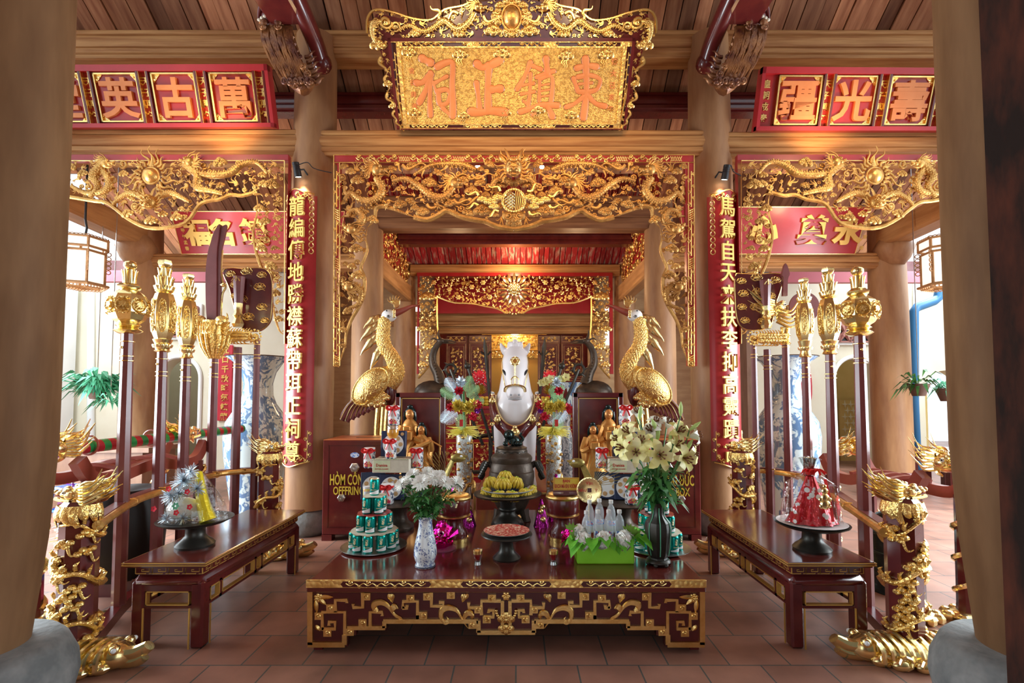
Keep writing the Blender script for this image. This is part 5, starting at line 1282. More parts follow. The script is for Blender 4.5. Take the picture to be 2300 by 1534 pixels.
def pole(t, p, ztop, r=.036, n=8, zj=None):
    b = MB(); b.lathe([(r*1.1, .13), (r*1.1, .9), (r*.95, ztop-.2), (r*.9, ztop), (0, ztop)], (p.x, p.y, 0), n); o = b.build('shaft', G('lacquer_pole'), t, smooth=20)
    b = MB()
    for dz in (.045, .14, .17): b.lathe([(r*.98, 0), (r*1.12, .003), (r*1.12, .006), (r*.98, .009)], (p.x, p.y, ztop-dz-.02), n)
    b.sph((p.x-.3*r, p.y-r*.95, ztop-.10), .009, 8, 6); b.build('ring', G('gold'), o)
    return o
def lotus(b, x, y, z, r, h, n=8, lean=.35):
    for k in range(n):
        a = 2*pi*k/n; q = [(x+r*cos(a), y+r*sin(a), z), (x+r*1.12*cos(a), y+r*1.12*sin(a), z+h*.5), (x+r*(1.0+lean)*cos(a), y+r*(1.0+lean)*sin(a), z+h*.95)]
        b.tube(cr(q, 3), lambda u: r*.42*(1-.5*u), 6, .45, up=(cos(a), sin(a), 0))
def head_z(p, px, ys): return [P(px, y, p.y).z for y in ys]
def lantern_mace(label, px, py, hx, ys, wpx):
    t, p = weapon('lantern_mace', label, px, py); s = S(p.y); zt, zl, zn, zb0, zb1, zc, ze = head_z(p, hx, ys)
    pole(t, p, ze+.01); b = MB(); x, y = p.x, p.y; R = wpx/2*s
    b.sph((x, y, zt-.5*(zt-zl)), (13*s, 13*s, (zt-zl)/2), 14, 10); lotus(b, x, y, zn+.0, 11*s, (zl-zn)*1.0); b.lathe([(10*s, zn), (9*s, zl), (0, zl)], (x, y, 0), 8)
    b.lathe([(16*s, zb0+.012), (22*s, zb0+.02), (24*s, zb0+.035), (17*s, zb0+.05), (15*s, zn), (0, zn)], (x, y, 0), 6)
    fb = b; b = MB(); b.lathe([(R*.45, zc), (R*.62, zb1-.01), (R*.5, zb1+.005), (0, zb1+.006)], (x, y, 0), 16); b.lathe([(R*.42, ze), (R*.6, ze+.012), (R*.7, (ze+zc)/2), (R*.45, zc)], (x, y, 0), 16)
    b.build('collar', G('gold_bright'), t, smooth=50); fb.build('finial', G('gold_bright'), t, smooth=50)
    H = zb0-zb1; b = MB(); b.lathe([(R*.45, zb1), (R*.75, zb1+.12*H), (R*.97, zb1+.34*H), (R, zb1+.5*H), (R*.97, zb1+.68*H), (R*.80, zb1+.88*H), (R*.55, zb0), (R*.4, zb0+.015)], (x, y, 0), 8); b.build('lantern_body', G('gold_bright'), t, smooth=20)
    b = MB()
    for k in range(8):
        a = 2*pi*(k+.5)/8; M = FR((x+R*.925*cos(a), y+R*.925*sin(a), zb1+.52*H), (-sin(a), cos(a), 0)); rr = R*.30
        b.lathe([(rr*.95, 0), (rr*1.05, .004), (rr*1.12, .008), (rr*1.2, .004), (rr*1.22, 0)], (0, 0, 0), 18, M); b.text('寿', rr*1.25, M, .012, .03, 2)
        for v in (-1, 1): b.tube([(rr*.8*u, v*(rr*1.35+rr*.12*sin(u*9)), .002) for u in [-1+.2*q for q in range(11)]], .006, 5, 1, None, M)
    b.build('medallion', G('gold_relief'), t, smooth=30)
lantern_mace('gilded lantern-headed mace, frontmost weapon in the left rack', 274, 1131, 268, (585, 606, 638, 655, 728, 736, 750), 80)
lantern_mace('gilded lantern-headed mace, frontmost weapon in the right rack', 1942, 1150, 1930, (598, 620, 648, 668, 734, 741, 755), 80)
def club(label, px, py, hx, ys, wpx, seed):
    t, p = weapon('gilded_club', label, px, py); s = S(p.y); z0, z1, z2, z3, z4, z5, z6 = head_z(p, hx, ys); x, y = p.x, p.y; R = wpx/2*s
    pole(t, p, z6+.01); b = MB()
    b.lathe([(R*.25, z1-.01), (R*.45, z1), (R*.62, (z0+z1)/2), (R*.55, z0-.006), (R*.25, z0), (0, z0)], (x, y, 0), 6)
    h = (z1-z2)/2; lotus(b, x, y, z1-h*1.05, R*.42, h*1.0, 6); lotus(b, x, y, z2-.0, R*.55, h*1.05, 8); b.lathe([(R*.55, z2), (R*.4, z1-h), (R*.3, z1)], (x, y, 0), 8)
    lotus(b, x, y, z3+.5*(z2-z3), R*.62, .5*(z2-z3), 10, .25); b.lathe([(R*.5, z3), (R*.72, z3+.3*(z2-z3)), (R*.6, z3+.6*(z2-z3)), (R*.75, z2-.004), (R*.5, z2)], (x, y, 0), 12)
    fb = b; b = MB(); b.lathe([(R*.5, z6), (R*.68, z6+.01), (R*.52, z5-.02), (R*.6, z5), (R*.78, z5+.012), (R*.6, z5+.024), (R*.78, z4-.004), (R*.5, z4+.004)], (x, y, 0), 12); lotus(b, x, y, z5+.0, R*.62, .02, 12, .2)
    b.build('collar', G('gold_bright'), t, smooth=40); fb.build('finial', G('gold_bright'), t, smooth=40)
    H = z3-z4; b = MB(); b.lathe([(R*.62, z4), (R*.80, z4+.12*H), (R*.97, z4+.36*H), (R, z4+.55*H), (R*.92, z4+.8*H), (R*.68, z3)], (x, y, 0), 6, None, 0, pi/6, pi/6+2*pi); b.build('club_body', G('gold_bright'), t, smooth=15)
    b = MB(); r = random.Random(seed)
    for k in range(6):
        a = 2*pi*(k+1)/6; M = FR((x+R*.80*cos(a), y+R*.80*sin(a), z4+.5*H), (-sin(a), cos(a), 0)); ww, hh = R*.26, H*.36
        pts = [(ww*cos(q)*1.0, hh*(abs(sin(q))**.6)*(1 if sin(q) > 0 else -1), .006) for q in [2*pi*j/24 for j in range(25)]]; b.tube(pts, .004, 5, 1, None, M)
        for j in range(16): yy = -hh*.88+hh*1.76*j/15; b.sph((r.uniform(-.55, .55)*ww, yy, .004), (ww*.32, hh*.075, .008), 6, 4, M)
        b.tube([(ww*.5*sin(j*1.1), -hh*.9+hh*1.8*j/24, .008) for j in range(25)], .005, 5, 1, None, M)
    b.build('relief_panel', G('gold_relief'), t)
club('big gilded six-sided club, second from the front in the left rack', 355, 1100, 344, (584, 602, 643, 660, 762, 780, 791), 50, 1)
club('slim gilded six-sided club, third from the front in the left rack', 410, 1083, 400, (615, 628, 660, 676, 775, 790, 806), 42, 2)
club('big gilded six-sided club, second from the front in the right rack', 1873, 1108, 1868, (601, 616, 655, 672, 765, 782, 797), 46, 3)
club('slim gilded six-sided club, third from the front in the right rack', 1816, 1071, 1809, (625, 637, 668, 682, 765, 785, 803), 38, 4)
def beast(b, c, R, d, tail=True):
    """small gilded dragon: clustered scales, head and coiled tail, along x*d"""
    x, y, z = c; Q = lambda u, w, v=0: (x+d*u*R, y+v*R, z+w*R)
    b.tube(cr([Q(-1.6, .1), Q(-.7, -.15), Q(.2, .1), Q(1.0, .0), Q(1.5, .3)], 6), lambda k: R*(.42+.2*sin(pi*k)), 12, .85)
    for k in range(26):
        u = -1.4+2.8*k/25
        for v in (-.42, 0, .42):
            for w in (-.28, .12, .42): b.sph(Q(u+.05*(k % 2), w*(1-.3*abs(v)), v-.25), (R*.15, R*.12, R*.15), 6, 4)
    for k in range(9): b.tube(cr([Q(-1.2+.3*k, .45), Q(-1.15+.3*k, .75), Q(-.95+.3*k, .95)], 3), lambda q: R*.13*(1-.8*q), 5)
    if tail:
        b.tube([Q(2.0+.62*(1-.07*k)*cos(k*.55+2.6), .05+.62*(1-.07*k)*sin(k*.55+2.6), -.2) for k in range(15)], lambda k: R*.2*(1-.5*k), 7)
        for k in range(12): a = k*.52; b.sph(Q(2.0+.68*cos(a), .05+.68*sin(a), -.15), R*.14, 6, 4)
        b.sph(Q(2.0, .05, -.25), R*.22, 8, 6)
    for k in range(5): b.tube(cr([Q(-.9+.4*k, -.3), Q(-.6+.4*k, -.7), Q(-.2+.5*k, -.75)], 4), lambda q: R*.1*(1-.7*q), 5)
# sabre
t, p = weapon('sabre_polearm', 'tall red curved sabre blade rising from a gilded dragon mouth in the left rack', 474, 1061); Y = p.y; pole(t, p, P(0, 800, Y).z)
def px_prism(b, pts, Y, th, bev=0): b.prism([(P(x, y, Y).x, P(x, y, Y).z) for x, y in pts], -Y-th/2, -Y+th/2, XZ)
bl = cr([(467, 728), (464, 690), (463, 640), (464, 600), (470, 560), (483, 528), (509, 505), (505, 535), (499, 560), (497, 600), (497, 640), (496, 690), (496, 728)], 4)
b = MB(); px_prism(b, bl, Y, .02); px_prism(b, [(q[0]+(480-q[0])*.45, q[1]) for q in bl], Y, .045); b.build('blade', G('lacquer_pole'), t, smooth=0)
b = MB(); b.tube([P(x, y, Y) for x, y in cr([(500, 562), (497, 600), (500, 632), (507, 645), (500, 660), (497, 690), (496, 726)], 5)], .009, 6); b.sph(P(502, 640, Y), (.03, .02, .02), 8, 6); b.build('gilt_back', G('gold_bright'), t)
b = MB(); s = S(Y); x, y = p.x, p.y; zt, zb = P(0, 722, Y).z, P(0, 806, Y).z
b.lathe([(9*s, zb), (16*s, zb+.03), (26*s, zb+.13), (30*s, zb+.22), (28*s, zt), (16*s, zt-.02), (0, zt-.05)], (x, y, 0), 16)
for k in range(16): a = 2*pi*k/16; b.tube(cr([(x+10*s*cos(a), y+10*s*sin(a), zb+.005), (x+25*s*cos(a), y+25*s*sin(a), zb+.1), (x+32*s*cos(a), y+32*s*sin(a), zb+.21)], 4), .012, 6)
for sg in (-1, 1):
    b.sph((x+sg*24*s, y-.06, zt), (.05, .05, .045), 10, 7); b.sph((x+sg*24*s, y-.1, zt-.03), .025, 8, 6)
    for k in range(5): b.tube(cr([(x+sg*20*s, y-.05, zt-.02*k), (x+sg*36*s, y-.06, zt+.03-.04*k), (x+sg*(30+4*k)*s, y-.03, zt+.07-.04*k)], 4), lambda q: .016*(1-.8*q), 6)
for k in range(7): b.tube([(x+(-24+8*k)*s, y-.12+.012*abs(k-3), zt-.02), (x+(-22+7.3*k)*s, y-.13+.012*abs(k-3), zt-.07), (x+(-20+6.6*k)*s, y-.10, zt-.13)], .01, 6)
b.build('dragon_mouth', G('gold_relief'), t)
# octagonal mace on a dragon
def rod_mace(label, px, py, hx, yt, y1, y2, y3, bx, d):
    t, p = weapon('rod_mace', label, px, py); Y = p.y; s = S(Y); x, y = p.x, p.y; zt, z1, z2, z3 = [P(0, q, Y).z for q in (yt, y1, y2, y3)]
    pole(t, p, z3); xh = P(hx, y1, Y).x
    b = MB(); b.lathe([(9*s, z1), (13*s, zt), (0, zt)], (xh, y, 0), 8); b.build('rod', G('lacquer_pole'), t, smooth=15)
    b = MB(); b.lathe([(10*s, z2), (13*s, z2+.03), (8*s, z2+.08), (12*s, (z1+z2)/2), (8*s, (z1+z2)/2+.03), (9*s, z1-.02), (9.5*s, z1+.01), (0, z1+.012)], (xh, y, 0), 8)
    for k in (-1, 0, 1): b.tube([(xh+k*6*s, y-13*s, zt-.03), (xh+k*9*s, y-14*s, zt-.05), (xh+k*4*s, y-13.5*s, zt-.02+.02*(k == 0))], .006, 5)
    b.build('baluster', G('gold_bright'), t, smooth=40)
    b = MB(); beast(b, (P(bx, 0, Y).x, y-.02, (z2+z3)/2), 21*s, d); b.build('dragon', G('gold_relief'), t)
rod_mace('red octagonal rod mace standing on a gilded dragon, beside the fan in the left rack', 528, 1056, 536, 622, 684, 735, 780, 553, 1)
rod_mace('red octagonal rod mace standing on a gilded dragon, beside the fan in the right rack', 1729, 1056, 1720, 630, 690, 738, 785, 1714, -1)
# fans
def fan(label, px, py, pts, clouds, sg):
    t, p = weapon('fan_standard', label, px, py); Y = p.y+.03; pole(t, p, P(0, 760, Y).z, .028)
    out = cr(pts, 5, True); b = MB(); px_prism(b, out, Y, .025); b.build('fan_board', G('lacquer'), t, smooth=0)
    c = Carve(fn=lambda x, y, z: (lambda q: (q.x, q.y-.013-z*S(Y), q.z))(P(x, y, Y)), seed=3)
    for (x, y, R) in clouds:
        for k in range(5): a = pi+pi*k/4; c.stroke([(x+R*cos(a)*.8+R*.4*cos(q*.9), y+R*.45*sin(a)+R*.35*sin(q*.9), .3) for q in range(8)], .8, 'const', 0, 4, 0)
        c.tongue(x-R, y+R*.3, .25, R*2.2, 1.6, .1, .3); c.spiral(x, y, R*.4, .8, 0, 1.6, 1, .3)
    c.stroke([(q.x, q.y) for q in out], 1.0, 'const', .3, 4, 0); c.done('cloud_painting', G('gold'), t)
fan('red fan-shaped standard painted with gold clouds, in the left rack', 571, 1054, [(503, 612), (520, 602), (550, 604), (580, 602), (602, 608), (612, 630), (612, 690), (606, 725), (580, 745), (545, 738), (530, 700), (518, 650)], [(520, 616, 9), (556, 610, 11), (590, 618, 9), (530, 640, 9), (585, 645, 11), (545, 672, 11), (590, 690, 10), (560, 712, 11), (596, 720, 8), (528, 665, 7)], -1)
fan('glossy red fan-shaped standard painted with gold clouds, in the right rack', 1699, 1054, [(1650, 620), (1665, 615), (1700, 617), (1735, 614), (1756, 620), (1752, 650), (1738, 690), (1730, 730), (1700, 742), (1668, 738), (1654, 715), (1650, 670)], [(1664, 632, 9), (1698, 624, 11), (1740, 630, 10), (1668, 660, 10), (1700, 655, 10), (1730, 665, 9), (1665, 690, 9), (1695, 690, 10), (1672, 720, 9), (1710, 722, 9)], 1)
# dragon axe with spear point
t, p = weapon('dragon_axe', 'gilded dragon head axe with red crescent blade and spear point, in the right rack', 1771, 1060); Y = p.y; s = S(Y); pole(t, p, P(0, 735, Y).z, .033)
b = MB(); px_prism(b, cr([(1757, 665), (1758, 625), (1755, 618), (1763, 592), (1772, 615), (1768, 628), (1767, 665)], 3), Y, .03); b.build('spear_point', G('lacquer_pole'), t, smooth=0)
b = MB(); px_prism(b, [(1806+34*cos(2*pi*k/36), 690+34*sin(2*pi*k/36)) for k in range(36)], Y+.05, .02); b.build('axe_blade', G('lacquer_pole'), t, smooth=0)
dragon_head(t, P(1752, 690, Y)+Vector((0, .13, 0)), 1, 30*s, name='dragon_head')
b = MB(); b.lathe([(9*s, 0), (12*s, .015), (9*s, .03), (9*s, .08), (12*s, .09), (9*s, .11), (10*s, .17)], (p.x, p.y, P(0, 775, Y).z), 10)
for k in range(5): b.tube(cr([P(1745, 722-8*k, Y-.05), P(1775, 735-9*k, Y-.06), P(1795, 725-13*k, Y-.05)], 5), lambda q: .018*(1-.8*q), 6)
b.build('gilt_collar', G('gold_bright'), t)
# ---- cradle stands behind the racks with a drum and a bell
def cradle(label, X, y0, y1, z, sg):
    t = thing('cradle_stand', label, 'stand', (X, (y0+y1)/2, 0)); ym = (y0+y1)/2
    for dx in (-.16, .16):
        b = MB(); q = cr([(X+dx, y0-.03, z+.05), (X+dx, y0+.08, z-.08), (X+dx, y0+.3, z-.10), (X+dx, ym, z-.06), (X+dx, y1-.3, z-.10), (X+dx, y1-.08, z-.08), (X+dx, y1+.03, z+.05)], 5); b.tube(q, .042, 4, 1.3, up=(0, 0, 1), a0=pi/4); b.build('side_rail', G('lacquer_brown'), t, smooth=20)
    b = MB()
    for k in range(4): yy = y0+.3+(y1-y0-.6)*k/3; b.tube(cr([(X-.16, yy, z-.05), (X, yy, z-.02), (X+.16, yy, z-.05)], 4), .028, 4, .6, up=(0, 0, 1), a0=pi/4)
    b.build('cross_slat', G('lacquer_brown'), t, smooth=20)
    for yy in (y0+.05, y1-.05):
        for dx in (-.16, .16):
            b = MB(); b.lathe([(.06, .02), (.05, .1), (.045, z-.1), (0, z-.1)], (X+dx, yy, 0), 8)
            leg = b.build('leg', G('lacquer'), t, smooth=20); b = MB()
            b.tube([(X+dx+.056*cos(k*.5), yy+.056*sin(k*.5), .1+(z-.25)*k/40) for k in range(41)], lambda k: .018, 6, .7); b.sph((X+dx, yy, .03), (.13, .1, .035), 12, 6)
            for k in range(8): b.sph((X+dx+.12*cos(k*.8), yy+.09*sin(k*.8), .03), .035, 7, 5)
            b.build('gilt_dragon_wrap', G('gold_bright'), leg)
    for yy, d in ((y0-.02, -1), (y1+.02, 1)):
        n0 = len(KIDS.get(t.name, [])); dragon_head(t, (0, 0, 0), 1, .10)
        for o in KIDS[t.name][n0:]:
            o.location = (0, yy-ym, z+.12); o.rotation_euler = (0, 0, d*pi/2)
            me = o.data; L = Vector(t.location)
            for v in me.vertices: v.co += L
    return t
cradle('red cradle stand with gilded dragon heads, behind the left weapon rack', -2.92, 3.12, 4.3, 1.0, -1)
cradle('red cradle stand with gilded dragon heads, behind the right weapon rack', 2.76, 3.2, 4.15, .90, 1)
t = thing('drum', 'big black drum hung with tinsel below the cradle behind the left rack', 'drum', (-2.95, 3.72, .1)); b = MB()
b.lathe([(.20, 0), (.245, .12), (.26, .32), (.245, .52), (.20, .64)], (-2.95, 3.72, .12), 28); b.build('shell', G('dark'), t, smooth=60); b = MB(); b.bb((-3.15, 3.60, 0), (-2.75, 3.84, .13)); b.build('block', G('lacquer_dark'), t, smooth=0)
t = thing('bronze_bell', 'dark green bronze bell standing under the cradle behind the right rack', 'bell', (2.82, 3.72, 0)); b = MB(); b.lathe([(.17, 0), (.165, .03), (.15, .06), (.148, .3), (.14, .48), (.11, .56), (.04, .6), (0, .6)], (2.82, 3.72, .0), 28)
for z in (.12, .28, .42): b.lathe([(.150, 0), (.156, .006), (.156, .014), (.150, .02)], (2.82, 3.72, z), 28)
b.build('body', G('bronze_green'), t, smooth=50); b = MB(); b.tube([(2.82+.05*cos(a), 3.72, .6+.06*sin(a)) for a in [pi*k/10 for k in range(11)]], .015, 7); b.build('hanger', G('bronze_green'), t)
t = thing('carrying_pole', 'green and red striped foil carrying pole lying across the cradle on the left', 'pole', (-2.88, 4.2, 1.08)); b = MB(); b.tube([(-2.98, 3.0, 1.10), (-2.98, 5.3, 1.10)], .045, 14); b.build('striped_pole', stripes('striped_wrap', (.02, .28, .07), (.42, .02, .03), 8.5, (.25, 1, .25), .4, .25), t)
for yy in (3.42, 4.0):
    b = MB(); b.tube([(-2.98+.065*cos(a), yy, 1.11+.065*sin(a)) for a in [2*pi*k/20 for k in range(20)]], .008, 6, closed=True); b.build('ring', G('lacquer_brown'), t)
# ================================================================ THINGS ON THE ALTAR TABLE
A_ = lambda x, y: PZ(x, y, ZA)
def px_r(w, p): return w/2*S(p.y)
# ---- trays and pyramids of green cans
def can_proto():
    t = thing('drink_can', 'green drink can', 'can', (0, 0, 0)); b = MB(); r, h = .033, .115
    b.lathe([(r*.86, .0), (r*.93, .003), (r, .010), (r, .098), (r*.97, .104), (r*.84, .111)], n=22); b.build('body', G('can_green'), t, smooth=50)
    b = MB(); b.lathe([(r*.84, .111), (r*.87, .113), (r*.85, .1155), (r*.8, .112), (0, .111)], n=22); b.lathe([(0, .0005), (r*.86, .0005), (r*.9, .002)], n=22); b.build('lid', G('can_gold'), t, smooth=50)
    R = r+.0006; b = MB(); n = 12
    vs = []; 
    for i in range(n+1):
        a = -pi/2-1.2+2.4*i/n; tp = .016+.024*i/n
        vs += [(R*cos(a), R*sin(a), .010), (R*cos(a), R*sin(a), tp)]
    b.add(vs, [(2*i, 2*i+2, 2*i+3, 2*i+1) for i in range(n)]); b.build('white_band', G('card_white'), t)
    def wrap(b, s0):
        for k in range(s0, len(b.v)):
            x, y, z = b.v[k]; a = x/r; b.v[k] = ((r+.0004+z)*sin(a), -(r+.0004+z)*cos(a), y)
    b = MB(); b.text('SAIGON', .011, Matrix.Translation((0, .040, 0)), .0008, .02, 1); wrap(b, 0)
    s0 = len(b.v); b.tube(cr([(.004, .054, 0), (-.008, .060, 0), (.004, .067, 0), (-.006, .075, 0), (.006, .082, 0), (.002, .09, 0), (-.007, .088, 0)], 4), lambda k: .0045*(1-.55*k), 5, .25, up=(0, 0, 1))
    for q in ((-.010, .066), (.010, .074), (-.012, .079), (.011, .088), (.009, .06)): b.tube([(q[0]*.4, q[1], 0), (q[0], q[1]+.003, 0)], [.002, .0008], 4, .3, up=(0, 0, 1))
    wrap(b, s0); b.build('dragon_emblem', G('can_gold'), t, smooth=0)
    return t
CAN = can_proto(); _first = [True]
def put_can(p, rz, label, group):
    global CAN
    if _first[0]:
        _first[0] = False; CAN.location = p; CAN.rotation_euler = (0, 0, rz); CAN['label'] = label; CAN['group'] = group; return
    dup(CAN, p, rz, label, group)
def can_tower(c, side, r0, tiers):
    t = thing('round_tray', 'round grey metal tray under the can pyramid on the %s of the altar' % side, 'tray', c); b = MB()
    b.lathe([(0, 0), (r0*.86, 0), (r0*.9, .004), (r0, .012), (r0*1.0, .016), (r0*.9, .009), (0, .006)], c, 40); b.build('plate', G('steel'), t, smooth=60)
    z = .0065
    names = ['bottom', 'second', 'third', 'top']
    for k, (n, rr, a0) in enumerate(tiers):
        for i in range(n):
            a = a0+2*pi*i/n; rz = atan2(sin(a), cos(a))+pi/2 if n > 1 else 0
            rz = (a+pi/2)*.35 if n > 1 and sin(a) < 0 else rz
            if n > 1: rz = ((a+pi/2+pi) % (2*pi)-pi)*.45
            put_can((c.x+rr*cos(a), c.y+rr*sin(a), c.z+z), rz, 'green can with a gold dragon in the %s tier of the %s-hand pyramid' % (names[k], side), 'cans of the %s pyramid' % side)
        z += .1155
        if k < len(tiers)-1:
            nr = tiers[k+1][1]+.04 if tiers[k+1][0] > 1 else .05
            d = MB(); d.lathe([(0, 0), (rr+.02, 0), (rr+.02, .003), (0, .003)], (c.x, c.y, c.z+z), 28); tag(d.build('card_disc', G('lacquer_red') if k % 2 else G('card_cream'), smooth=30), 'thin card disc on top of the %s tier of the %s-hand can pyramid' % (names[k], side), 'card disc')
            z += .0035
TI = [(10, .137, -pi/2), (7, .094, -pi/2), (4, .056, -pi/2+.8), (1, 0, 0)]
can_tower(A_(840, 1229), 'left', .225, TI); can_tower(A_(1476, 1231), 'right', .225, TI)
# ---- blue and white vase with chrysanthemums
def foliage(b, base, tips, n, size, rn, droop=.3):
    for _ in range(n):
        tp = rn.choice(tips); k = rn.uniform(.25, .95); p = base.lerp(tp, k)+Vector((rn.gauss(0, .02), rn.gauss(0, .02), rn.gauss(0, .01)))
        a = rn.uniform(0, 2*pi); L = size*rn.uniform(.6, 1.3); d = Vector((cos(a), sin(a), rn.uniform(-.5, .7))).normalized()
        u = d.cross(Vector((rn.uniform(-1, 1), rn.uniform(-1, 1), 1))).normalized(); w_ = L*rn.uniform(.16, .26)
        q0, q1, q2, q3 = p, p+d*L*.4+Vector((0, 0, .08*L)), p+d*L*.75, p+d*L-Vector((0, 0, droop*L))
        b.add([q0, q1+u*w_, q1, q1-u*w_, q2+u*w_*.8, q2, q2-u*w_*.8, q3], [(0, 2, 1), (0, 3, 2), (1, 2, 5, 4), (2, 3, 6, 5), (4, 5, 7), (5, 6, 7)])
def mum(b, c, d, R, rn, rings=5, n0=7):
    d = Vector(d).normalized(); M = Matrix.Translation(c) @ d.to_track_quat('Z', 'Y').to_matrix().to_4x4()
    for k in range(rings):
        n = n0+3*k; el = 1.25-1.15*k/(rings-1)*1.15; L = R*(.45+.55*k/(rings-1))
        for i in range(n):
            a = 2*pi*(i+.5*(k % 2))/n+rn.uniform(-.1, .1); e = el+rn.uniform(-.12, .12)
            h = Vector((cos(a), sin(a), 0)); sd = Vector((-sin(a), cos(a), 0)); w_ = R*.115
            p0 = h*R*.06; p1 = h*(L*.55*cos(e*.8))+Vector((0, 0, L*.55*sin(e))); p2 = h*(L*cos(e*.55))+Vector((0, 0, L*sin(e)*.9))
            b.add([p0+sd*w_*.4, p0-sd*w_*.4, p1+sd*w_, p1-sd*w_, p2+sd*w_*.5, p2-sd*w_*.5], [(0, 1, 3, 2), (2, 3, 5, 4)], M)
pv = A_(955, 1271); t = thing('porcelain_vase', 'blue and white porcelain vase with white chrysanthemums on the altar', 'vase', pv)
s = S(pv.y); prf = [(0, 0), (21*s, 0), (22.5*s, 1*s), (21.5*s, 5*s), (20*s, 10*s), (23*s, 16*s), (25.5*s, 26*s), (25*s, 38*s), (22*s, 56*s), (17.5*s, 74*s), (15*s, 88*s), (14.5*s, 98*s), (16*s, 105*s), (18*s, 109*s), (16.8*s, 109.5*s), (13.5*s, 98*s), (12*s, 80*s), (0, 60*s)]
b = MB(); b.lathe(prf, pv, 36)
b.build('body', G('porcelain_white'), t, smooth=60); b = MB(); b.lathe([(22.3*s, 1.2*s), (23*s, 2.2*s), (22.4*s, 3.6*s)], pv, 36); b.build('blue_band', G('navy'), t)
t = thing('chrysanthemum_bouquet', 'bunch of white chrysanthemums with dark leaves in the blue and white vase', 'flowers', pv+Vector((0, 0, 105*s))); rn = random.Random(4)
base = pv+Vector((0, 0, 90*s)); tips = []; st = MB()
for (x, y, R, dy) in ((902, 1087, 15, .0), (927, 1066, 16, .03), (946, 1083, 20, -.07), (959, 1060, 14, .05), (977, 1073, 19, -.02), (1001, 1084, 17, -.02), (1026, 1084, 16, .02), (912, 1078, 13, .06), (990, 1066, 12, .06)):
    p = P(x, y, pv.y+dy); tips.append(p); b = MB(); mum(b, p, (p.x-pv.x, -.25, .28), R*s*1.15, rn); b.build('bloom', G('petal_white'), t)
    st.tube(cr([base+Vector((rn.uniform(-.02, .02), rn.uniform(-.02, .02), 0)), base.lerp(p, .6)+Vector((0, 0, .02)), p], 4), .004, 5)
st.build('stem', G('stem'), t); b = MB(); low = tips+[P(930, 1120, pv.y-.06), P(985, 1120, pv.y-.06), P(1010, 1110, pv.y), P(915, 1120, pv.y), P(955, 1100, pv.y-.08)]
foliage(b, base, low, 330, .055, rn); o = b.build('leaf', G('leaf'), t); o['kind'] = 'stuff'
b = MB()
for k in range(26): q = P(rn.uniform(975, 1035), rn.uniform(1085, 1140), pv.y+rn.uniform(-.02, .06)); b.sph(q, .006, 6, 4)
b.build('filler_bud', G('petal_cream'), t)
# ---- black bronze vase with lilies
pl_ = A_(1479, 1268); s = S(pl_.y); t = thing('bronze_vase', 'black bronze vase with green streaks, holding the yellow lilies on the altar', 'vase', pl_); b = MB()
b.lathe([(21*s, 12*s), (19*s, 17*s), (24*s, 26*s), (28*s, 60*s), (29.5*s, 82*s), (27*s, 94*s), (18*s, 104*s), (14*s, 112*s), (14*s, 128*s), (17*s, 136*s), (15*s, 136*s), (12*s, 126*s), (0, 110*s)], pl_, 8, None, 0, pi/8, pi/8+2*pi); b.build('body', G('bronze'), t, smooth=25)
b = MB(); b.lathe([(24*s, 5*s), (27*s, 8*s), (26*s, 11*s), (22*s, 14*s), (0, 14*s)], pl_, 24)
for k in range(6): a = 2*pi*k/6; b.sph((pl_.x+23*s*cos(a), pl_.y+23*s*sin(a), pl_.z+4*s), (5*s, 5*s, 4.5*s), 8, 6)
b.build('foot_ring', G('bronze'), t); b = MB()
for a in (-pi/2-.1, -pi/2-1.0, -pi/2+.9): b.tube([(pl_.x+r_*s*1.0*cos(a), pl_.y+r_*s*1.0*sin(a), pl_.z+z*s) for r_, z in ((23, 24), (26.6, 40), (28, 66), (28.3, 82), (26, 93), (18, 104), (14, 114), (14, 126))], .003, 5)
b.build('verdigris_streak', G('leaf_mint'), t)
t = thing('lily_bouquet', 'big bunch of yellow and white lilies with long green leaves in the black vase', 'flowers', pl_+Vector((0, 0, 130*s))); rn = random.Random(9)
def lily(b, sb, c, d, R, rn, open_=1.0):
    d = Vector(d).normalized(); M = Matrix.Translation(c) @ d.to_track_quat('Z', 'Y').to_matrix().to_4x4() @ Matrix.Rotation(rn.uniform(0, 1), 4, 'Z')
    for k in range(6):
        a = 2*pi*k/6; h = Vector((cos(a), sin(a), 0)); sd = Vector((-sin(a), cos(a), 0)); wd = R*(.30 if k % 2 else .23)
        pr = [(.05, -.45, .25), (.18, -.12, .55), (.42*open_, .12, .95), (.72*open_, .20, 1.0), (.95*open_, .08, .6), (1.08*open_, -.10, .08)]
        vs = []
        for (rr, z, w_) in pr:
            p = h*(rr*R)+Vector((0, 0, z*R)); vs += [p+sd*wd*w_+Vector((0, 0, .05*R*w_)), p, p-sd*wd*w_+Vector((0, 0, .05*R*w_))]
        fs = []
        for i in range(5): fs += [(3*i, 3*i+1, 3*i+4, 3*i+3), (3*i+1, 3*i+2, 3*i+5, 3*i+4)]
        b.add(vs, fs, M)
    for k in range(6):
        a = 2*pi*(k+.3)/6; q = [Vector((0, 0, -.3*R)), Vector((.12*R*cos(a), .12*R*sin(a), .15*R)), Vector((.24*R*cos(a), .24*R*sin(a), .42*R))]
        sb.tube(q, .0025, 4, 1, None, M); sb.sph(q[-1], (.006, .006, .012), 6, 4, M)
base = pl_+Vector((0, 0, 125*s)); tips = []; st = MB()
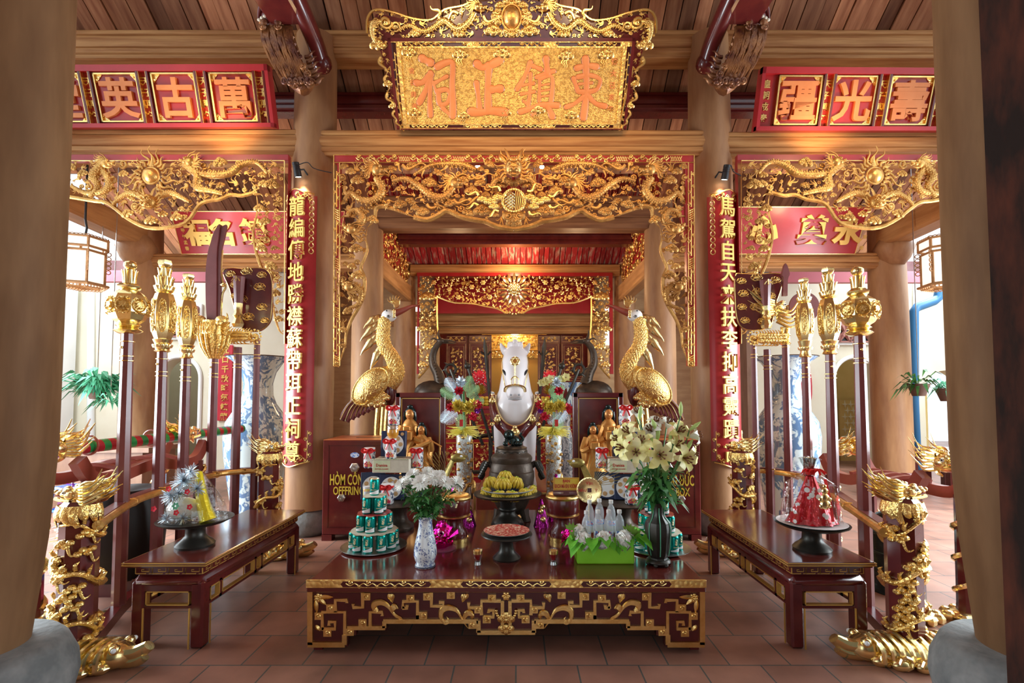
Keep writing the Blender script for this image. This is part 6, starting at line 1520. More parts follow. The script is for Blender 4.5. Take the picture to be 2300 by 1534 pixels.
LIL = [(1429, 1016, -.12, (-.25, -1, .15), 31, 'petal_cream'), (1483, 1022, -.14, (.0, -1, .05), 34, 'petal_cream'), (1540, 1030, -.12, (.35, -1, -.1), 31, 'petal_cream'), (1522, 1000, -.04, (.4, -.8, .5), 26, 'petal_cream'), (1398, 1005, -.02, (-.9, -.5, .1), 28, 'petal_cream'), (1410, 970, .0, (-.6, -.6, .6), 28, 'petal_cream'), (1441, 990, -.06, (-.2, -.8, .6), 27, 'petal_cream'),
       (1472, 948, .05, (.1, -.7, .8), 24, 'petal_ivory'), (1462, 966, .0, (-.5, -.6, .5), 27, 'petal_ivory'), (1560, 978, .0, (1, -.2, .25), 29, 'petal_ivory'), (1526, 968, .0, (.3, -.8, .4), 27, 'petal_cream'), (1432, 926, .06, (-.4, -.5, .8), 22, 'petal_ivory'), (1500, 950, .06, (.3, -.6, .8), 24, 'petal_ivory'), (1556, 1020, .0, (.9, -.5, -.1), 22, 'petal_cream'), (1388, 985, .05, (-.8, -.6, .2), 24, 'petal_cream')]
for (x, y, dy, d, R, m) in LIL:
    p = P(x, y, pl_.y+dy); tips.append(p); b = MB(); sb = MB(); lily(b, sb, p, d, R*s, rn, 1.0 if m == 'petal_cream' else .8); fl = b.build('bloom', G(m), t); sb.build('stamen', G('stamen'), fl)
    st.tube(cr([base+Vector((rn.uniform(-.025, .025), rn.uniform(-.025, .025), 0)), base.lerp(p, .6)+Vector((0, .02, .03)), p+Vector((0, .03, -.03))], 5), .005, 5)
b = MB()
for (x, y, a) in ((1438, 926, .1), (1529, 918, .0), (1561, 957, .9), (1465, 990, -.1), (1478, 975, .1), (1548, 1000, .5), (1506, 985, .0), (1470, 955, -.4)):
    p = P(x, y, pl_.y-.02); d = Vector((sin(a), -.1, cos(a))); b.tube([p-d*.045, p-d*.02, p+d*.012, p+d*.045], [.006, .013, .013, .003], 8); st.tube(cr([base, base.lerp(p, .6), p-d*.045], 4), .004, 5)
b.build('bud', G('bud'), t); st.build('stem', G('stem'), t)
b = MB()
for k in range(120):
    a = rn.uniform(0, 2*pi); z0 = rn.uniform(0, .22); p = base+Vector((rn.uniform(-.05, .05), rn.uniform(-.05, .05), z0)); L = rn.uniform(.10, .2); d = Vector((cos(a), sin(a), 0)); u = Vector((-sin(a), cos(a), 0)); w_ = L*.10
    q = [p, p+d*L*.35+Vector((0, 0, L*.28)), p+d*L*.72+Vector((0, 0, L*.22)), p+d*L-Vector((0, 0, L*.12))]
    b.add([q[0], q[1]+u*w_, q[1]-u*w_, q[2]+u*w_, q[2]-u*w_, q[3]], [(0, 2, 1), (1, 2, 4, 3), (3, 4, 5)])
o = b.build('leaf', G('leaf'), t); o['kind'] = 'stuff'
# ---- footed stands and dishes
def stand(label, p, prof, mt='bronze', name='footed_stand'):
    t = thing(name, label, 'stand', p); b = MB(); b.lathe(prof, p, 40); b.build('body', G(mt), t, smooth=50); return t
pd = A_(1138, 1254); s = S(pd.y)
stand('small dark bronze footed stand under the red-rimmed dish, front centre of the altar', pd, [(30*s, 0), (31*s, 3*s), (26*s, 8*s), (22*s, 12*s), (18*s, 16*s), (15*s, 26*s), (15*s, 38*s), (20*s, 44*s), (52*s, 50*s), (57*s, 53*s), (56*s, 55*s), (0, 54*s)])
t = thing('porcelain_dish', 'white dish with a red patterned rim, on the small bronze stand', 'dish', pd+Vector((0, 0, 55*s))); b = MB(); z = pd+Vector((0, 0, 55*s))
b.lathe([(20*s, 0), (28*s, 1*s), (50*s, 6*s), (51*s, 7*s), (34*s, 3.4*s), (24*s, 2*s), (0, 2*s)], z, 40); b.build('dish', G('white'), t, smooth=60)
b = MB(); b.lathe([(50.5*s, 7.4*s), (37*s, 4.6*s)], z, 40); b.lathe([(23*s, 2.6*s), (0, 2.6*s)], z, 30); b.build('red_pattern', leopard('dish_red', (.45, .03, .03), (.75, .55, .4), 60, .52), t)
pb = A_(1140, 1180); s = S(pb.y)
stand('tall dark bronze footed stand carrying the bananas, centre of the altar', pb, [(36*s, 0), (37*s, 4*s), (33*s, 12*s), (24*s, 20*s), (18*s, 26*s), (17*s, 32*s), (20*s, 35*s), (20*s, 38*s), (17*s, 41*s), (20*s, 58*s), (34*s, 64*s), (74*s, 68*s), (76*s, 71*s), (74*s, 72*s), (0, 70*s)])
t = thing('porcelain_plate', 'white and blue plate heaped with bananas on the tall bronze stand', 'plate', pb+Vector((0, 0, 72*s))); z = pb+Vector((0, 0, 72*s)); b = MB()
b.lathe([(34*s, 0), (42*s, 2*s), (58*s, 9*s), (59*s, 10.5*s), (42*s, 4.4*s), (0, 3*s)], z, 40); b.build('plate', G('white'), t, smooth=60); b = MB(); b.lathe([(46*s, 3.2*s), (49.5*s, 4.8*s)], z, 40); b.lathe([(52*s, 5.6*s), (54*s, 6.8*s)], z, 40); b.build('blue_ring', G('navy'), t)
def banana_hand(p, d, up, n, L, label, green):
    t = thing('banana_hand', label, 'bananas', p); d = Vector(d).normalized(); M = FR((0, 0, 0), Vector(up).cross(d).normalized(), up)
    b = MB(); tb = MB()
    for row in (0, 1):
        m = n if row == 0 else n-1
        for i in range(m):
            a = -1.25+2.5*(i+.5*row)/(n-1); rr = L*(.30+.12*row)
            q = [(0+.25*rr*sin(a), .12*L-row*.1*L, .25*L), (rr*1.15*sin(a), .10*L-row*.22*L, .12*L+rr*.75*cos(a)), (rr*1.55*sin(a), -.22*L-row*.2*L, rr*.95*cos(a)), (rr*1.30*sin(a), -.58*L-row*.05*L, rr*.55*cos(a))]
            q = cr([M @ Vector(v)+p for v in q], 4); w_ = L*.112
            b.tube(q, lambda k: w_*(.45+.6*sin(pi*min(1, k*1.05)))if k < .93 else w_*.3, 7); tb.sph(q[-1], w_*.32, 6, 4)
    c = M @ Vector((0, .1*L, .22*L))+p; b.build('fruit', G('banana'), t); tb.build('tip', G('stamen'), t)
    b = MB(); b.sph(c, (L*.16, L*.16, L*.14), 10, 7)
    for k in range(8): b.sph(c+Vector((L*.15*cos(k*.8), -.08*L, L*.15*sin(k*.8))), L*.07, 6, 4)
    b.build('crown', G('banana_green'), t)
zb = pb.z+82*s
for i, (x, y, dy, d, up, n, lb) in enumerate(((1135, 1066, .06, (0, -1, .3), (0, .3, 1), 7, 'yellow hand of bananas crowning the heap'), (1104, 1078, .03, (-.5, -1, .2), (-.1, .2, 1), 6, 'greenish hand of bananas at the upper left of the heap'), (1130, 1080, -.06, (0, -1, .15), (0, .1, 1), 7, 'yellow hand of bananas in the middle of the heap, facing front'), (1158, 1078, -.02, (.3, -1, .2), (.2, .2, 1), 7, 'yellow hand of bananas at the upper right of the heap'),
    (1094, 1101, -.02, (-.8, -.8, .1), (-.3, .1, 1), 6, 'hand of bananas at the far left rim of the plate'), (1120, 1106, -.13, (-.1, -1, -.3), (-.2, -.3, 1), 8, 'green-crowned hand of bananas at the plate rim, front left'), (1150, 1106, -.13, (.1, -1, -.3), (.2, -.3, 1), 8, 'green-crowned hand of bananas at the plate rim, front right'), (1177, 1102, -.06, (.6, -1, 0), (.2, 0, 1), 7, 'hand of bananas at the right rim of the plate'), (1192, 1095, .04, (1, -.4, .1), (.3, .1, 1), 6, 'brownish hand of bananas at the far right of the plate'))):
    p = P(x, y, pb.y+dy); banana_hand(p, d, up, n, .108, lb, 0)
# ---- small red glasses
for i, (x, lb) in enumerate(((1073, 'small glass of dark red wine on the altar, left of the red-rimmed dish'), (1243, 'small glass of dark red wine on the altar, right of the red-rimmed dish'))):
    p = A_(x, 1268); s = S(p.y); t = thing('shot_glass', lb, 'glass', p); b = MB(); b.lathe([(8*s, 0), (8.5*s, 1*s), (7*s, 7*s), (7*s, 9*s), (9.5*s, 18*s), (10.5*s, 33*s), (9.8*s, 33*s), (8.6*s, 18*s), (6*s, 11*s), (0, 10*s)], p, 24); b.build('bowl', G('jar_glass'), t, smooth=40)
    b = MB(); b.lathe([(0, 10.5*s), (6*s, 11*s), (8.4*s, 18*s), (9.4*s, 26*s), (0, 26*s)], p, 20); b.build('wine', G('liquid_red'), t, smooth=40); b = MB(); b.lathe([(9.9*s, 24*s), (10.4*s, 31*s)], p, 24); b.build('gilt_band', G('gold'), t)
    b = MB(); b.lathe([(8.2*s, .4*s), (6.6*s, 7*s), (0, 8.5*s)], p, 16); b.build('foot', G('steel'), t, smooth=40)
# ---- green tissue box with water bottles and white blossoms
pg = A_(1358, 1262); s = S(pg.y); t = thing('tissue_planter', 'bright green tissue-wrapped box with white blossoms and water bottles, front right of the altar', 'gift box', pg)
w_, d_, h_ = 125*s, .17, 40*s; b = MB(); b.box((pg.x, pg.y+.04, pg.z+h_/2), (w_, d_, h_), 0, None, .006); b.build('box', G('green_wrap'), t, smooth=20)
rn = random.Random(3); b = MB()
for k in range(20):
    if k < 12: u = -.5+k/11; x = pg.x+u*w_*1.05; y = pg.y-.05+rn.uniform(-.01, .02); a = -pi/2+u*1.2+rn.uniform(-.3, .3)
    else: sg = 1 if k % 2 else -1; x = pg.x+sg*w_*.52; y = pg.y+.02*(k-14); a = 0 if sg > 0 else pi; a += rn.uniform(-.5, .5)
    L = rn.uniform(.08, .13); d = Vector((cos(a), sin(a), 0)); u_ = Vector((-sin(a), cos(a), 0)); z0 = pg.z+h_*rn.uniform(.8, 1.05); up = rn.uniform(.0, .5); wd = L*.36; p = Vector((x, y, z0))-d*.02
    q = [p, p+d*L*.45+Vector((0, 0, L*(.25+up*.6))), p+d*L*.8+Vector((0, 0, L*(.05+up))), p+d*L*1.05+Vector((0, 0, L*(-.45+up*1.4)))]
    vs = [q[0], q[1]+u_*wd+Vector((0, 0, .02)), q[1], q[1]-u_*wd+Vector((0, 0, .02)), q[2]+u_*wd*.8, q[2]-Vector((0, 0, .008)), q[2]-u_*wd*.8, q[3]]
    b.add(vs, [(0, 2, 1), (0, 3, 2), (1, 2, 5, 4), (2, 3, 6, 5), (4, 5, 7), (5, 6, 7)])
b.build('tissue_leaf', G('green_tissue'), t)
b = MB()
for (x, y) in ((1283, 1192), (1292, 1206), (1412, 1195), (1425, 1205), (1290, 1220)):
    p = P(x, y, pg.y); 
    for k in range(4): a = pi/2+(k-1.5)*.5; c = Vector((cos(a), -.2, sin(a))); u_ = Vector((-sin(a), 0, cos(a))); b.add([p, p+c*.03+u_*.014, p+c*.03-u_*.014, p+c*.06], [(0, 2, 1), (1, 2, 3)])
b.build('leaf', G('leaf_light'), t)
for (x, y, R) in ((1311, 1216, 24), (1357, 1214, 24), (1404, 1213, 27), (1303, 1192, 17)):
    p = P(x, y, pg.y-.06 if y > 1200 else pg.y); b = MB(); r2 = random.Random(x)
    for k in range(34):
        a = r2.uniform(0, 2*pi); e = r2.uniform(-.3, 1.3); rr = R*s*(.45+.55*(1-max(0, e)/1.5)); d = Vector((cos(a)*cos(e), -sin(e), sin(a)*cos(e))); u_ = d.orthogonal().normalized()*R*s*.42; v_ = d.cross(u_)
        c = p+d*rr*.6; b.add([c-u_-v_*.6, c+u_-v_*.6, c+u_*1.1+v_*.5+d*.012, c+v_*1.0+d*.006, c-u_*1.1+v_*.5+d*.012], [(0, 1, 2, 3, 4)])
    b.build('blossom', G('petal_white'), t)
def bottle(p, label, sc=1.0):
    t = thing('water_bottle', label, 'bottle', p, 'water bottles in the green box'); b = MB(); r = .0300*sc
    b.lathe([(0, 0), (r*.9, 0), (r, .01), (r, .075), (r*.94, .08), (r, .085), (r*1.03, .11), (r*.98, .135), (r*.7, .162), (r*.42, .175), (r*.40, .188)], p, 20); b.build('body', G('bottle_plastic'), t, smooth=60)
    b = MB(); b.lathe([(r*.48, .186), (r*.5, .188), (r*.48, .208), (0, .209)], p, 18); b.build('cap', G('white'), t, smooth=30)
    b = MB(); R = r*1.012; b.lathe([(R, .045), (R, .078)], p, 20, None, 0, -pi/2-1.1, -pi/2+1.1); lb = b.build('paper_label', G('label_blue'), t)
    b = MB(); b.text('LaVie', .016, FR((p.x, p.y-R-.001, p.z+.061)), .001, .03, 1); b.sph((p.x, p.y-R, p.z+.073), (.005, .002, .005), 6, 4); b.build('red_wordmark', G('label_red'), lb, smooth=0)
for i, (x, yc) in enumerate(((1317, 1148), (1343, 1146), (1367, 1146), (1391, 1146))):
    p = P(x, yc, pg.y+.03); bottle(Vector((p.x, p.y, p.z-.205)), ['first', 'second', 'third', 'last'][i]+' water bottle from the left in the front row of the green box')
for i, (x, yc) in enumerate(((1324, 1124), (1346, 1121), (1372, 1124))):
    p = P(x, yc, pg.y+.11); bottle(Vector((p.x, p.y, p.z-.205)), ['left', 'middle', 'right'][i]+' water bottle of the back row in the green box')
# ---- red lacquer offering jars with gilt rims
def offering_jar(label, p, sign):
    t = thing('lacquer_jar', label, 'jar', p); s = S(p.y); z_ = lambda pr: [(r_*s, q*.8*s) for r_, q in pr]; b = MB()
    b.lathe(z_([(31, 0), (31.5, 11), (29, 12)]), p, 40); b.build('gilt_foot', G('gold'), t, smooth=40)
    b = MB(); b.lathe(z_([(29, 11), (30, 20), (27, 30), (20, 40), (20, 58), (30, 64), (36, 68), (36, 71), (33, 73), (35, 76), (36, 114), (33, 122), (0, 124)]), p, 40); b.build('body', G('lacquer'), t, smooth=45)
    b = MB(); b.lathe(z_([(36, 69), (37, 71), (35, 73)]), p, 40); b.lathe(z_([(36.2, 114), (37.5, 119), (35, 125), (29, 128), (0, 128.5)]), p, 40); b.build('gilt_lid', G('gold'), t, smooth=45)
    return t, p+Vector((0, 0, 102.8*s)), s
t, top, s = offering_jar('red lacquered jar with gilt lid carrying the yellow sign, on the altar', A_(1264, 1212), True)
t = thing('table_sign', 'small yellow sign with red lettering on the gilt-lidded jar', 'sign', top); Y = top.y-.10
c0, c1 = P(1243, 1101, Y), P(1301, 1073, Y); top_ = top.z
b = MB(); b.bb((c0.x, Y, c0.z), (c1.x, Y+.006, c1.z)); b.build('plate', G('sign_yellow'), t, smooth=0)
b = MB(); b.bb((c0.x-.003, Y-.012, c0.z-.012), (c1.x+.003, Y+.03, c0.z)); b.bb((c0.x, Y+.012, top.z), (c1.x, Y+.06, top.z+.012)); b.bb(((c0.x+c1.x)/2-.02, Y, top.z), ((c0.x+c1.x)/2+.02, Y+.03, c0.z)); b.build('holder', G('lacquer'), t, smooth=0)
b = MB(); w2 = c1.x-c0.x; zc = (c0.z+c1.z)/2; b.text('BAN', .022, FR(((c0.x+c1.x)/2, Y-.001, zc+.022)), .001, .03, 2, True, False, w2*.27); b.text('BẠCH MÃ ĐẠI VƯƠNG', .045, FR(((c0.x+c1.x)/2, Y-.001, zc-.016)), .001, .025, 2, True, False, w2*.88); b.build('lettering', G('sign_red'), t, smooth=0)
b = MB(); 
for (a0, b0, a1, b1) in ((.03, .05, .97, .05), (.97, .05, .97, .95), (.97, .95, .03, .95), (.03, .95, .03, .05)): b.tube([(c0.x+w2*a0, Y-.001, c0.z+(c1.z-c0.z)*b0), (c0.x+w2*a1, Y-.001, c0.z+(c1.z-c0.z)*b1)], .0012, 4)
b.build('red_border', G('sign_red'), t, smooth=0)
offering_jar('red lacquered jar with gilt lid half hidden behind the white chrysanthemums', A_(1020, 1214), False)
# ---- incense burner with a lion on the lid
pi_ = Vector((P(1149, 1150, 4.3).x, 4.3, ZA)); s = S(4.3); t = thing('incense_burner', 'big dark bronze incense burner with a lion on its lid, behind the bananas', 'incense burner', pi_)
zz = lambda y: P(0, y, 4.3).z-ZA
b = MB(); b.lathe([(0, .05), (26*s, .05), (38*s, zz(1128)), (48*s, zz(1095)), (51*s, zz(1070)), (50*s, zz(1058)), (48*s, zz(1056)), (47*s, zz(1044)), (44*s, zz(1038)), (46*s, zz(1030)), (46*s, zz(1026)), (40*s, zz(1026))], pi_, 44)
b.build('bowl', G('bronze_brown'), t, smooth=40)
b = MB(); b.lathe([(45*s, zz(1026)), (43*s, zz(1022)), (36*s, zz(1017)), (34*s, zz(1010)), (34*s, zz(1007)), (35*s, zz(1005)), (28*s, zz(1002)), (0, zz(1001))], pi_, 44); lid = b.build('lid', G('bronze_brown'), t, smooth=40)
b = MB(); c = pi_+Vector((0, 0, zz(1001)))
b.sph(c+Vector((.02, .02, .045)), (.055, .05, .045), 12, 8); b.sph(c+Vector((-.025, -.02, .095)), (.036, .034, .036), 12, 8); b.sph(c+Vector((-.03, -.055, .088)), (.02, .018, .015), 10, 6)
for k in range(16): a = 2*pi*k/16; b.sph(c+Vector((-.022+.037*cos(a), -.01, .093+.037*sin(a))), .011, 6, 4)
for dx in (-.045, .01): b.tube([c+Vector((dx, -.035, .06)), c+Vector((dx, -.045, .02)), c+Vector((dx, -.055, .008))], [.015, .012, .014], 8)
b.sph(c+Vector((-.055, -.05, .022)), .022, 10, 7); b.tube(cr([c+Vector((.07, .02, .03)), c+Vector((.10, .02, .06)), c+Vector((.075, .02, .09)), c+Vector((.09, .02, .11))], 4), lambda k: .018*(1-.5*k), 7)
for dx in (.045, .07): b.sph(c+Vector((dx, -.03, .02)), (.028, .03, .022), 8, 6)
b.build('lion', G('bronze_green'), lid)
for sg in (-1, 1):
    b = MB(); q = [(pi_.x+sg*44*s, pi_.y, pi_.z+zz(1046)), (pi_.x+sg*58*s, pi_.y, pi_.z+zz(1040)), (pi_.x+sg*66*s, pi_.y, pi_.z+zz(1052)), (pi_.x+sg*64*s, pi_.y, pi_.z+zz(1066)), (pi_.x+sg*69*s, pi_.y, pi_.z+zz(1076))]
    b.tube(cr(q, 5), lambda k: .028*(1-.35*k), 8)
    for k in range(7): b.sph((pi_.x+sg*(54+2.6*k)*s, pi_.y-.02, pi_.z+zz(1040+5*k)), .022, 7, 5)
    b.build('dragon_handle', G('bronze'), t)
b = MB()
for a in (-pi/2-.9, -pi/2+.9, pi/2): b.tube([(pi_.x+.13*cos(a), pi_.y+.13*sin(a), ZA+.09), (pi_.x+.15*cos(a), pi_.y+.15*sin(a), ZA+.04), (pi_.x+.155*cos(a), pi_.y+.155*sin(a), ZA+.0)], [.05, .035, .045], 10)
b.build('foot', G('bronze_brown'), t); b = MB()
for k in range(8):
    a = -pi/2+(k-3.5)*.45; M = FR((pi_.x+34.5*s*cos(a), pi_.y+34.5*s*sin(a), pi_.z+zz(1013.5)), (-sin(a), cos(a), 0)); b.tube([(.026*cos(q)*(1+.2*cos(4*q)), .008*sin(q), 0) for q in [2*pi*j/20 for j in range(20)]], .003, 5, 1, None, M, closed=True)
b.build('lid_cloud', G('bronze'), lid)
# ---- white porcelain pillar vases with tinsel bouquets
def burst(b, c, R, n, rn, w_=.004, flat=.3, dirs=None):
    for k in range(n):
        d = Vector((rn.gauss(0, 1), rn.gauss(0, 1), rn.gauss(0, 1))).normalized()
        if dirs is not None and d.dot(dirs) < -.1: d = -d
        u = d.orthogonal().normalized()*w_; L = R*rn.uniform(.65, 1.05); b.add([c+u, c-u, c+d*L-u*.5, c+d*L+u*.5], [(0, 1, 2, 3)])
def petals(b, c, R, n, d, rn, cup=.5, rows=2):
    d = Vector(d).normalized(); M = Matrix.Translation(c) @ d.to_track_quat('Z', 'Y').to_matrix().to_4x4()
    for r_ in range(rows):
        for k in range(n):
            a = 2*pi*(k+.5*r_)/n; h = Vector((cos(a), sin(a), 0)); u = Vector((-sin(a), cos(a), 0)); L = R*(1-.25*r_); w_ = R*2.2/n; z = cup*R*(.6+.5*r_)
            b.add([h*L*.1, h*L*.55+u*w_+Vector((0, 0, z*.5)), h*L*.55-u*w_+Vector((0, 0, z*.5)), h*L+Vector((0, 0, z))], [(0, 2, 1), (1, 2, 3)], M)
def feather(b, c, d, L, rn):
    d = Vector(d).normalized(); u = d.cross(Vector((0, 1, 0))).normalized()
    for k in range(26):
        t_ = k/25; p = c+d*L*t_*.75; sd = 1 if k % 2 else -1; a = d*(.45+.4*t_)+u*sd*(1-.35*t_); a.normalize(); l = L*.34*sin(pi*min(1, .25+t_*.7)); w2 = a.cross(Vector((0, 1, 0))).normalized()*.0035
        b.add([p-w2, p+w2, p+a*l+w2*.4, p+a*l-w2*.4], [(0, 1, 2, 3)])
def bouquet_vase(side, x, fl):
    p = Vector((P(x, 1150, 4.45).x, 4.45, ZA)); s = S(4.45); H = P(0, 976, 4.45).z-ZA; rn = random.Random(x)
    t = thing('porcelain_vase', 'white and gilt porcelain pillar vase holding tinsel flowers, %s of the horse' % side, 'vase', p); b = MB()
    b.lathe([(0, 0), (15*s, 0), (17*s, .03), (16*s, .1), (17*s, .3), (17.5*s, H-.17), (18.5*s, H-.155), (17*s, H-.14), (18*s, H-.12), (18*s, H-.01), (16.5*s, H), (15*s, H-.02), (0, H-.05)], p, 28); b.build('body', G('porcelain_gilt'), t, smooth=50)
    b = MB(); q = [(p.x+18.4*s*cos(k*.42-2.6), p.y+18.4*s*sin(k*.42-2.6), p.z+H*.22+H*.5*k/14+.02*sin(k*2)) for k in range(15)]; b.tube(cr(q, 4), lambda k: .014*(1-.6*k), 7)
    for k in range(22): a = -pi/2+rn.uniform(-1.3, 1.3); b.sph((p.x+17.6*s*cos(a), p.y+17.6*s*sin(a), p.z+rn.uniform(.25, H-.02)), (.018, .014, .014), 7, 5)
    b.build('gilt_dragon_relief', G('gold_old'), t)
    top = Vector((p.x, p.y, p.z+H)); t = thing('tinsel_bouquet', 'shiny tinsel flower arrangement with yellow fluff in the white pillar vase, %s of the horse' % side, 'artificial flowers', top)
    C = lambda x_, y_, dy=-.05: P(x+(x_-1042)*fl, y_, 4.45+dy)
    b = MB()
    for k in range(260):
        a = rn.uniform(0, 2*pi); d = Vector((cos(a), sin(a), rn.uniform(-.25, .35))).normalized(); c = top+Vector((0, 0, .02+rn.uniform(0, .05))); L = rn.uniform(.08, .165); u = d.orthogonal().normalized()*.006; b.add([c+u, c-u, c+d*L-Vector((0, 0, .03))-u*.3, c+d*L-Vector((0, 0, .03))+u*.3], [(0, 1, 2, 3)])
    o = b.build('yellow_fluff', G('yellow_fluff'), t)
    b = MB(); b.tube(cr([top, C(1042, 930, 0), C(1040, 870, 0)], 4), .012, 6); b.build('stem', G('stem'), t)
    for (x_, y_, R, m, n, rows) in ((1052, 916, .075, 'tinsel_gold', 10, 3), (1028, 912, .07, 'tinsel_gold', 10, 3), (1062, 908, .06, 'tinsel_gold', 9, 2), (1031, 878, .05, 'tinsel_red', 9, 3), (1072, 910, .055, 'tinsel_red', 9, 2), (1062, 935, .05, 'tinsel_red', 9, 2), (1012, 915, .045, 'tinsel_red', 8, 2), (1035, 858, .06, 'tinsel_silver', 10, 2), (1072, 922, .035, 'tinsel_purple', 8, 2)):
        b = MB(); petals(b, C(x_, y_), R, n, (0, -1, .25), rn, .4, rows); burst(b, C(x_, y_, -.06), R*.8, 24, rn, .003, dirs=Vector((0, -1, 0))); b.build('tinsel_flower', G(m), t)
    for (x_, y_, d, m) in ((1048, 890, (.75, -.2, .6), 'tinsel_green'), (1052, 905, (1, -.2, .15), 'tinsel_green'), (1022, 892, (-.9, -.2, .5), 'tinsel_green'), (1044, 878, (.4, -.2, .9), 'tinsel_green'), (1035, 930, (.1, -.3, -1), 'tinsel_green'), (1015, 920, (-.6, -.2, -.8), 'tinsel_silver'), (1028, 928, (-.9, -.3, -.7), 'tinsel_silver'), (1022, 880, (-.5, -.1, .8), 'tinsel_silver')):
        b = MB(); feather(b, C(x_, y_, -.03), d, .19, rn); b.build('feather', G(m), t)
    if fl < 0:
        for (x_, y_) in ((1015, 848), (1050, 852), (1062, 858)):
            b = MB(); petals(b, C(x_, y_), .05, 7, (0, -1, .5), rn, .3, 2); petals(b, C(x_+9, y_+3), .04, 6, (.3, -1, .5), rn, .3, 2); b.build('yellow_flower', G('petal_cream'), t)
    b = MB(); c = C(1036, 950, -.09); b.box((c.x, c.y, c.z), (.03, .004, .06)); b.build('paper_tag', G('sign_red'), t, smooth=0)
bouquet_vase('left', 1042, 1); bouquet_vase('right', 1244, -1)
# ================================================================ GIFT STACKS
def jar(p, label, r=.05, h=.155, fill='candy_mix', bow=True):
    t = thing('candy_jar', label, 'jar', p, 'ribboned jars on the gift stacks'); b = MB(); b.lathe([(0, 0), (r*.9, 0), (r, .008), (r, h*.78), (r*.9, h*.84), (r*.86, h*.86)], p, 20); b.build('body', G(fill), t, smooth=50)
    b = MB(); b.lathe([(r*.86, h*.85), (r*.95, h*.87), (r*.95, h*.98), (0, h)], p, 20); b.build('lid', G('white'), t, smooth=40)
    b = MB(); b.lathe([(r*1.02, h*.08), (r*1.02, h*.72)], p, 12, None, 0, -pi/2-.75, -pi/2+.75); lb = b.build('paper_label', G('card_white'), t)
    b = MB(); b.lathe([(r*1.03, h*.08), (r*1.03, h*.22)], p, 12, None, 0, -pi/2-.75, -pi/2+.75)
    for k in range(5): b.sph((p.x+(k-2)*r*.22, p.y-r*1.0, p.z+h*(.24+.06*(k % 2))), r*.15, 6, 4)
    b.build('fruit_print', leopard('fruit_print', (.62, .03, .08), (.75, .5, .1), 60) if 'fruit_print' not in MATS else MATS['fruit_print'], lb)
    if bow:
        b = MB(); c = Vector((p.x, p.y-r*1.0, p.z+h*.86)); b.lathe([(r*.98, h*.80), (r*1.0, h*.84), (r*.98, h*.9)], p, 20)
        for sg in (-1, 1):
            b.tube(cr([c, c+Vector((sg*.03, -.012, .018)), c+Vector((sg*.045, -.008, .0)), c+Vector((sg*.025, -.012, -.012)), c], 4), .010, 6, .45); b.tube(cr([c, c+Vector((sg*.015, -.01, -.03)), c+Vector((sg*.028, -.006, -.065))], 4), lambda k: .009, 5, .4)
        b.sph(c+Vector((0, -.01, 0)), .011, 8, 6); b.build('red_bow', G('ribbon_red'), t)
def cookie_box(c, w_, h_, label, ry=0.0, d_=.05):
    t = thing('cookie_box', label, 'box', c, 'navy cookie boxes on the gift stacks'); M = Matrix.Translation(c) @ Matrix.Rotation(ry, 4, 'Z') @ Matrix.Rotation(-.12, 4, 'X')
    b = MB(); b.bb((-w_/2, -d_/2, 0), (w_/2, d_/2, h_), .003, M); b.build('carton', G('navy'), t, smooth=0)
    F = M @ FR((0, -d_/2-.001, h_*.47)); b = MB(); b.prism([(w_*.43*cos(a), w_*.43*sin(a)) for a in [2*pi*k/32 for k in range(32)]], 0, .001, F); b.build('white_disc', G('card_white'), t, smooth=0)
    b = MB(); 
    for k in range(7): a = k*.9; b.lathe([(w_*.09, 0), (w_*.09, .002), (0, .003)], (0, 0, 0), 12, F @ Matrix.Translation((w_*.3*cos(a), w_*.3*sin(a), .001)))
    b.lathe([(w_*.07, 0), (w_*.07, .002), (0, .003)], (0, 0, 0), 12, F @ Matrix.Translation((w_*.36, w_*.42, .001))); b.build('cookie_print', G('cookie'), t)
    b = MB(); b.tube([(w_*(-.08+.04*k), w_*(.27+.03*(k % 2)), .002) for k in range(5)], .004, 4, 1, None, F); b.build('crown_print', G('gold_paint'), t)
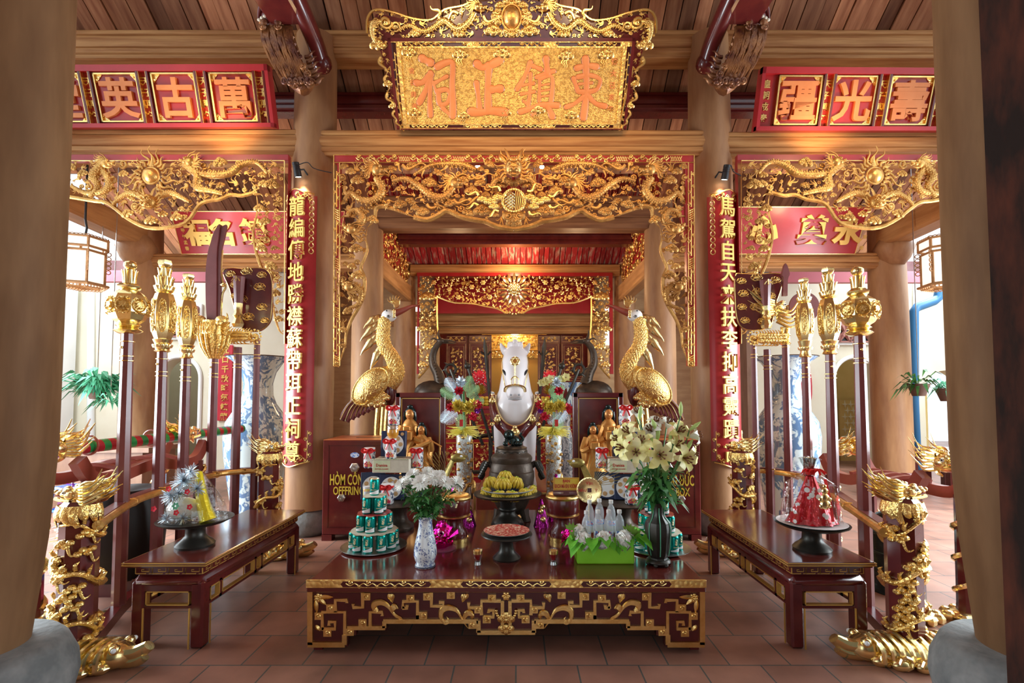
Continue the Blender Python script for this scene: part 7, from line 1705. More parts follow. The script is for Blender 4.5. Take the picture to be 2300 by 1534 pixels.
def gift_stack(side, p, mx):
    YS_ = p.y; s = S(YS_); zt = P(0, 1124, YS_).z; H = zt-ZA
    stand('dark bronze footed stand under the %s gift stack' % side, p, [(36*s, 0), (37*s, .02), (36*s, .035), (26*s, .06), (22*s, .09), (20*s, .12), (22*s, .14), (24*s, H-.03), (40*s, H-.018), (74*s, H-.010), (76*s, H), (74*s, H+.002), (0, H)], 'bronze_brown')
    C = lambda x, y, dy=0: Vector((P(mx(x), y, YS_+dy).x, YS_+dy, P(mx(x), y, YS_+dy).z)); zt += .003; sd = 'of the %s gift stack' % side
    def at(x, dy, z): q = C(x, 1100, dy); return Vector((q.x, q.y, z))
    jar(at(870, -.13, zt), 'ribboned jar standing at the front of the base '+sd); jar(at(826, -.10, zt), 'red sweet jar at the outer edge of the base '+sd, .035, .13, 'candy', False)
    cookie_box(at(838, .04, zt), .19, .215, 'navy cookie box at the outer end of the base '+sd, .25); cookie_box(at(880, .02, zt), .2, .2, 'navy cookie box with a round white window, mid base '+sd, -.05); cookie_box(at(925, .06, zt), .2, .21, 'navy cookie box at the inner end of the base '+sd, -.3)
    z1 = P(0, 1060, YS_).z; q = at(884, .05, z1)
    b = MB(); b.bb((q.x-.145, q.y-.10, z1), (q.x+.145, q.y+.10, P(0, 1030, YS_).z), .003); t = b.build('biscuit_carton', G('card_cream'), None, smooth=0); tag(t, 'cream printed carton lying across the cookie boxes '+sd, 'box')
    e = MB(); z2 = P(0, 1030, YS_).z
    for k in range(24): e.lathe([(.006, 0), (.006, .004)], (q.x-.14+.0122*k, q.y-.1, z2), 8)
    e.bb((q.x-.14, q.y-.1015, z1+.01), (q.x-.005, q.y-.1, z2-.01)); o = e.build('print_panel', G('card_green'), t, True, 0)
    e = MB(); e.text('Danisa', .034, FR((q.x-.07, q.y-.1025, (z1+z2)/2+.008)), .001, .01, 1); e.text('BUTTER COOKIES', .013, FR((q.x-.07, q.y-.1025, (z1+z2)/2-.022)), .001, .01, 1); e.build('lettering', G('sign_red'), o, True, 0)
    cookie_box(at(883, .09, z2+.005), .2, .21, 'navy cookie box with a round window, upright in the middle '+sd, 0)
    jar(at(877, -.01, z2+.005), 'ribboned jar before the upright cookie box '+sd, .045, .16); jar(at(829, .07, P(0, 1053, YS_).z), 'ribboned jar on the outer shoulder '+sd, .047, .165); jar(at(937, .07, P(0, 1053, YS_).z), 'ribboned jar on the inner shoulder '+sd, .047, .165)
    b = MB(); q = at(881, .0, z2+.165); t = thing('tea_bowl', 'small glass pot of amber tea just below the top jar '+sd, 'bowl', q); b.lathe([(0, 0), (.03, 0), (.045, .025), (.047, .05), (.043, .07), (0, .07)], q, 20); b.build('tea', G('tea'), t); b = MB(); b.lathe([(.043, .07), (.045, .095), (.043, .1), (0, .1)], q, 20); b.build('lid', G('jar_glass'), t)
    jar(at(883, .0, z2+.268), 'ribboned jar crowning the top '+sd, .046, .16)
    # shoulders rest on the outer cookie boxes
gift_stack('left', A_(892, 1188), lambda x: x); gift_stack('right', A_(1396, 1190), lambda x: 2288-x)
# ---- purple foil cones, peacocks, magenta pots
def cone(label, p, r, h, seed, m='foil_purple'):
    t = thing('foil_cone', label, 'foil cone', p); rn = random.Random(seed); b = MB(); n = 20
    f = lambda u, v: (p.x+r*(1-v*.85)*(1+.10*sin(7*2*pi*u+v*3))*cos(2*pi*u), p.y+r*(1-v*.85)*(1+.10*sin(7*2*pi*u+v*3))*sin(2*pi*u), p.z+h*v)
    b.grid(lambda u, v: f(u, v), 42, 14, None, True); b.sph((p.x, p.y, p.z+h), r*.2, 8, 6); b.build('wrapping', G(m), t, smooth=0 if 0 else 60)
    b = MB()
    for (a, v) in ((-1.3, .3), (-1.8, .6), (-1.2, .75)): q = f((a % (2*pi))/(2*pi), v); b.sph(q, (.025, .02, .025), 10, 6)
    b.build('gold_seal', G('gold_bright'), t)
cone('tall purple foil cone with gold seals behind the left lacquer jar', A_(1021, 1168), .07, .34, 1); cone('tall purple foil cone with gold seals behind the table sign', A_(1249, 1168), .07, .38, 2)
cone('low purple foil cone at the right flank of the left lacquer jar', A_(1052, 1182), .06, .2, 3); cone('low purple foil cone at the left flank of the signed lacquer jar', A_(1216, 1182), .06, .21, 4)
def peacock(label, x, y, Y, d, disc):
    foot = Vector((P(x, y, Y).x, Y, ZA)); t = thing('peacock_ornament', label, 'ornament', foot); rn = random.Random(5); c = P(x, y, Y)
    b = MB(); b.tube([foot, c], .004, 5); b.sph(foot+Vector((0, 0, .008)), (.03, .03, .012), 10, 6); b.build('stick', G('gold_paint'), t)
    b = MB(); h = c+Vector((-d*.05, 0, .14)); b.tube(cr([c+Vector((d*.03, 0, -.04)), c+Vector((d*.0, 0, .05)), h+Vector((d*.01, 0, 0))], 5), lambda k: .04*(1-.45*k), 10, .5); b.sph(h+Vector((-d*.03, 0, .02)), (.055, .022, .034), 12, 8); b.tube([h+Vector((-d*.075, 0, .028)), h+Vector((-d*.10, 0, .035))], [.014, .003], 6)
    for k in range(14): a = (.1+1.5*k/13); e = Vector((d*cos(a), 0, sin(a))); b.tube([c+Vector((d*.02, 0, .0)), c+e*.12, c+e*.21+Vector((d*.02, 0, 0))], .0022, 4)
    b.build('bird', G('peacock_gold'), t); b = MB(); b.sph(h+Vector((-d*.055, -.022, .035)), .009, 8, 6); b.build('eye', G('eye_white'), t)
    if disc:
        b = MB(); M = FR((c.x, c.y-.03, c.z-.02)); b.lathe([(.02, 0), (.08, 0), (.088, .004), (.088, .010), (.08, .012), (.07, .008), (.02, .008)], (0, 0, 0), 36, M); dk = b.build('medallion', G('gold_bright'), t, smooth=40)
        b = MB(); b.bb((-.014, -.014, 0), (.014, .014, .011), 0, M); 
        for k in range(24): b.lathe([(.003, .008), (.003, .013)], (.082*cos(k*.262), .082*sin(k*.262), 0), 6, M)
        b.build('square_hole', G('lacquer_dark'), dk, smooth=0); b = MB()
        for s_, u, v in (('Vạn', 0, .045), ('Sự', 0, -.048), ('Như', -.046, 0), ('Ý', .046, 0)): b.text(s_, .03, M @ Matrix.Translation((u, v, .008)), .003, .01, 1)
        b.build('lettering', G('sign_red'), dk, smooth=0)
peacock('gold glitter peacock with a round coin medallion, right of the table sign', 1322, 1092, 3.42, 1, True); peacock('gold glitter peacock head rising behind the white chrysanthemums', 1004, 1078, 3.6, -1, False)
def foil_pot(label, p, R, seed, m='foil_magenta'):
    t = thing('foil_flowerpot', label, 'flowerpot', p); rn = random.Random(seed); b = MB()
    b.lathe([(R*.5, 0), (R*.62, R*.5), (R*.55, R*.8)], p, 16)
    for k in range(26):
        a = rn.uniform(0, 2*pi); d = Vector((cos(a), sin(a), 0)); u = Vector((-sin(a), cos(a), 0)); z = rn.uniform(.1, .9)*R; L = R*rn.uniform(.5, 1.0); up = rn.uniform(-.1, 1.1); q = p+d*R*.4+Vector((0, 0, z))
        e = q+d*L+Vector((0, 0, L*up)); b.add([q+u*R*.08, q-u*R*.08, e-u*R*.32+Vector((0, 0, rn.uniform(-.3, .3)*R)), e+Vector((0, 0, R*.2)), e+u*R*.32+Vector((0, 0, rn.uniform(-.3, .3)*R))], [(0, 1, 2, 3, 4)])
    b.build('crumpled_foil', G(m), t, smooth=0); b = MB(); b.lathe([(R*1.0, .004), (R*1.25, .002), (R*1.3, .012)], p, 22); b.build('net_skirt', G('mesh_pink'), t)
    b = MB(); c = p+Vector((R*.1, -R*.6, R*1.35)); b.tube([(c.x+.018*cos(a), c.y, c.z+.018*sin(a)) for a in [2*pi*k/16 for k in range(16)]], .004, 5, closed=True); b.lathe([(0, 0), (.011, 0)], (0, 0, 0), 12, FR(c)); b.tube([c-Vector((0, 0, .018)), c-Vector((0, -R*.4, .1))], .003, 5); b.build('silver_tag', G('tin'), t)
    b = MB()
    for k in range(14): a = rn.uniform(0, 2*pi); q = p+Vector((R*.5*cos(a), R*.5*sin(a), R*rn.uniform(.9, 1.9))); petals(b, q, .028, 5, (cos(a), -.6, .5), rn, .3, 1); b.tube([q, p+Vector((0, 0, R*.6))], .002, 4)
    b.build('small_orchid', G('mesh_pink') if 0 else G('foil_magenta'), t)
foil_pot('crumpled magenta foil flowerpot right behind the blue and white vase', A_(990, 1232), .085, 1); foil_pot('crumpled magenta foil flowerpot left of the water bottles, behind the green box', A_(1285, 1226), .06, 2)
# ================================================================ OFFERING BOXES
def offering_box(label, x0, x1, mxs, texts, tpx, locks, badge):
    Y0 = 4.98; ztop = P(0, 989, Y0).z; xa, xb = P(x0, 1100, Y0).x, P(x1, 1100, Y0).x; t = thing('offering_box', label, 'box', ((xa+xb)/2, Y0+.42, 0)); D_ = .84
    b = MB(); b.bb((xa, Y0, .06), (xb, Y0+D_, ztop), .008); b.build('cabinet', G('lacquer'), t, smooth=0); b = MB()
    for (u, v) in ((xa, Y0), (xb-.1, Y0), (xa, Y0+D_-.1), (xb-.1, Y0+D_-.1)): b.prism([(u, 0), (u+.1, 0), (u+.1, .062), (u, .062)], -v-.1, -v, XZ)
    b.build('foot', G('lacquer'), t, smooth=0)
    b = MB(); b.bb((xa+.002, Y0+.002, ztop), (xb-.002, Y0+D_-.3, ztop+.006)); b.build('orange_lid', G('orange_top'), t, smooth=0); b = MB(); b.bb((xa+.25, Y0+.25, ztop+.006), (xa+.5, Y0+.275, ztop+.009)); b.build('coin_slot', G('dark'), t, smooth=0)
    b = MB(); e = .055; zb_ = P(0, 1185, Y0).z; zt_ = P(0, 1000, Y0).z
    for q in (((xa+e, zb_), (xa+e+.008, zt_)), ((xb-e-.008, zb_), (xb-e, zt_)), ((xa+e, zb_), (xb-e, zb_+.008)), ((xa+e, zt_-.008), (xb-e, zt_))): b.bb((q[0][0], Y0-.003, q[0][1]), (q[1][0], Y0+.002, q[1][1]))
    b.build('door_groove', G('lacquer_dark'), t, smooth=0)
    b = MB()
    for (s_, yc, h, wpx, xc) in texts: b.text(s_, h*S(Y0), FR((P(xc, yc, Y0).x, Y0-.0015, P(xc, yc, Y0).z)), .002, .018, 2, True, True, wpx*S(Y0))
    b.build('lettering', G('sign_yellow'), t, smooth=0)
    for (x, y, r) in locks:
        b = MB(); M = FR(P(x, y, Y0-.001)); r *= S(Y0); b.lathe([(r, 0), (r, .01), (r*.8, .02), (0, .02)], (0, 0, 0), 6, M); b.lathe([(r*.62, .02), (r*.6, .028), (r*.3, .03), (0, .026)], (0, 0, 0), 18, M); b.build('lock', G('tin'), t, smooth=30)
    if badge: b = MB(); M = FR(P(badge[0], badge[1], Y0-.001)); b.prism([(10*S(Y0)*cos(a), 6*S(Y0)*sin(a)) for a in [2*pi*k/24 for k in range(24)]], 0, .003, M); b.build('badge', G('label_blue'), t, smooth=0)
offering_box('tall red metal offering box with yellow lettering, left of the altar', 724, 882, 0, (('HÒM CÔNG ĐỨC', 1073, 33, 122, 803), ('OFFFRING BOX', 1102, 19, 104, 801)), 0, ((797, 1050, 11), (767, 1118, 9)), (797, 1022))
offering_box('tall red metal offering box with yellow lettering, right of the altar behind the lilies', 1424, 1574, 0, (('HÒM CÔNG ĐỨC', 1075, 33, 122, 1497), ('OFFFRING BOX', 1105, 19, 104, 1497)), 0, ((1530, 1121, 9), (1500, 1050, 11)), (1500, 1022))
# ================================================================ PANELS WITH LADIES
def robed(par, name, c, h, lean, sit, flute, seed):
    """small carved musician: robe, face, hair and forearms"""
    x, y, z = c; b = MB(); Q = lambda u, v, w: (x+u*h, y+v*h, z+w*h)
    if sit: ctl = [Q(.02, -.02, 0), Q(.0, -.07, .14), Q(-.02, -.05, .30), Q(lean, 0, .52), Q(lean, 0, .72), Q(lean, 0, .80)]; rad = [.17, .19, .15, .12, .10, .05]
    else: ctl = [Q(0, 0, 0), Q(.01, 0, .2), Q(0, 0, .42), Q(lean*.6, 0, .6), Q(lean, 0, .76), Q(lean, 0, .84)]; rad = [.14, .115, .10, .095, .10, .045]
    n = 6; path = cr(ctl, n); rr = [rad[min(len(rad)-1, i//n)]+(rad[min(len(rad)-1, i//n+1)]-rad[min(len(rad)-1, i//n)])*((i % n)/n) for i in range(len(path))]
    for i in range(len(path)): pass
    b.tube(path, [r_*h for r_ in rr], 14, .75, up=(0, 1, 0))
    for k in range(9): a = -pi*.05-pi*.9*k/8; b.tube(cr([(path[0].x+.15*h*cos(a), y+.11*h*sin(a)-.01, z), (x+.115*h*cos(a), y+.1*h*sin(a), z+.22*h), (x+.09*h*cos(a), y+.085*h*sin(a), z+.45*h)], 4), lambda q: .022*h*(1-.5*q), 5)
    for sg in (-1, 1):
        sh = Q(lean+sg*.10, -.01, .74); hd = Q(lean+(.17 if flute else .07*sg), -.14, .60 if not flute else .70); el = Q(lean+sg*.17, -.08, .56); b.tube(cr([sh, el, hd], 5), lambda k: .055*h*(1-.25*k), 8); b.tube(cr([el, Q(lean+sg*.16, -.09, .42), Q(lean+sg*.2, -.05, .30)], 4), lambda k: .05*h*(1-.5*k), 7, .5)
    body = b.build(name, G('robe_gold'), par)
    b = MB(); hz = .90 if not sit else .87; b.sph(Q(lean, -.01, hz), (.058*h, .056*h, .072*h), 14, 10); b.sph(Q(lean, -.062, hz-.005), (.012*h, .02*h, .018*h), 8, 6); b.tube([Q(lean, 0, hz-.1), Q(lean, 0, hz-.04)], .03*h, 8)
    for sg in (-1, 1): b.sph(Q(lean+sg*.02, -.055, hz+.012), (.010*h, .008*h, .006*h), 6, 4); b.sph(Q(lean+(.17+.01*sg if flute else .05*sg), -.15, .62 if not flute else .70), .026*h, 8, 6)
    b.sph(Q(lean, -.057, hz-.035), (.016*h, .008*h, .006*h), 6, 4); b.build('face_and_hands', G('skin_gold'), body)
    b = MB(); b.sph(Q(lean, .018, hz+.025), (.072*h, .062*h, .072*h), 14, 10); b.sph(Q(lean, .0, hz+.095), (.04*h, .035*h, .03*h), 10, 7)
    for sg in (-1, 1): b.tube(cr([Q(lean+sg*.055, -.01, hz+.03), Q(lean+sg*.068, 0, hz-.06), Q(lean+sg*.05, .01, hz-.12)], 4), lambda k: .024*h*(1-.5*k), 7)
    b.build('hair', G('hair_black'), body); b = MB()
    if flute: b.tube([Q(lean+.02, -.12, .80), Q(lean+.34, -.14, .62)], .012*h, 7); b.tube([Q(lean+.32, -.14, .62), Q(lean+.32, -.14, .5)], .008*h, 5)
    else: b.bb(Q(lean-.07, -.22, .58), Q(lean+.07, -.12, .70), .01); b.bb(Q(lean-.045, -.20, .70), Q(lean+.045, -.14, .76), .008)
    b.build('flute' if flute else 'casket', G('robe_gold'), body)
for (side, x0, x1, mx) in (('left', 888, 1000, lambda x: x), ('right', 1287, 1400, lambda x: 2288-x)):
    Y = 4.86; pa, pb_ = P(x0, 1000, Y), P(x1, 1000, Y); zt = P(0, 882, Y).z; t = thing('lady_relief', 'red framed panel with two gilded lady musicians, %s of the horse' % side, 'carved panel', ((pa.x+pb_.x)/2, Y, 0)); s = S(Y)
    b = MB(); b.bb((pa.x, Y+.01, 0), (pb_.x, Y+.05, zt)); 
    for q in (((pa.x, .1), (pa.x+11*s, zt)), ((pb_.x-11*s, .1), (pb_.x, zt)), ((pa.x, zt-11*s), (pb_.x, zt))): b.bb((q[0][0], Y-.02, q[0][1]), (q[1][0], Y+.03, q[1][1]), .006)
    b.build('board', G('lacquer'), t, smooth=20); b = MB(); e = 12*s
    for q in (((pa.x+e, .1), (pa.x+e+.008, zt-e)), ((pb_.x-e-.008, .1), (pb_.x-e, zt-e)), ((pa.x+e, zt-e-.008), (pb_.x-e, zt-e))): b.bb((q[0][0], Y-.005, q[0][1]), (q[1][0], Y+.02, q[1][1]))
    b.build('gilt_line', G('gold_paint'), t, smooth=0)
    zs = P(0, 1085, Y).z; h1 = P(0, 916, Y).z-zs; robed(t, 'standing_lady', (P(mx(928), 1000, Y).x, Y-.08, zs), h1*1.02, -.02 if mx(0) == 0 else .02, False, False, 1); robed(t, 'seated_lady', (P(mx(957), 1000, Y).x, Y-.14, zs), (P(0, 952, Y).z-zs)*1.05, -.03, True, side == 'left', 2)
    b = MB(); b.bb((pa.x+.04, Y-.24, zs-.06), (pb_.x-.04, Y+.0, zs), .01); b.build('ledge', G('lacquer'), t, smooth=0)
# ================================================================ HORSE
YH = 5.35; s = S(YH); hx = P(1157, 900, YH).x; zp = P(0, 1095, YH-.1).z
hz = lambda y: P(0, y, YH).z
t = thing('horse_statue', 'white horse statue with gilded bridle facing forward behind the incense burner', 'statue', (hx, YH, 0))
b = MB(); Q = lambda u, dy, y: (hx+u*s, YH+dy, hz(y))
def loft(b, secs, n=20):
    """secs: (u centre, dy, y px, half width px, half depth m) rings in planes roughly across the path"""
    vs = []; fs = []; m = len(secs); C = [Vector(Q(q[0], q[1], q[2])) for q in secs]
    for i, q in enumerate(secs):
        tdir = (C[min(i+1, m-1)]-C[max(i-1, 0)]).normalized(); X = Vector((1, 0, 0)); N = tdir.cross(X).normalized()
        for k in range(n): a = 2*pi*k/n; vs.append(C[i]+X*(q[3]*s*cos(a))+N*(q[4]*sin(a)))
    for i in range(m-1):
        for k in range(n): fs.append((i*n+k, i*n+(k+1) % n, (i+1)*n+(k+1) % n, (i+1)*n+k))
    fs += [tuple(reversed(range(n))), tuple((m-1)*n+k for k in range(n))]; b.add(vs, fs)
loft(b, [(0, .02, 962, 30, .10), (0, .0, 948, 42, .17), (0, .03, 925, 47, .22), (0, .15, 905, 46, .25), (0, .3, 895, 42, .24), (0, .7, 895, 43, .24), (0, 1.05, 890, 46, .24), (0, 1.3, 895, 42, .2), (0, 1.42, 910, 26, .12)])
loft(b, [(0, .10, 940, 44, .22), (0, .04, 900, 41, .20), (0, .06, 870, 36, .17), (0, .09, 840, 31, .145), (0, .12, 812, 27, .12), (0, .12, 790, 22, .09), (0, .11, 778, 12, .05)])
loft(b, [(0, .06, 783, 17, .07), (0, -.02, 795, 25, .11), (0, -.09, 815, 28.5, .13), (0, -.14, 835, 27, .12), (0, -.19, 855, 21.5, .10), (0, -.23, 872, 18, .085), (0, -.25, 884, 20, .085), (0, -.255, 893, 17, .06), (0, -.25, 899, 10, .03)])
for sg in (-1, 1):
    loft(b, [(sg*30, .06, 935, 20, .12), (sg*31, .06, 965, 18, .115), (sg*32, .05, 1000, 15.5, .09), (sg*33, .04, 1025, 13, .07), (sg*33, .05, 1045, 12.5, .065), (sg*33.5, .06, 1070, 12, .055), (sg*34, .04, 1084, 14, .075), (sg*34, .03, 1096, 16, .09)], 14)
    loft(b, [(sg*30, 1.15, 915, 20, .18), (sg*31, 1.22, 960, 16, .14), (sg*31, 1.28, 1000, 11, .08), (sg*31, 1.22, 1040, 10, .06), (sg*31, 1.2, 1080, 12, .07), (sg*31, 1.19, 1092, 14, .09)], 12)
    b.tube(cr([Q(sg*17, .06, 800), Q(sg*25, .04, 788), Q(sg*30, .02, 778), Q(sg*33, .0, 769)], 4), lambda k: 10*s*(.75+.35*sin(pi*k))*(1-.72*k**2), 10, .6)
    b.sph(Q(sg*21, -.15, 838), (5*s, .05, 7*s), 10, 7); b.sph(Q(sg*9, -.31, 888), (6*s, .03, 5*s), 10, 7)
horse = b.build('body', G('white_paint'), t, smooth=180)
rm = horse.modifiers.new('remesh', 'REMESH'); rm.mode = 'VOXEL'; rm.voxel_size = .013; rm.use_smooth_shade = True; sm = horse.modifiers.new('smooth', 'SMOOTH'); sm.iterations = 8; sm.factor = .5
b = MB()
for k in range(9): v = k/8; c = Vector(Q((k-4)*3.2, .02-.03*sin(pi*v), 782)); b.tube(cr([c, c+Vector((0, -.05, .05)), c+Vector(((4-k)*.003, -.07, -.0)), c+Vector(((k-4)*.004, -.115, -.09))], 4), lambda q: .028*(1-.7*q), 7)
b.tube(cr([Q(0, .0, 782), Q(0, -.04, 768), Q(0, -.07, 775)], 4), .03, 8)
for k in range(12): b.sph(Q(0, .16+.045*k, 790+9*k), (.03, .05, .06), 8, 6)
b.build('mane', G('white_paint'), t)
b = MB()
for sg in (-1, 1):
    b.sph(Q(sg*8.5, -.332, 887), (2.4*s, .012, 2*s), 8, 5)
b.tube(cr([Q(-14, -.27, 896), Q(0, -.325, 896), Q(14, -.27, 896)], 5), .004, 5); b.build('nostril', G('grey_wall'), t); b = MB()
for sg in (-1, 1): b.tube(cr([Q(sg*19, -.215, 846), Q(sg*23, -.20, 838), Q(sg*27, -.15, 832)], 4), lambda k: .012*(.4+.8*sin(pi*k)), 6)
b.build('eye', G('dark'), t)
b = MB(); c = Vector(Q(0, -.235, 815)); M = FR(c, (1, 0, 0), (0, .35, 1)); b.lathe([(0, .012), (.02, .014), (.024, .008), (.045, .012), (.052, .006), (.05, 0)], (0, 0, 0), 24, M)
for k in range(8): b.sph((.034*cos(k*pi/4), .034*sin(k*pi/4), .012), (.013, .013, .01), 8, 5, M)
b.tube(cr([Q(0, -.25, 824), Q(0, -.285, 845), Q(0, -.325, 866)], 4), .014, 6, .5, up=(1, 0, 0)); b.tube(cr([Q(-7, -.325, 868), Q(-8, -.325, 855), Q(0, -.315, 848), Q(8, -.325, 855), Q(7, -.325, 868)], 4), .006, 6)
b.tube(cr([Q(-21, -.21, 880), Q(-18, -.29, 870), Q(0, -.335, 866), Q(18, -.29, 870), Q(21, -.21, 880)], 5), .018, 6, .5, up=(0, 0, 1))
for sg in (-1, 1): b.tube(cr([Q(sg*20, -.25, 874), Q(sg*24, -.20, 855), Q(sg*30, -.08, 822), Q(sg*27, .0, 800)], 4), .006, 6)
b.build('bridle', G('gold_bright'), t)
# breast collar: a band lying on chest and shoulders
def ringpt(k, dr=0.0, dy=0.0):
    a = pi*k; u = -47*cos(a)*(1+dr); y = 888+ (70+dr*95)*sin(a)**1.1; d = -.24*sin(a)**.8-.03+dy
    return Q(u, d+.1*(1-sin(a)), y)
b = MB(); n = 40; vs = []
for i in range(n+1): k = i/n; vs += [ringpt(k, -.04), ringpt(k, .22+.10*abs(sin(3*pi*k))*sin(pi*k), .03)]
fs = [(2*i, 2*i+2, 2*i+3, 2*i+1) for i in range(n)]; b.add(vs, fs); o = b.build('breast_collar', G('lacquer'), t); sd = o.modifiers.new('thick', 'SOLIDIFY'); sd.thickness = .02
b = MB(); b.tube([vs[2*i] for i in range(n+1)], .011, 6); b.tube([vs[2*i+1] for i in range(n+1)], .011, 6); b.build('gilt_edge', G('gold_bright'), o)
b = MB()
for k in (.06, .24, .5, .76, .94):
    c = Vector(ringpt(k, .1, -.03)); R = .05 if k == .5 else .036; b.sph(c, (R, R*.6, R*1.1), 14, 9); b.sph(c+Vector((0, -.01, R*1.1)), R*.5, 8, 6); b.tube([c+Vector((0, -R*.5, -R*.3)), c+Vector((0, -R*.2, -R*1.5))], [R*.5, .004], 8); b.tube([c+Vector((R*.95*cos(a), -R*.3, R*.3*sin(a))) for a in [2*pi*j/16 for j in range(17)]], .006, 5)
    if k in (.24, .76):
        for sg in (-1, 1): q = c+Vector((sg*.055, -.01, -.05)); b.tube([q+Vector((.022*(1-.06*j)*cos(j*.6), -.004*j*.3, .022*(1-.06*j)*sin(j*.6))) for j in range(14)], .008, 5)
b.build('harness_bell', G('gold_bright'), t)
b = MB(); b.bb((hx-.40, YH-.30, .10), (hx+.40, YH+1.6, zp), .02); b.build('pedestal', G('lacquer_brown'), t, smooth=0); b = MB()
for (x0_, x1_, z0, z1) in ((-.42, .42, zp-.03, zp-.01), (-.42, .42, .10, .13)): b.bb((hx+x0_, YH-.315, z0), (hx+x1_, YH-.295, z1))
for sg in (-1, 1): b.bb((hx+sg*.41-.012, YH-.315, .1), (hx+sg*.41+.012, YH-.295, zp)); b.sph((hx+sg*.42, YH-.3, .06), (.09, .08, .06), 12, 8); b.sph((hx+sg*.42, YH-.34, zp+.05), (.03, .03, .07), 10, 8)
b.build('gilt_trim', G('gold_old'), t)
# ================================================================ CRANES
def pxfn(mx, Y): return lambda x, y, z: (lambda p: (p.x, p.y-z*S(Y), p.z))(P(mx(x), y, Y))
def gilded_crane(side, mx, Y=6.1):
    p = P(mx(855), 900, Y); t = thing('crane_statue', 'gilded crane statue with white head, red beak and wavy plumes, on the %s' % side, 'statue', (p.x, Y, 0)); F = pxfn(mx, Y)
    C = lambda: Carve(fn=F)
    c = C(); nk = [(866, 712), (863, 735), (861, 758), (866, 780), (880, 800), (890, 825), (887, 848), (872, 868)]
    q = cr(c.T(nk), 6); c.tube(q, lambda k: 11+8*k, 16, 1.0, up=(0, 0, 1))
    for i in range(2, len(q)-1):
        for j in range(7): a = -1.2+2.4*j/6+.2*(i % 2); r_ = 11+8*i/len(q); c.sph(q[i]+Vector((r_*sin(a), 0, r_*cos(a))), (3.6, 4.6, 2.4), 6, 4)
    M = Matrix.Rotation(radians(-42), 4, 'Z'); c.sph((0, 0, 0), (30, 58, 30), 22, 16, Matrix.Translation((848, -868, 0)) @ M)
    c.done('body', G('gold_relief'), t)
    c = C(); q = cr(c.T(nk), 6); c.tube([v+Vector((-(11+8*i/len(q))*.92, 0, 4)) for i, v in enumerate(q)][:40], 2.6, 6); c.sph((874, -880, -2), (16, 34, 22), 14, 10, None); c.done('lacquered_back', G('lacquer'), t)
    c = C()
    for w in (-1, 1):
        M = Matrix.Translation((838, -868, w*16)) @ Matrix.Rotation(radians(-42), 4, 'Z'); c.sph((0, 0, 0), (29, 50, 20), 20, 12, M)
        c.tube([M @ Vector((28*cos(a), 49*sin(a), w*6)) for a in [2*pi*k/30 for k in range(31)]], 2.2, 6)
        for k in range(30): r2 = random.Random(k); u, v = r2.uniform(-18, 18), r2.uniform(-38, 36); c.tube([M @ Vector((u+3*sin(j), v+6-j*4, w*(19*sqrt(max(.05, 1-(u/29)**2-((v+6-j*4)/50)**2))))) for j in range(4)], 1.3, 4)
        for k in range(3): c.tube([M @ Vector((6+(9-.5*j)*cos(j*.55)*(1-.04*j), -12+18*k-16+(9-.5*j)*sin(j*.55), w*17)) for j in range(14)], 1.4, 5)
    c.done('wing', G('gold_relief'), t)
    c = C()
    for k in range(7):
        tip = (768+11*k, 948-4.2*abs(k-1)-k*1.0); st = (806+6.5*k, 893+3.2*k); c.tube(cr(c.T([st, ((st[0]+tip[0])/2-3, (st[1]+tip[1])/2-4), tip]), 5), lambda q: 7.5*(.8+.4*q)*(1 if q < .9 else .7), 8, .5, up=(0, 0, 1))
    tf = c.done('tail_feather', G('lacquer_pole'), t); c = C()
    for k in range(8):
        tip = (766+11*k, 946-4.2*abs(k-1)-k*1.0); st = (803+6.5*k, 892+3.2*k); c.tube(cr(c.T([(st[0], st[1], 5), ((st[0]+tip[0])/2-3, (st[1]+tip[1])/2-4, 5), (tip[0], tip[1], 3)]), 5), 1.5, 5)
    c.cloud(852, 905, 14, 0, 20); c.cloud(866, 893, 11, 0, 20); c.done('gilt_quill', G('gold_bright'), tf)
    c = C(); c.sph((874, -709, 0), (17, 14, 13), 16, 11); c.tube(cr(c.T([(866, 716), (858, 722), (853, 720)]), 4), lambda k: 6*(1-.7*k), 8)
    hd = c.done('head', G('white'), t); c = C(); c.tube(cr(c.T([(886, 704), (905, 697), (925, 688), (940, 686)]), 6), lambda k: 9*(1-.9*k), 10, .7, up=(0, 0, 1)); c.done('beak', G('lacquer_brown'), t); c = C(); c.sph((872, -700, 12.5), 1.8, 8, 6); c.spiral(876, 712, 4, .5, 0, 1.4, 1, 12.5); c.done('eye', G('dark'), hd)
    c = C()
    for k in range(6): c.tongue(888, 690, -pi/2+(k-2.5)*.28, 26, 3.2, .12, 0)
    for k in range(4): c.ball(887, 700+4*k, 4, 8)
    c.done('crest', G('gold_bright'), t)
    for st, tip in (((862, 719), (816, 737)), ((860, 733), (808, 767)), ((858, 756), (809, 798)), ((862, 780), (831, 833))):
        c = C(); dx, dy = tip[0]-st[0], tip[1]-st[1]; L = hypot(dx, dy); nx, ny = dy/L, -dx/L
        pts = [(st[0]+dx*k/8-nx*0+0, st[1]+dy*k/8-9*sin(pi*(k/8)**.8)+1.6*sin(k*2.6), 0) for k in range(9)]
        c.tube(cr(c.T(pts), 4), lambda k: 8.5*(.5+.6*sin(pi*k**.8))*(1-k**5), 8, .35, up=(0, 0, 1)); c.done('plume', G('gold_bright'), t)
    c = C(); base = P(0, 0, Y)
    for x in (845, 866): c.tube(cr(c.T([(x+6, 905), (x+2, 950), (x, 1010), (x+2, 1090)]), 5), 6, 8)
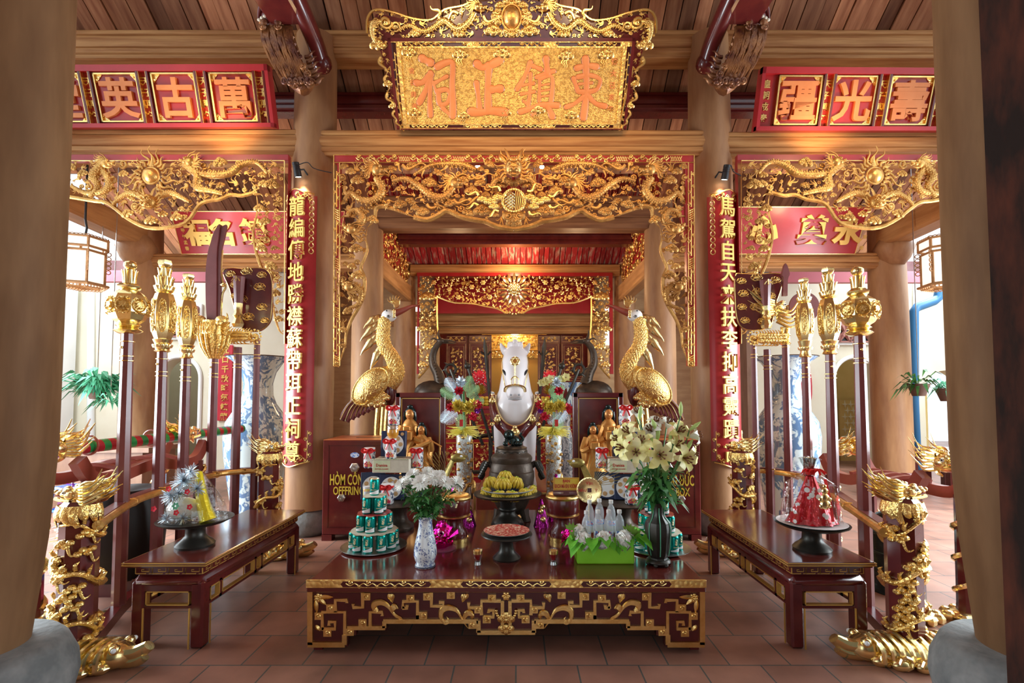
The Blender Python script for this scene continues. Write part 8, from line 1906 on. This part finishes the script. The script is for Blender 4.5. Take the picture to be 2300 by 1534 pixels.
    c.done('leg', G('gold_old'), t); b = MB(); b.sph((p.x, Y, .14), (.34, .3, .16), 18, 10); b.sph((p.x+(.36 if side == 'left' else -.36), Y-.05, .16), (.12, .08, .08), 10, 7); b.build('turtle_base', G('gold_old'), t)
    b = MB(); b.tube([P(mx(862), 905, Y), P(mx(850), 1090, Y), Vector((P(mx(850), 1090, Y).x, Y, .2))], .03, 8); b.build('leg_post', G('gold_old'), t)
gilded_crane('left', lambda x: x); gilded_crane('right', lambda x: 2300-x)
def bronze_crane(side, mx, Y=7.5):
    p = P(mx(975), 880, Y); t = thing('crane_statue', 'dark bronze crane statue behind the red framed panel on the %s' % side, 'statue', (p.x, Y, 0)); F = pxfn(mx, Y); c = Carve(fn=F)
    c.tube(cr(c.T([(990, 767), (981, 777), (973, 795), (973, 818), (984, 840), (990, 862)]), 6), lambda k: 6.5+8*k*k, 14); c.sph((990, -766, 0), (9, 7, 7), 12, 8); c.sph((972, -882, 0), (42, 28, 26), 18, 12)
    c.tube(cr(c.T([(996, 765), (1010, 765), (1026, 769)]), 5), lambda k: 5*(1-.9*k), 8, .7); c.tube(cr(c.T([(996, 769), (1010, 770), (1024, 771)]), 5), lambda k: 3.5*(1-.9*k), 8, .7)
    c.stroke([(988, 760), (984, 750), (985, 740)], 3, 'end'); c.stroke([(984, 764), (974, 760), (966, 764)], 2.5, 'end'); c.stroke([(984, 772), (974, 776)], 2.5, 'end')
    for k in range(8): c.ball(975+1.6*k, 806+7*k, 2.2, 8+k)
    for x in (965, 985): c.tube(c.T([(x, 905), (x, 1000), (x, 1070)]), 5, 8)
    c.done('body', G('bronze_brown'), t); b = MB(); b.sph((p.x, Y, .12), (.3, .25, .14), 14, 8); b.tube([(p.x, Y, .1), P(mx(975), 1000, Y)], .05, 8); b.build('turtle_base', G('bronze_brown'), t)
bronze_crane('left', lambda x: x); bronze_crane('right', lambda x: 2306-x)
# ================================================================ REAR ALTAR, DOORS AND SHRINE
YQ = 8.3; a0, a1 = P(992, 900, YQ).x, P(1318, 900, YQ).x; zt = P(0, 912, YQ).z
t = thing('offering_altar', 'tall red altar with gilded carved panels behind the white horse', 'altar', ((a0+a1)/2, YQ+.4, 0)); b = MB(); b.bb((a0, YQ, 0), (a1, YQ+.8, zt)); b.bb((a0-.05, YQ-.04, zt-.05), (a1+.05, YQ+.84, zt), .008); b.build('body', G('lacquer_red'), t, smooth=0)
c = Carve(YQ-.01, seed=8)
for (y0, y1) in ((930, 955), (965, 985), (995, 1070)):
    for i in range(5):
        x0_, x1_ = 998+i*64, 998+i*64+58; lines(c, x0_, y0, x1_, y1, 1.6); c.fill(pip([(x0_+3, y0+2), (x1_-3, y0+2), (x1_-3, y1-2), (x0_+3, y1-2)]), (x0_, y0, x1_, y1), 260, (3.5, 7), ['scroll', 'leaf', 'spiral', 'tongue'], (0, 2))
c.done('gilded_panel', G('gold'), t)
def onrear(x, dy=.2): return Vector((P(x, 900, YQ+dy).x, YQ+dy, zt))
for side, mx in (('left', lambda x: x), ('right', lambda x: 2312-x)):
    p = onrear(mx(1078)); s = S(p.y); rn = random.Random(3); t = thing('lotus_ornament', 'red and gold tinsel lotus on the rear altar, %s of the horse' % side, 'artificial flowers', p); b = MB(); b.lathe([(16*s, 0), (17*s, 6*s), (8*s, 10*s), (7*s, 22*s), (0, 22*s)], p, 18); b.build('base', G('red_flower'), t)
    c0 = p+Vector((0, 0, 34*s)); b = MB()
    for k in range(5): petals(b, c0+Vector((0, 0, (k-2)*5*s)), (19-2*k)*s, 12, (0, -.25, 1), rn, .8, 2)
    b.build('gold_petal', G('tinsel_gold'), t); b = MB(); c1 = p+Vector((0, 0, 62*s)); b.sph(c1, (13*s, 11*s, 16*s), 12, 8); burst(b, c1, 23*s, 150, rn, .012); b.build('red_petal', G('red_flower'), t); b = MB()
    for k in range(24): b.sph(c1+Vector((rn.uniform(-14, 14)*s, -12*s, rn.uniform(-14, 18)*s)), 1.2*s, 5, 4)
    b.build('pearl', G('white'), t)
    p = onrear(mx(1104), .12); t = thing('porcelain_jar', 'small lidded blue and white jar on the rear altar, %s of the horse' % side, 'jar', p); b = MB(); b.lathe([(6*s, 0), (9*s, 8*s), (10*s, 18*s), (6*s, 24*s), (7*s, 27*s), (6*s, 31*s), (0, 33*s)], p, 20); b.build('body', G('porcelain_white'), t)
    p = onrear(mx(1027), .1); t = thing('flared_vase', 'pale teal flared porcelain vase on the rear altar, beside the bronze crane on the %s' % side, 'vase', p); b = MB(); b.lathe([(10*s, 0), (12*s, 6*s), (9*s, 25*s), (12*s, 38*s), (23*s, 52*s), (22*s, 52*s), (10*s, 38*s), (0, 30*s)], p, 24); b.build('body', G('porcelain_big'), t)
    p = onrear(mx(1092), -.0); t = thing('offering_fruit', 'yellow fruit offering on the rear altar edge, %s of the horse' % side, 'fruit', p+Vector((0, 0, 0))); b = MB()
    for k in range(9): b.sph(p+Vector(((k % 3-1)*.07, .05, .03+.05*(k//3))), (.045, .04, .035), 8, 6)
    b.build('fruit', G('banana'), t)
# bronze ceremonial weapons leaning before the rear altar
for side, mx in (('left', lambda x: x), ('right', lambda x: 2312-x)):
    Y = 7.0; p = P(mx(1080), 1040, Y); t = thing('weapon_stand', 'dark bronze stand for the small leaning weapons, %s of the horse' % side, 'stand', (p.x, Y, 0)); b = MB()
    for x in (1058, 1102): b.tube([P(mx(x), 985, Y), Vector((P(mx(x), 985, Y).x, Y, 0))], .03, 8)
    b.tube([P(mx(1050), 985, Y), P(mx(1110), 975, Y)], .03, 8); b.tube([P(mx(1050), 1060, Y), P(mx(1110), 1060, Y)], .03, 8); b.build('frame', G('bronze'), t)
    for kind, q0, q1, q2 in (('ball', (1050, 822), (1075, 900), (1106, 1000)), ('blade', (1090, 782), (1096, 850), (1110, 990)), ('ring', (1012, 830), (1022, 855), (1085, 1000))):
        A, B, Cc = P(mx(q0[0]), q0[1], Y-.0), P(mx(q1[0]), q1[1], Y-.03), P(mx(q2[0]), q2[1], Y-.08); t = thing('bronze_weapon', 'small dark bronze %s weapon leaning in its stand, %s of the horse' % ({'ball': 'ball-headed', 'blade': 'spear-bladed', 'ring': 'ring-axe'}[kind], side), 'weapon', Cc)
        b = MB(); b.tube([A, B, Cc], .022, 8); b.build('shaft', G('bronze'), t); b = MB(); d = (A-B).normalized()
        if kind == 'ball': b.sph(A, .05, 12, 8); b.tube([A, A+d*.1], [.03, .004], 6); b.sph(B, .03, 8, 6)
        elif kind == 'blade': b.tube([B, A+d*.02, A+d*.16], [.03, .045, .004], 6, .5); b.tube([A-d*.1+Vector((.07, 0, .05)), A-d*.12, A-d*.1+Vector((-.07, 0, .05))], .014, 6)
        else:
            b.tube([A+Vector((.075*cos(a), 0, .075*sin(a))) for a in [2*pi*k/18 for k in range(18)]], .02, 7, closed=True)
            for k in range(6): a = k*1.05; b.tube([A+Vector((.08*cos(a), 0, .08*sin(a))), A+Vector((.135*cos(a+.2), 0, .135*sin(a+.2)))], [.02, .003], 6)
        b.build('head', G('bronze'), t)
# sanctuary doors and the lit gilded shrine
dn = [0]
for (xa, xb) in ((1001, 1050), (1052, 1104), (1208, 1258), (1260, 1312)):
    dn[0] += 1; y0 = YR+.06; A, B = P(xa, 760, y0), P(xb, 760, y0); zt = P(0, 752, y0).z; b = MB(); b.bb((A.x, y0, 0), (B.x, y0+.05, zt)); d = struct(b.build('door_%d' % dn[0], G('lacquer'), smooth=0)); b = MB()
    def rect(b, x0, y0_, x1, y1_, r=.012): p, q = P(x0, y1_, y0), P(x1, y0_, y0); b.tube([(p.x, y0-.005, p.z), (q.x, y0-.005, p.z), (q.x, y0-.005, q.z), (p.x, y0-.005, q.z)], r, 4, closed=True)
    rect(b, xa+3, 756, xb-4, 768); rect(b, xa+3, 772, xb-4, 850); rect(b, xa+7, 778, xb-8, 846, .008); rect(b, xa+3, 855, xb-4, 900); b.build('moulding', G('wood_tie'), d, smooth=0)
    c = Carve(y0-.01, seed=dn[0]); c.fill(pip([(xa+10, 780), (xb-11, 780), (xb-11, 844), (xa+10, 844)]), (xa+8, 778, xb-8, 846), 700, (3, 7), ['scroll', 'leaf', 'cloud', 'flower', 'tongue'], (0, 2)); vine(c, xa+8, 762, xb-9, 762, 5, .8, 5, 1); c.done('carving', G('gold_old'), d)
YG = 12.3; A, B = P(1100, 748, YG), P(1210, 800, YG); t = thing('gilded_shrine', 'brightly lit gilded shrine panel seen through the open doors above the horse', 'shrine', ((A.x+B.x)/2, YG, 0)); b = MB(); b.bb((A.x-.2, YG, B.z-.05), (B.x+.2, YG+.1, A.z+.3)); b.bb((A.x-.2, YG+.05, 0), (B.x+.2, YG+.15, B.z)); b.build('panel', G('gold_paint'), t, smooth=0)
c = Carve(YG-.01, seed=77)
for y in (752, 786): c.stroke([(1095, y), (1215, y)], 1.4, 'const', 1, 5, 0)
c.fill(pip([(1094, 754), (1216, 754), (1216, 784), (1094, 784)]), (1094, 754, 1216, 784), 1200, (2.2, 4.5), ['scroll', 'cloud', 'tongue', 'spiral'], (0, 2)); c.fill(pip([(1094, 788), (1216, 788), (1216, 804), (1094, 804)]), (1094, 788, 1216, 804), 500, (2, 4), ['scroll', 'leaf'], (0, 2)); c.done('carving', G('gold_bright'), t)
# ================================================================ SIDE BAYS
VP_ = [(44, 1172), (46, 1166), (50, 1125), (58, 1070), (65, 1020), (67, 980), (63, 948), (50, 926), (38, 908), (31, 888), (30, 862), (36, 838), (50, 815), (66, 803), (64, 803), (46, 816), (30, 840), (0, 850)]
for side, x, dx in (('left', 577, 0), ('right', 1768, 0)):
    Y = 5.75; s = S(Y); p = Vector((P(x, 1000, Y).x, Y, 0)); z0 = P(0, 1172, Y).z; t = thing('floor_vase', 'huge blue and white porcelain floor vase behind the %s weapon rack' % side, 'vase', p); b = MB(); b.lathe([(w_*s, max(.0, P(0, y, Y).z-z0*1.0)+.0 if i else 0) for i, (w_, y) in enumerate(VP_)], p, 48); b.build('body', G('porcelain_big'), t, smooth=60)
    b = MB(); b.lathe([(66*s, P(0, 804, Y).z-z0), (67*s, P(0, 803, Y).z-z0), (65.5*s, P(0, 802, Y).z-z0)], p, 48); b.build('rim', G('bronze_brown'), t)
def lantern(label, x, y, Y):
    p = P(x, y, Y); s = S(Y); t = thing('hanging_lantern', label, 'lantern', p); R = 40*s; n = 6; H = 50*s; b = MB(); pb = MB()
    ring = lambda r, z: [Vector((p.x+r*cos(2*pi*k/n+.35), p.y+r*sin(2*pi*k/n+.35), p.z+z)) for k in range(n)]
    for r, z in ((R, -H), (R, .45*H), (R*1.12, .62*H), (R*1.12, 1.05*H), (R*1.18, -H*1.06)): b.tube(ring(r, z), .014, 6, closed=True)
    lo, hi = ring(R, -H), ring(R, .45*H); l2, h2 = ring(R*1.1, .62*H), ring(R*1.1, 1.05*H)
    for k in range(n):
        k2 = (k+1) % n; b.tube([lo[k], hi[k]], .014, 6); b.tube([l2[k], h2[k]], .014, 6); m = (lo[k]+lo[k2]).lerp(hi[k]+hi[k2], .5)/2
        pb.add([lo[k], lo[k2], hi[k2], hi[k]], [(0, 1, 2, 3)]); pb.add([l2[k], l2[k2], h2[k2], h2[k]], [(0, 1, 2, 3)])
        o = (hi[k]-p); o.z = 0; o.normalize()
        for j in range(5): q = hi[k]+o*.03+Vector((0, 0, -.05*j)); b.tube([q+o*(.022*cos(a)), ] if 0 else [q+o*(.022*cos(a))+Vector((0, 0, .022*sin(a))) for a in [2*pi*i/8 for i in range(9)]], .005, 5)
        for j in range(6): q = l2[k].lerp(l2[k2], j/6)+Vector((0, 0, .48*H)); b.tube([q+Vector((0, 0, .012*sin(a)))+(l2[k2]-l2[k]).normalized()*.018*cos(a) for a in [2*pi*i/8 for i in range(9)]], .005, 4); q = lo[k].lerp(lo[k2], j/6)-Vector((0, 0, .03)); b.tube([q+Vector((0, 0, .015*sin(a)))+(lo[k2]-lo[k]).normalized()*.018*cos(a) for a in [2*pi*i/8 for i in range(9)]], .005, 4)
    b.build('wooden_frame', G('wood_tie'), t); pb.build('paper_pane', G('lamp_paper'), t, smooth=0); b = MB(); b.tube([p+Vector((0, 0, H*1.05)), p+Vector((.02, 0, H*1.6)), p+Vector((0, 0, H*2)), Vector((p.x, p.y, 4.0))], .012, 6); b.tube([ring(R*1.1, 1.05*H)[0], p+Vector((0, 0, H*1.15)), ring(R*1.1, 1.05*H)[3]], .012, 6); b.build('hook', G('black_plastic'), t)
lantern('six-sided wooden lantern with glowing paper panes, hanging at the far left', 188, 590, 5.3); lantern('six-sided wooden lantern with glowing paper panes, hanging at the far right', 2120, 590, 5.3)
def hanging_plant(label, x, y, Y, n, L, seed, m='leaf_mint', basket=True, top=None):
    p = P(x, y, Y); t = thing('hanging_plant', label, 'plant', p); rn = random.Random(seed); b = MB()
    for k in range(n):
        a = rn.uniform(0, 2*pi); d = Vector((cos(a), sin(a)*.6, rn.uniform(-.3, .6))).normalized(); l = L*rn.uniform(.5, 1.1); u = d.cross(Vector((0, .4, 1))).normalized()*l*.09; q = p+d*l*rn.uniform(0, .6)
        b.add([q, q+d*l*.45+u+Vector((0, 0, .03)), q+d*l*.45-u+Vector((0, 0, .03)), q+d*l*.9-Vector((0, 0, l*.35))], [(0, 2, 1), (1, 2, 3)])
    o = b.build('foliage', G(m), t); o['kind'] = 'stuff'
    b = MB(); b.tube([p, Vector((p.x, p.y, slope(Y)+.02))], .006, 5); b.build('wire', G('steel'), t)
    if basket: b = MB(); b.lathe([(.07, -.16), (.12, -.02), (.125, -.0), (.11, -.02), (0, -.1)], p, 16); b.build('basket', G('basket'), t)
hanging_plant('leafy green orchid clump hanging in the white court on the far left', 218, 868, 6.3, 260, .34, 1); hanging_plant('leafy sprig hanging behind the frontmost pole in the left rack', 248, 905, 6.2, 60, .22, 2, basket=False)
hanging_plant('orchid in a dark basket hanging by the blue drainpipe on the far right', 2063, 862, 6.4, 40, .26, 3, 'leaf'); hanging_plant('small green plant half hidden by the front column on the far right', 2128, 872, 6.0, 50, .2, 4)
Y = 6.25; A, B = P(108, 1005, Y), P(342, 1005, Y); t = thing('wooden_counter', 'brown wooden counter in the left side bay behind the blue stools', 'counter', ((A.x+B.x)/2, Y+.3, 0)); b = MB(); b.bb((A.x, Y, 0), (B.x-.12, Y+.6, A.z-.06)); b.build('body', G('desk_wood'), t, smooth=0); b = MB(); b.bb((A.x-.05, Y-.06, A.z-.06), (B.x, Y+.6, A.z)); b.build('countertop', G('desk_wood'), t, smooth=0)
p = P(150, 1004, Y+.3); p.z = A.z; t = thing('telephone', 'small black telephone on the wooden counter', 'telephone', p); b = MB(); b.box(p+Vector((0, 0, .04)), (.2, .16, .08), 0, None, .02); b.build('base', G('black_plastic'), t); b = MB(); b.tube(cr([p+Vector((-.1, 0, .1)), p+Vector((0, 0, .13)), p+Vector((.1, 0, .1))], 4), .022, 8); b.build('handset', G('black_plastic'), t)
def stool(label, x, y, r):
    p = PZ(x, y, 0); t = thing('plastic_stool', label, 'stool', p); h = .44; b = MB(); b.box(p+Vector((0, 0, h-.03)), (.27, .27, .06), 0, None, .02); b.build('seat', G('blue_plastic'), t)
    for sx in (-1, 1):
        for sy in (-1, 1): b = MB(); b.tube([p+Vector((sx*.11, sy*.11, h-.04)), p+Vector((sx*.155, sy*.155, 0))], .028, 4, 1, None, None, True, False, pi/4); b.build('leg', G('blue_plastic'), t, smooth=20)
    b = MB()
    for q in (((-.14, -.14), (.14, -.14)), ((-.14, .14), (.14, .14)), ((-.14, -.14), (-.14, .14)), ((.14, -.14), (.14, .14))): b.tube([p+Vector((*q[0], .18)), p+Vector((*q[1], .18))], .016, 6)
    b.build('stretcher', G('blue_plastic'), t); return p+Vector((0, 0, h))
stool('blue plastic stool at the far left edge before the wooden counter', 158, 1178, 0); q = stool('blue plastic stool behind the poles, carrying the yellow bundle', 318, 1140, 0)
t = thing('yellow_bundle', 'crumpled bright yellow bundle on the blue stool behind the left rack', 'bundle', q); b = MB(); rn = random.Random(2)
for k in range(12): b.sph(q+Vector((rn.uniform(-.13, .13), rn.uniform(-.1, .1), rn.uniform(.05, .14))), (.09, .08, .06), 10, 7)
b.build('bag', G('foil_yellow'), t)
rn = random.Random(6); t = thing('tinsel_garland', 'multicoloured tinsel garland hanging down beside the black drum', 'tinsel', (-3.08, 3.42, 1.0))
for m, z0, z1 in (('tinsel_purple', .66, .84), ('tinsel_silver', .5, .66), ('tinsel_gold', .38, .5), ('tinsel_blue', .24, .38), ('tinsel_red', .12, .24)):
    b = MB()
    for k in range(170): z = rn.uniform(z0, z1); a = rn.uniform(0, 2*pi); c = Vector((-3.08+.02*sin(z*9), 3.42, z)); d = Vector((cos(a), sin(a), rn.uniform(-.6, .3))).normalized(); u = d.orthogonal().normalized()*.0022; L = rn.uniform(.05, .1); b.add([c+u, c-u, c+d*L-u, c+d*L+u], [(0, 1, 2, 3)])
    b.build('tinsel_strand', G(m), t)
b = MB(); b.tube([(-3.08, 3.42, .12), (-3.08, 3.42, .95)], .008, 5); b.build('core', G('tinsel_silver'), t)
# gifts on the benches
def bench_stand(label, x, y):
    p = PZ(x, y, HB); s = S(p.y); return stand(label, p, [(38*s, 0), (39*s, 5*s), (34*s, 11*s), (26*s, 17*s), (20*s, 24*s), (19*s, 40*s), (24*s, 45*s), (60*s, 51*s), (74*s, 58*s), (75*s, 60*s), (70*s, 58*s), (0, 53*s)]), p+Vector((0, 0, 56*s)), s
_, p, s = bench_stand('black footed stand under the silver and yellow gift on the left bench', 438, 1226); t = thing('gift_basket', 'gift of silver tinsel and yellow paper in clear wrap on the left bench', 'gift', p); rn = random.Random(11)
b = MB(); b.lathe([(66*s, 2*s), (62*s, 30*s), (45*s, 60*s), (20*s, 95*s), (8*s, 110*s)], p, 20, Matrix.Translation(p) @ Matrix.Diagonal((1, .75, 1, 1)) @ Matrix.Translation(-p)); b.build('clear_wrap', G('clear_film'), t, smooth=0)
b = MB(); b.tube(cr([p+Vector((38*s, -.05, 4*s)), p+Vector((22*s, -.04, 50*s)), p+Vector((4*s, 0, 105*s))], 5), lambda k: 28*s*(1-.6*k), 10, .6); b.build('yellow_paper', G('foil_yellow'), t); b = MB(); b.sph(p+Vector((-22*s, -.02, 26*s)), (36*s, 26*s, 26*s), 14, 9); b.build('white_parcel', G('white'), t)
b = MB()
for c, R, n in (((-35, 60), 24, 160), ((-10, 92), 28, 190), ((20, 75), 22, 110), ((-45, 10), 18, 90), ((-10, 12), 18, 90), ((-20, 66), 22, 90), ((4, 112), 20, 80)): burst(b, p+Vector((c[0]*s, -.08, c[1]*s)), R*s, n, rn, .0026)
b.build('silver_tinsel', G('tinsel_silver'), t); b = MB()
for c in ((-58, 36), (12, 72), (-28, 78), (18, 40), (-10, 28)): petals(b, p+Vector((c[0]*s, -.14, c[1]*s)), 7*s, 5, (0, -1, .2), rn, .1, 1)
b.build('foil_star', G('tinsel_red'), t); b = MB(); petals(b, p+Vector((-12*s, -.14, 42*s)), 9*s, 6, (0, -1, .2), rn, .1, 1); b.build('green_star', G('leaf_mint'), t)
_, p, s = bench_stand('black footed stand under the red gift on the right bench', 1824, 1235); b = MB(); b.lathe([(60*s, 2*s), (69*s, 5*s), (70*s, 6*s), (60*s, 4*s), (0, 3*s)], p, 36); tag(b.build('porcelain_dish', G('white')), 'white dish between the black stand and the red gift on the right bench', 'dish')
t = thing('gift_basket', 'red foil gift in clear wrap with red ribbon on the right bench', 'gift', p); rn = random.Random(12); q = p+Vector((0, 0, 6*s))
b = MB(); b.grid(lambda u, v: (q.x+(52-44*v**.8)*s*(1+.08*sin(2*pi*u*9))*cos(2*pi*u), q.y+(42-34*v**.8)*s*(1+.08*sin(2*pi*u*9))*sin(2*pi*u), q.z+100*s*v), 54, 12, None, True); b.build('red_foil', G('foil_red'), t)
b = MB(); b.grid(lambda u, v: (q.x+(60*(1-.25*v) if v < .75 else 60*(.81-(v-.75)*2.8))*s*(1+.10*sin(2*pi*u*7+2*v))*cos(2*pi*u), q.y+(48 if v < .75 else 48*(1-(v-.75)*3.6))*s*(1+.10*sin(2*pi*u*7))*sin(2*pi*u)*.95, q.z+112*s*v), 60, 12, None, True)
for k in range(10): a = 2*pi*k/10; b.tube(cr([q+Vector((0, 0, 108*s)), q+Vector((8*s*cos(a), 8*s*sin(a), 124*s)), q+Vector((14*s*cos(a), 14*s*sin(a), 142*s))], 3), lambda u: 4*s+6*s*u, 6, .3)
b.build('clear_wrap', G('clear_film'), t, smooth=0); b = MB()
for k in range(12): a = 2*pi*k/12; b.tube(cr([q+Vector((0, -.02, 108*s)), q+Vector((16*s*cos(a), -.02+10*s*sin(a), 116*s)), q+Vector((28*s*cos(a), -.04, (108+5*sin(a))*s))], 3), lambda u: 5*s*(1-.6*u), 5, .4)
b.tube([q+Vector((8*s, -40*s, 100*s)), q+Vector((14*s, -46*s, 55*s)), q+Vector((16*s, -50*s, 12*s))], 3*s, 4, .3); b.lathe([(9*s, 104*s), (9*s, 112*s)], q, 12); b.build('red_ribbon', G('ribbon_red'), t)
b = MB(); g = q+Vector((2*s, -.145, 0))
for (dx, dz, r_) in ((0, 62, 9), (0, 76, 7), (-9, 58, 5), (9, 58, 5), (0, 48, 11), (-8, 44, 5), (8, 44, 5), (0, 86, 4)): b.sph(g+Vector((dx*s, .01, dz*s)), (r_*s, r_*s*.6, r_*s), 10, 7)
b.build('gold_figure', G('gold_bright'), t); b = MB()
for k in range(26): a = rn.uniform(pi, 2*pi); z = rn.uniform(5, 90); R = (56-30*(z/100))*s; b.lathe([(rn.uniform(3, 7)*s, 0), (0, .002)], (0, 0, 0), 9, FR((q.x+R*cos(a), q.y+R*.8*sin(a)-.01, q.z+z*s), (-sin(a), cos(a), 0)))
b.build('white_spot', G('white'), t)
# vents, pipes, table, pierced screen
def vent(name, x0, y0, x1, y1, nx, ny, Y=9.58):
    A, B = P(x0, y1, Y), P(x1, y0, Y); b = MB(); b.bb((A.x-.06, Y-.03, A.z-.06), (B.x+.06, Y+.02, B.z+.06)); w_ = struct(b.build(name, G('plaster_white'), smooth=0)); b = MB(); b.bb((A.x, Y-.04, A.z), (B.x, Y-.03, B.z)); b.build('dark_void', G('dark'), w_, smooth=0); b = MB(); dx, dz = (B.x-A.x)/nx, (B.z-A.z)/ny
    for i in range(nx):
        for j in range(ny):
            c = Vector((A.x+(i+.5)*dx, Y-.05, A.z+(j+.5)*dz))
            for q in ((-.5, -.5, .5, -.5), (-.5, .5, .5, .5), (-.5, -.5, -.5, .5), (.5, -.5, .5, .5)): b.tube([c+Vector((q[0]*dx, 0, q[1]*dz)), c+Vector((q[2]*dx, 0, q[3]*dz))], .02, 4)
            for k in range(4): a = pi/2*k+pi/4; e = c+Vector((.3*dx*cos(a), 0, .3*dz*sin(a))); b.tube([c, e, c+Vector((.5*dx*cos(a)*1.3, 0, .5*dz*sin(a)*1.3))], [.03, .05, .02], 6)
    b.build('terracotta_block', G('terracotta'), w_, smooth=0)
vent('window_3', 368, 690, 448, 756, 4, 2); vent('window_4', 1882, 722, 1972, 768, 4, 1)
def pipe(label, pts, r, m, cat='pipe', name='drainpipe'):
    t = MB(); t.tube(pts, r, 12); tag(t.build(name, G(m)), label, cat)
pipe('blue plastic drainpipe running down beside the right side column', [P(2112, 640, 8.3), P(2108, 668, 8.3), P(2098, 676, 8.3), P(2060, 690, 8.3), P(2052, 700, 8.3), P(2052, 900, 8.3), PZ(2060, 1082, 0)], .075, 'blue_pipe')
pipe('white post with knobs against the white court wall on the right', [P(2056, 618, 9.56), P(2056, 795, 9.56)], .04, 'white_pipe', 'post', 'lamp_post'); pipe('pale drainpipe against the bright court wall on the left', [P(204, 645, 9.55), P(204, 1000, 9.55)], .06, 'white_pipe')
Y = 7.4; A, B = P(2046, 1012, Y), P(2200, 1012, Y); t = thing('side_table', 'dark red side table with gold edge at the far right behind the front column', 'table', ((A.x+B.x)/2, Y+.3, 0)); b = MB(); b.bb((A.x, Y, A.z-.05), (B.x, Y+.6, A.z)); b.bb((A.x+.05, Y+.04, A.z-.16), (B.x-.05, Y+.56, A.z-.05)); b.build('tabletop', G('lacquer'), t, smooth=0)
for x in (A.x+.06, A.x+.62, B.x-.12):
    for y in (Y+.05, Y+.48): b = MB(); b.bb((x, y, 0), (x+.08, y+.08, A.z-.14)); b.build('leg', G('lacquer'), t, smooth=0)
b = MB(); b.bb((A.x, Y-.004, A.z-.03), (B.x, Y, A.z-.015)); b.build('gilt_edge', G('gold_paint'), t, smooth=0)
Y = YB+1.5; t = thing('pierced_screen', 'yellow pierced star-pattern screen inside the right archway', 'screen', P(1912, 1000, Y)); b = MB()
for i in range(3):
    for j in range(9):
        c = P(1898+i*13+(6 if j % 2 else 0), 908+j*14, Y-.03); b.prism([((.075 if k % 2 == 0 else .02)*cos(k*pi/4)+c.x, (.09 if k % 2 == 0 else .022)*sin(k*pi/4)+c.z) for k in range(8)], -c.y-.01, -c.y, XZ)
b.build('star', G('plaster_cream'), t, smooth=0); b = MB(); A, B = P(1888, 1030, Y), P(1938, 898, Y); b.bb((A.x, Y-.02, 0), (B.x, Y+.02, B.z)); b.build('backing', G('plaster_yellow'), t, smooth=0)
Y = 6.7; p = Vector((P(1268, 900, Y).x, Y, 0)); s = S(Y); b = MB(); b.lathe([(13*s, 0), (16*s, .1), (20*s, .5), (17*s, .9), (12*s, 1.05), (14*s, 1.2), (0, 1.18)], p, 28); t = thing('porcelain_vase', 'grey painted porcelain vase standing between the horse and the right red panel', 'vase', p); b.build('body', G('porcelain_grey'), t)
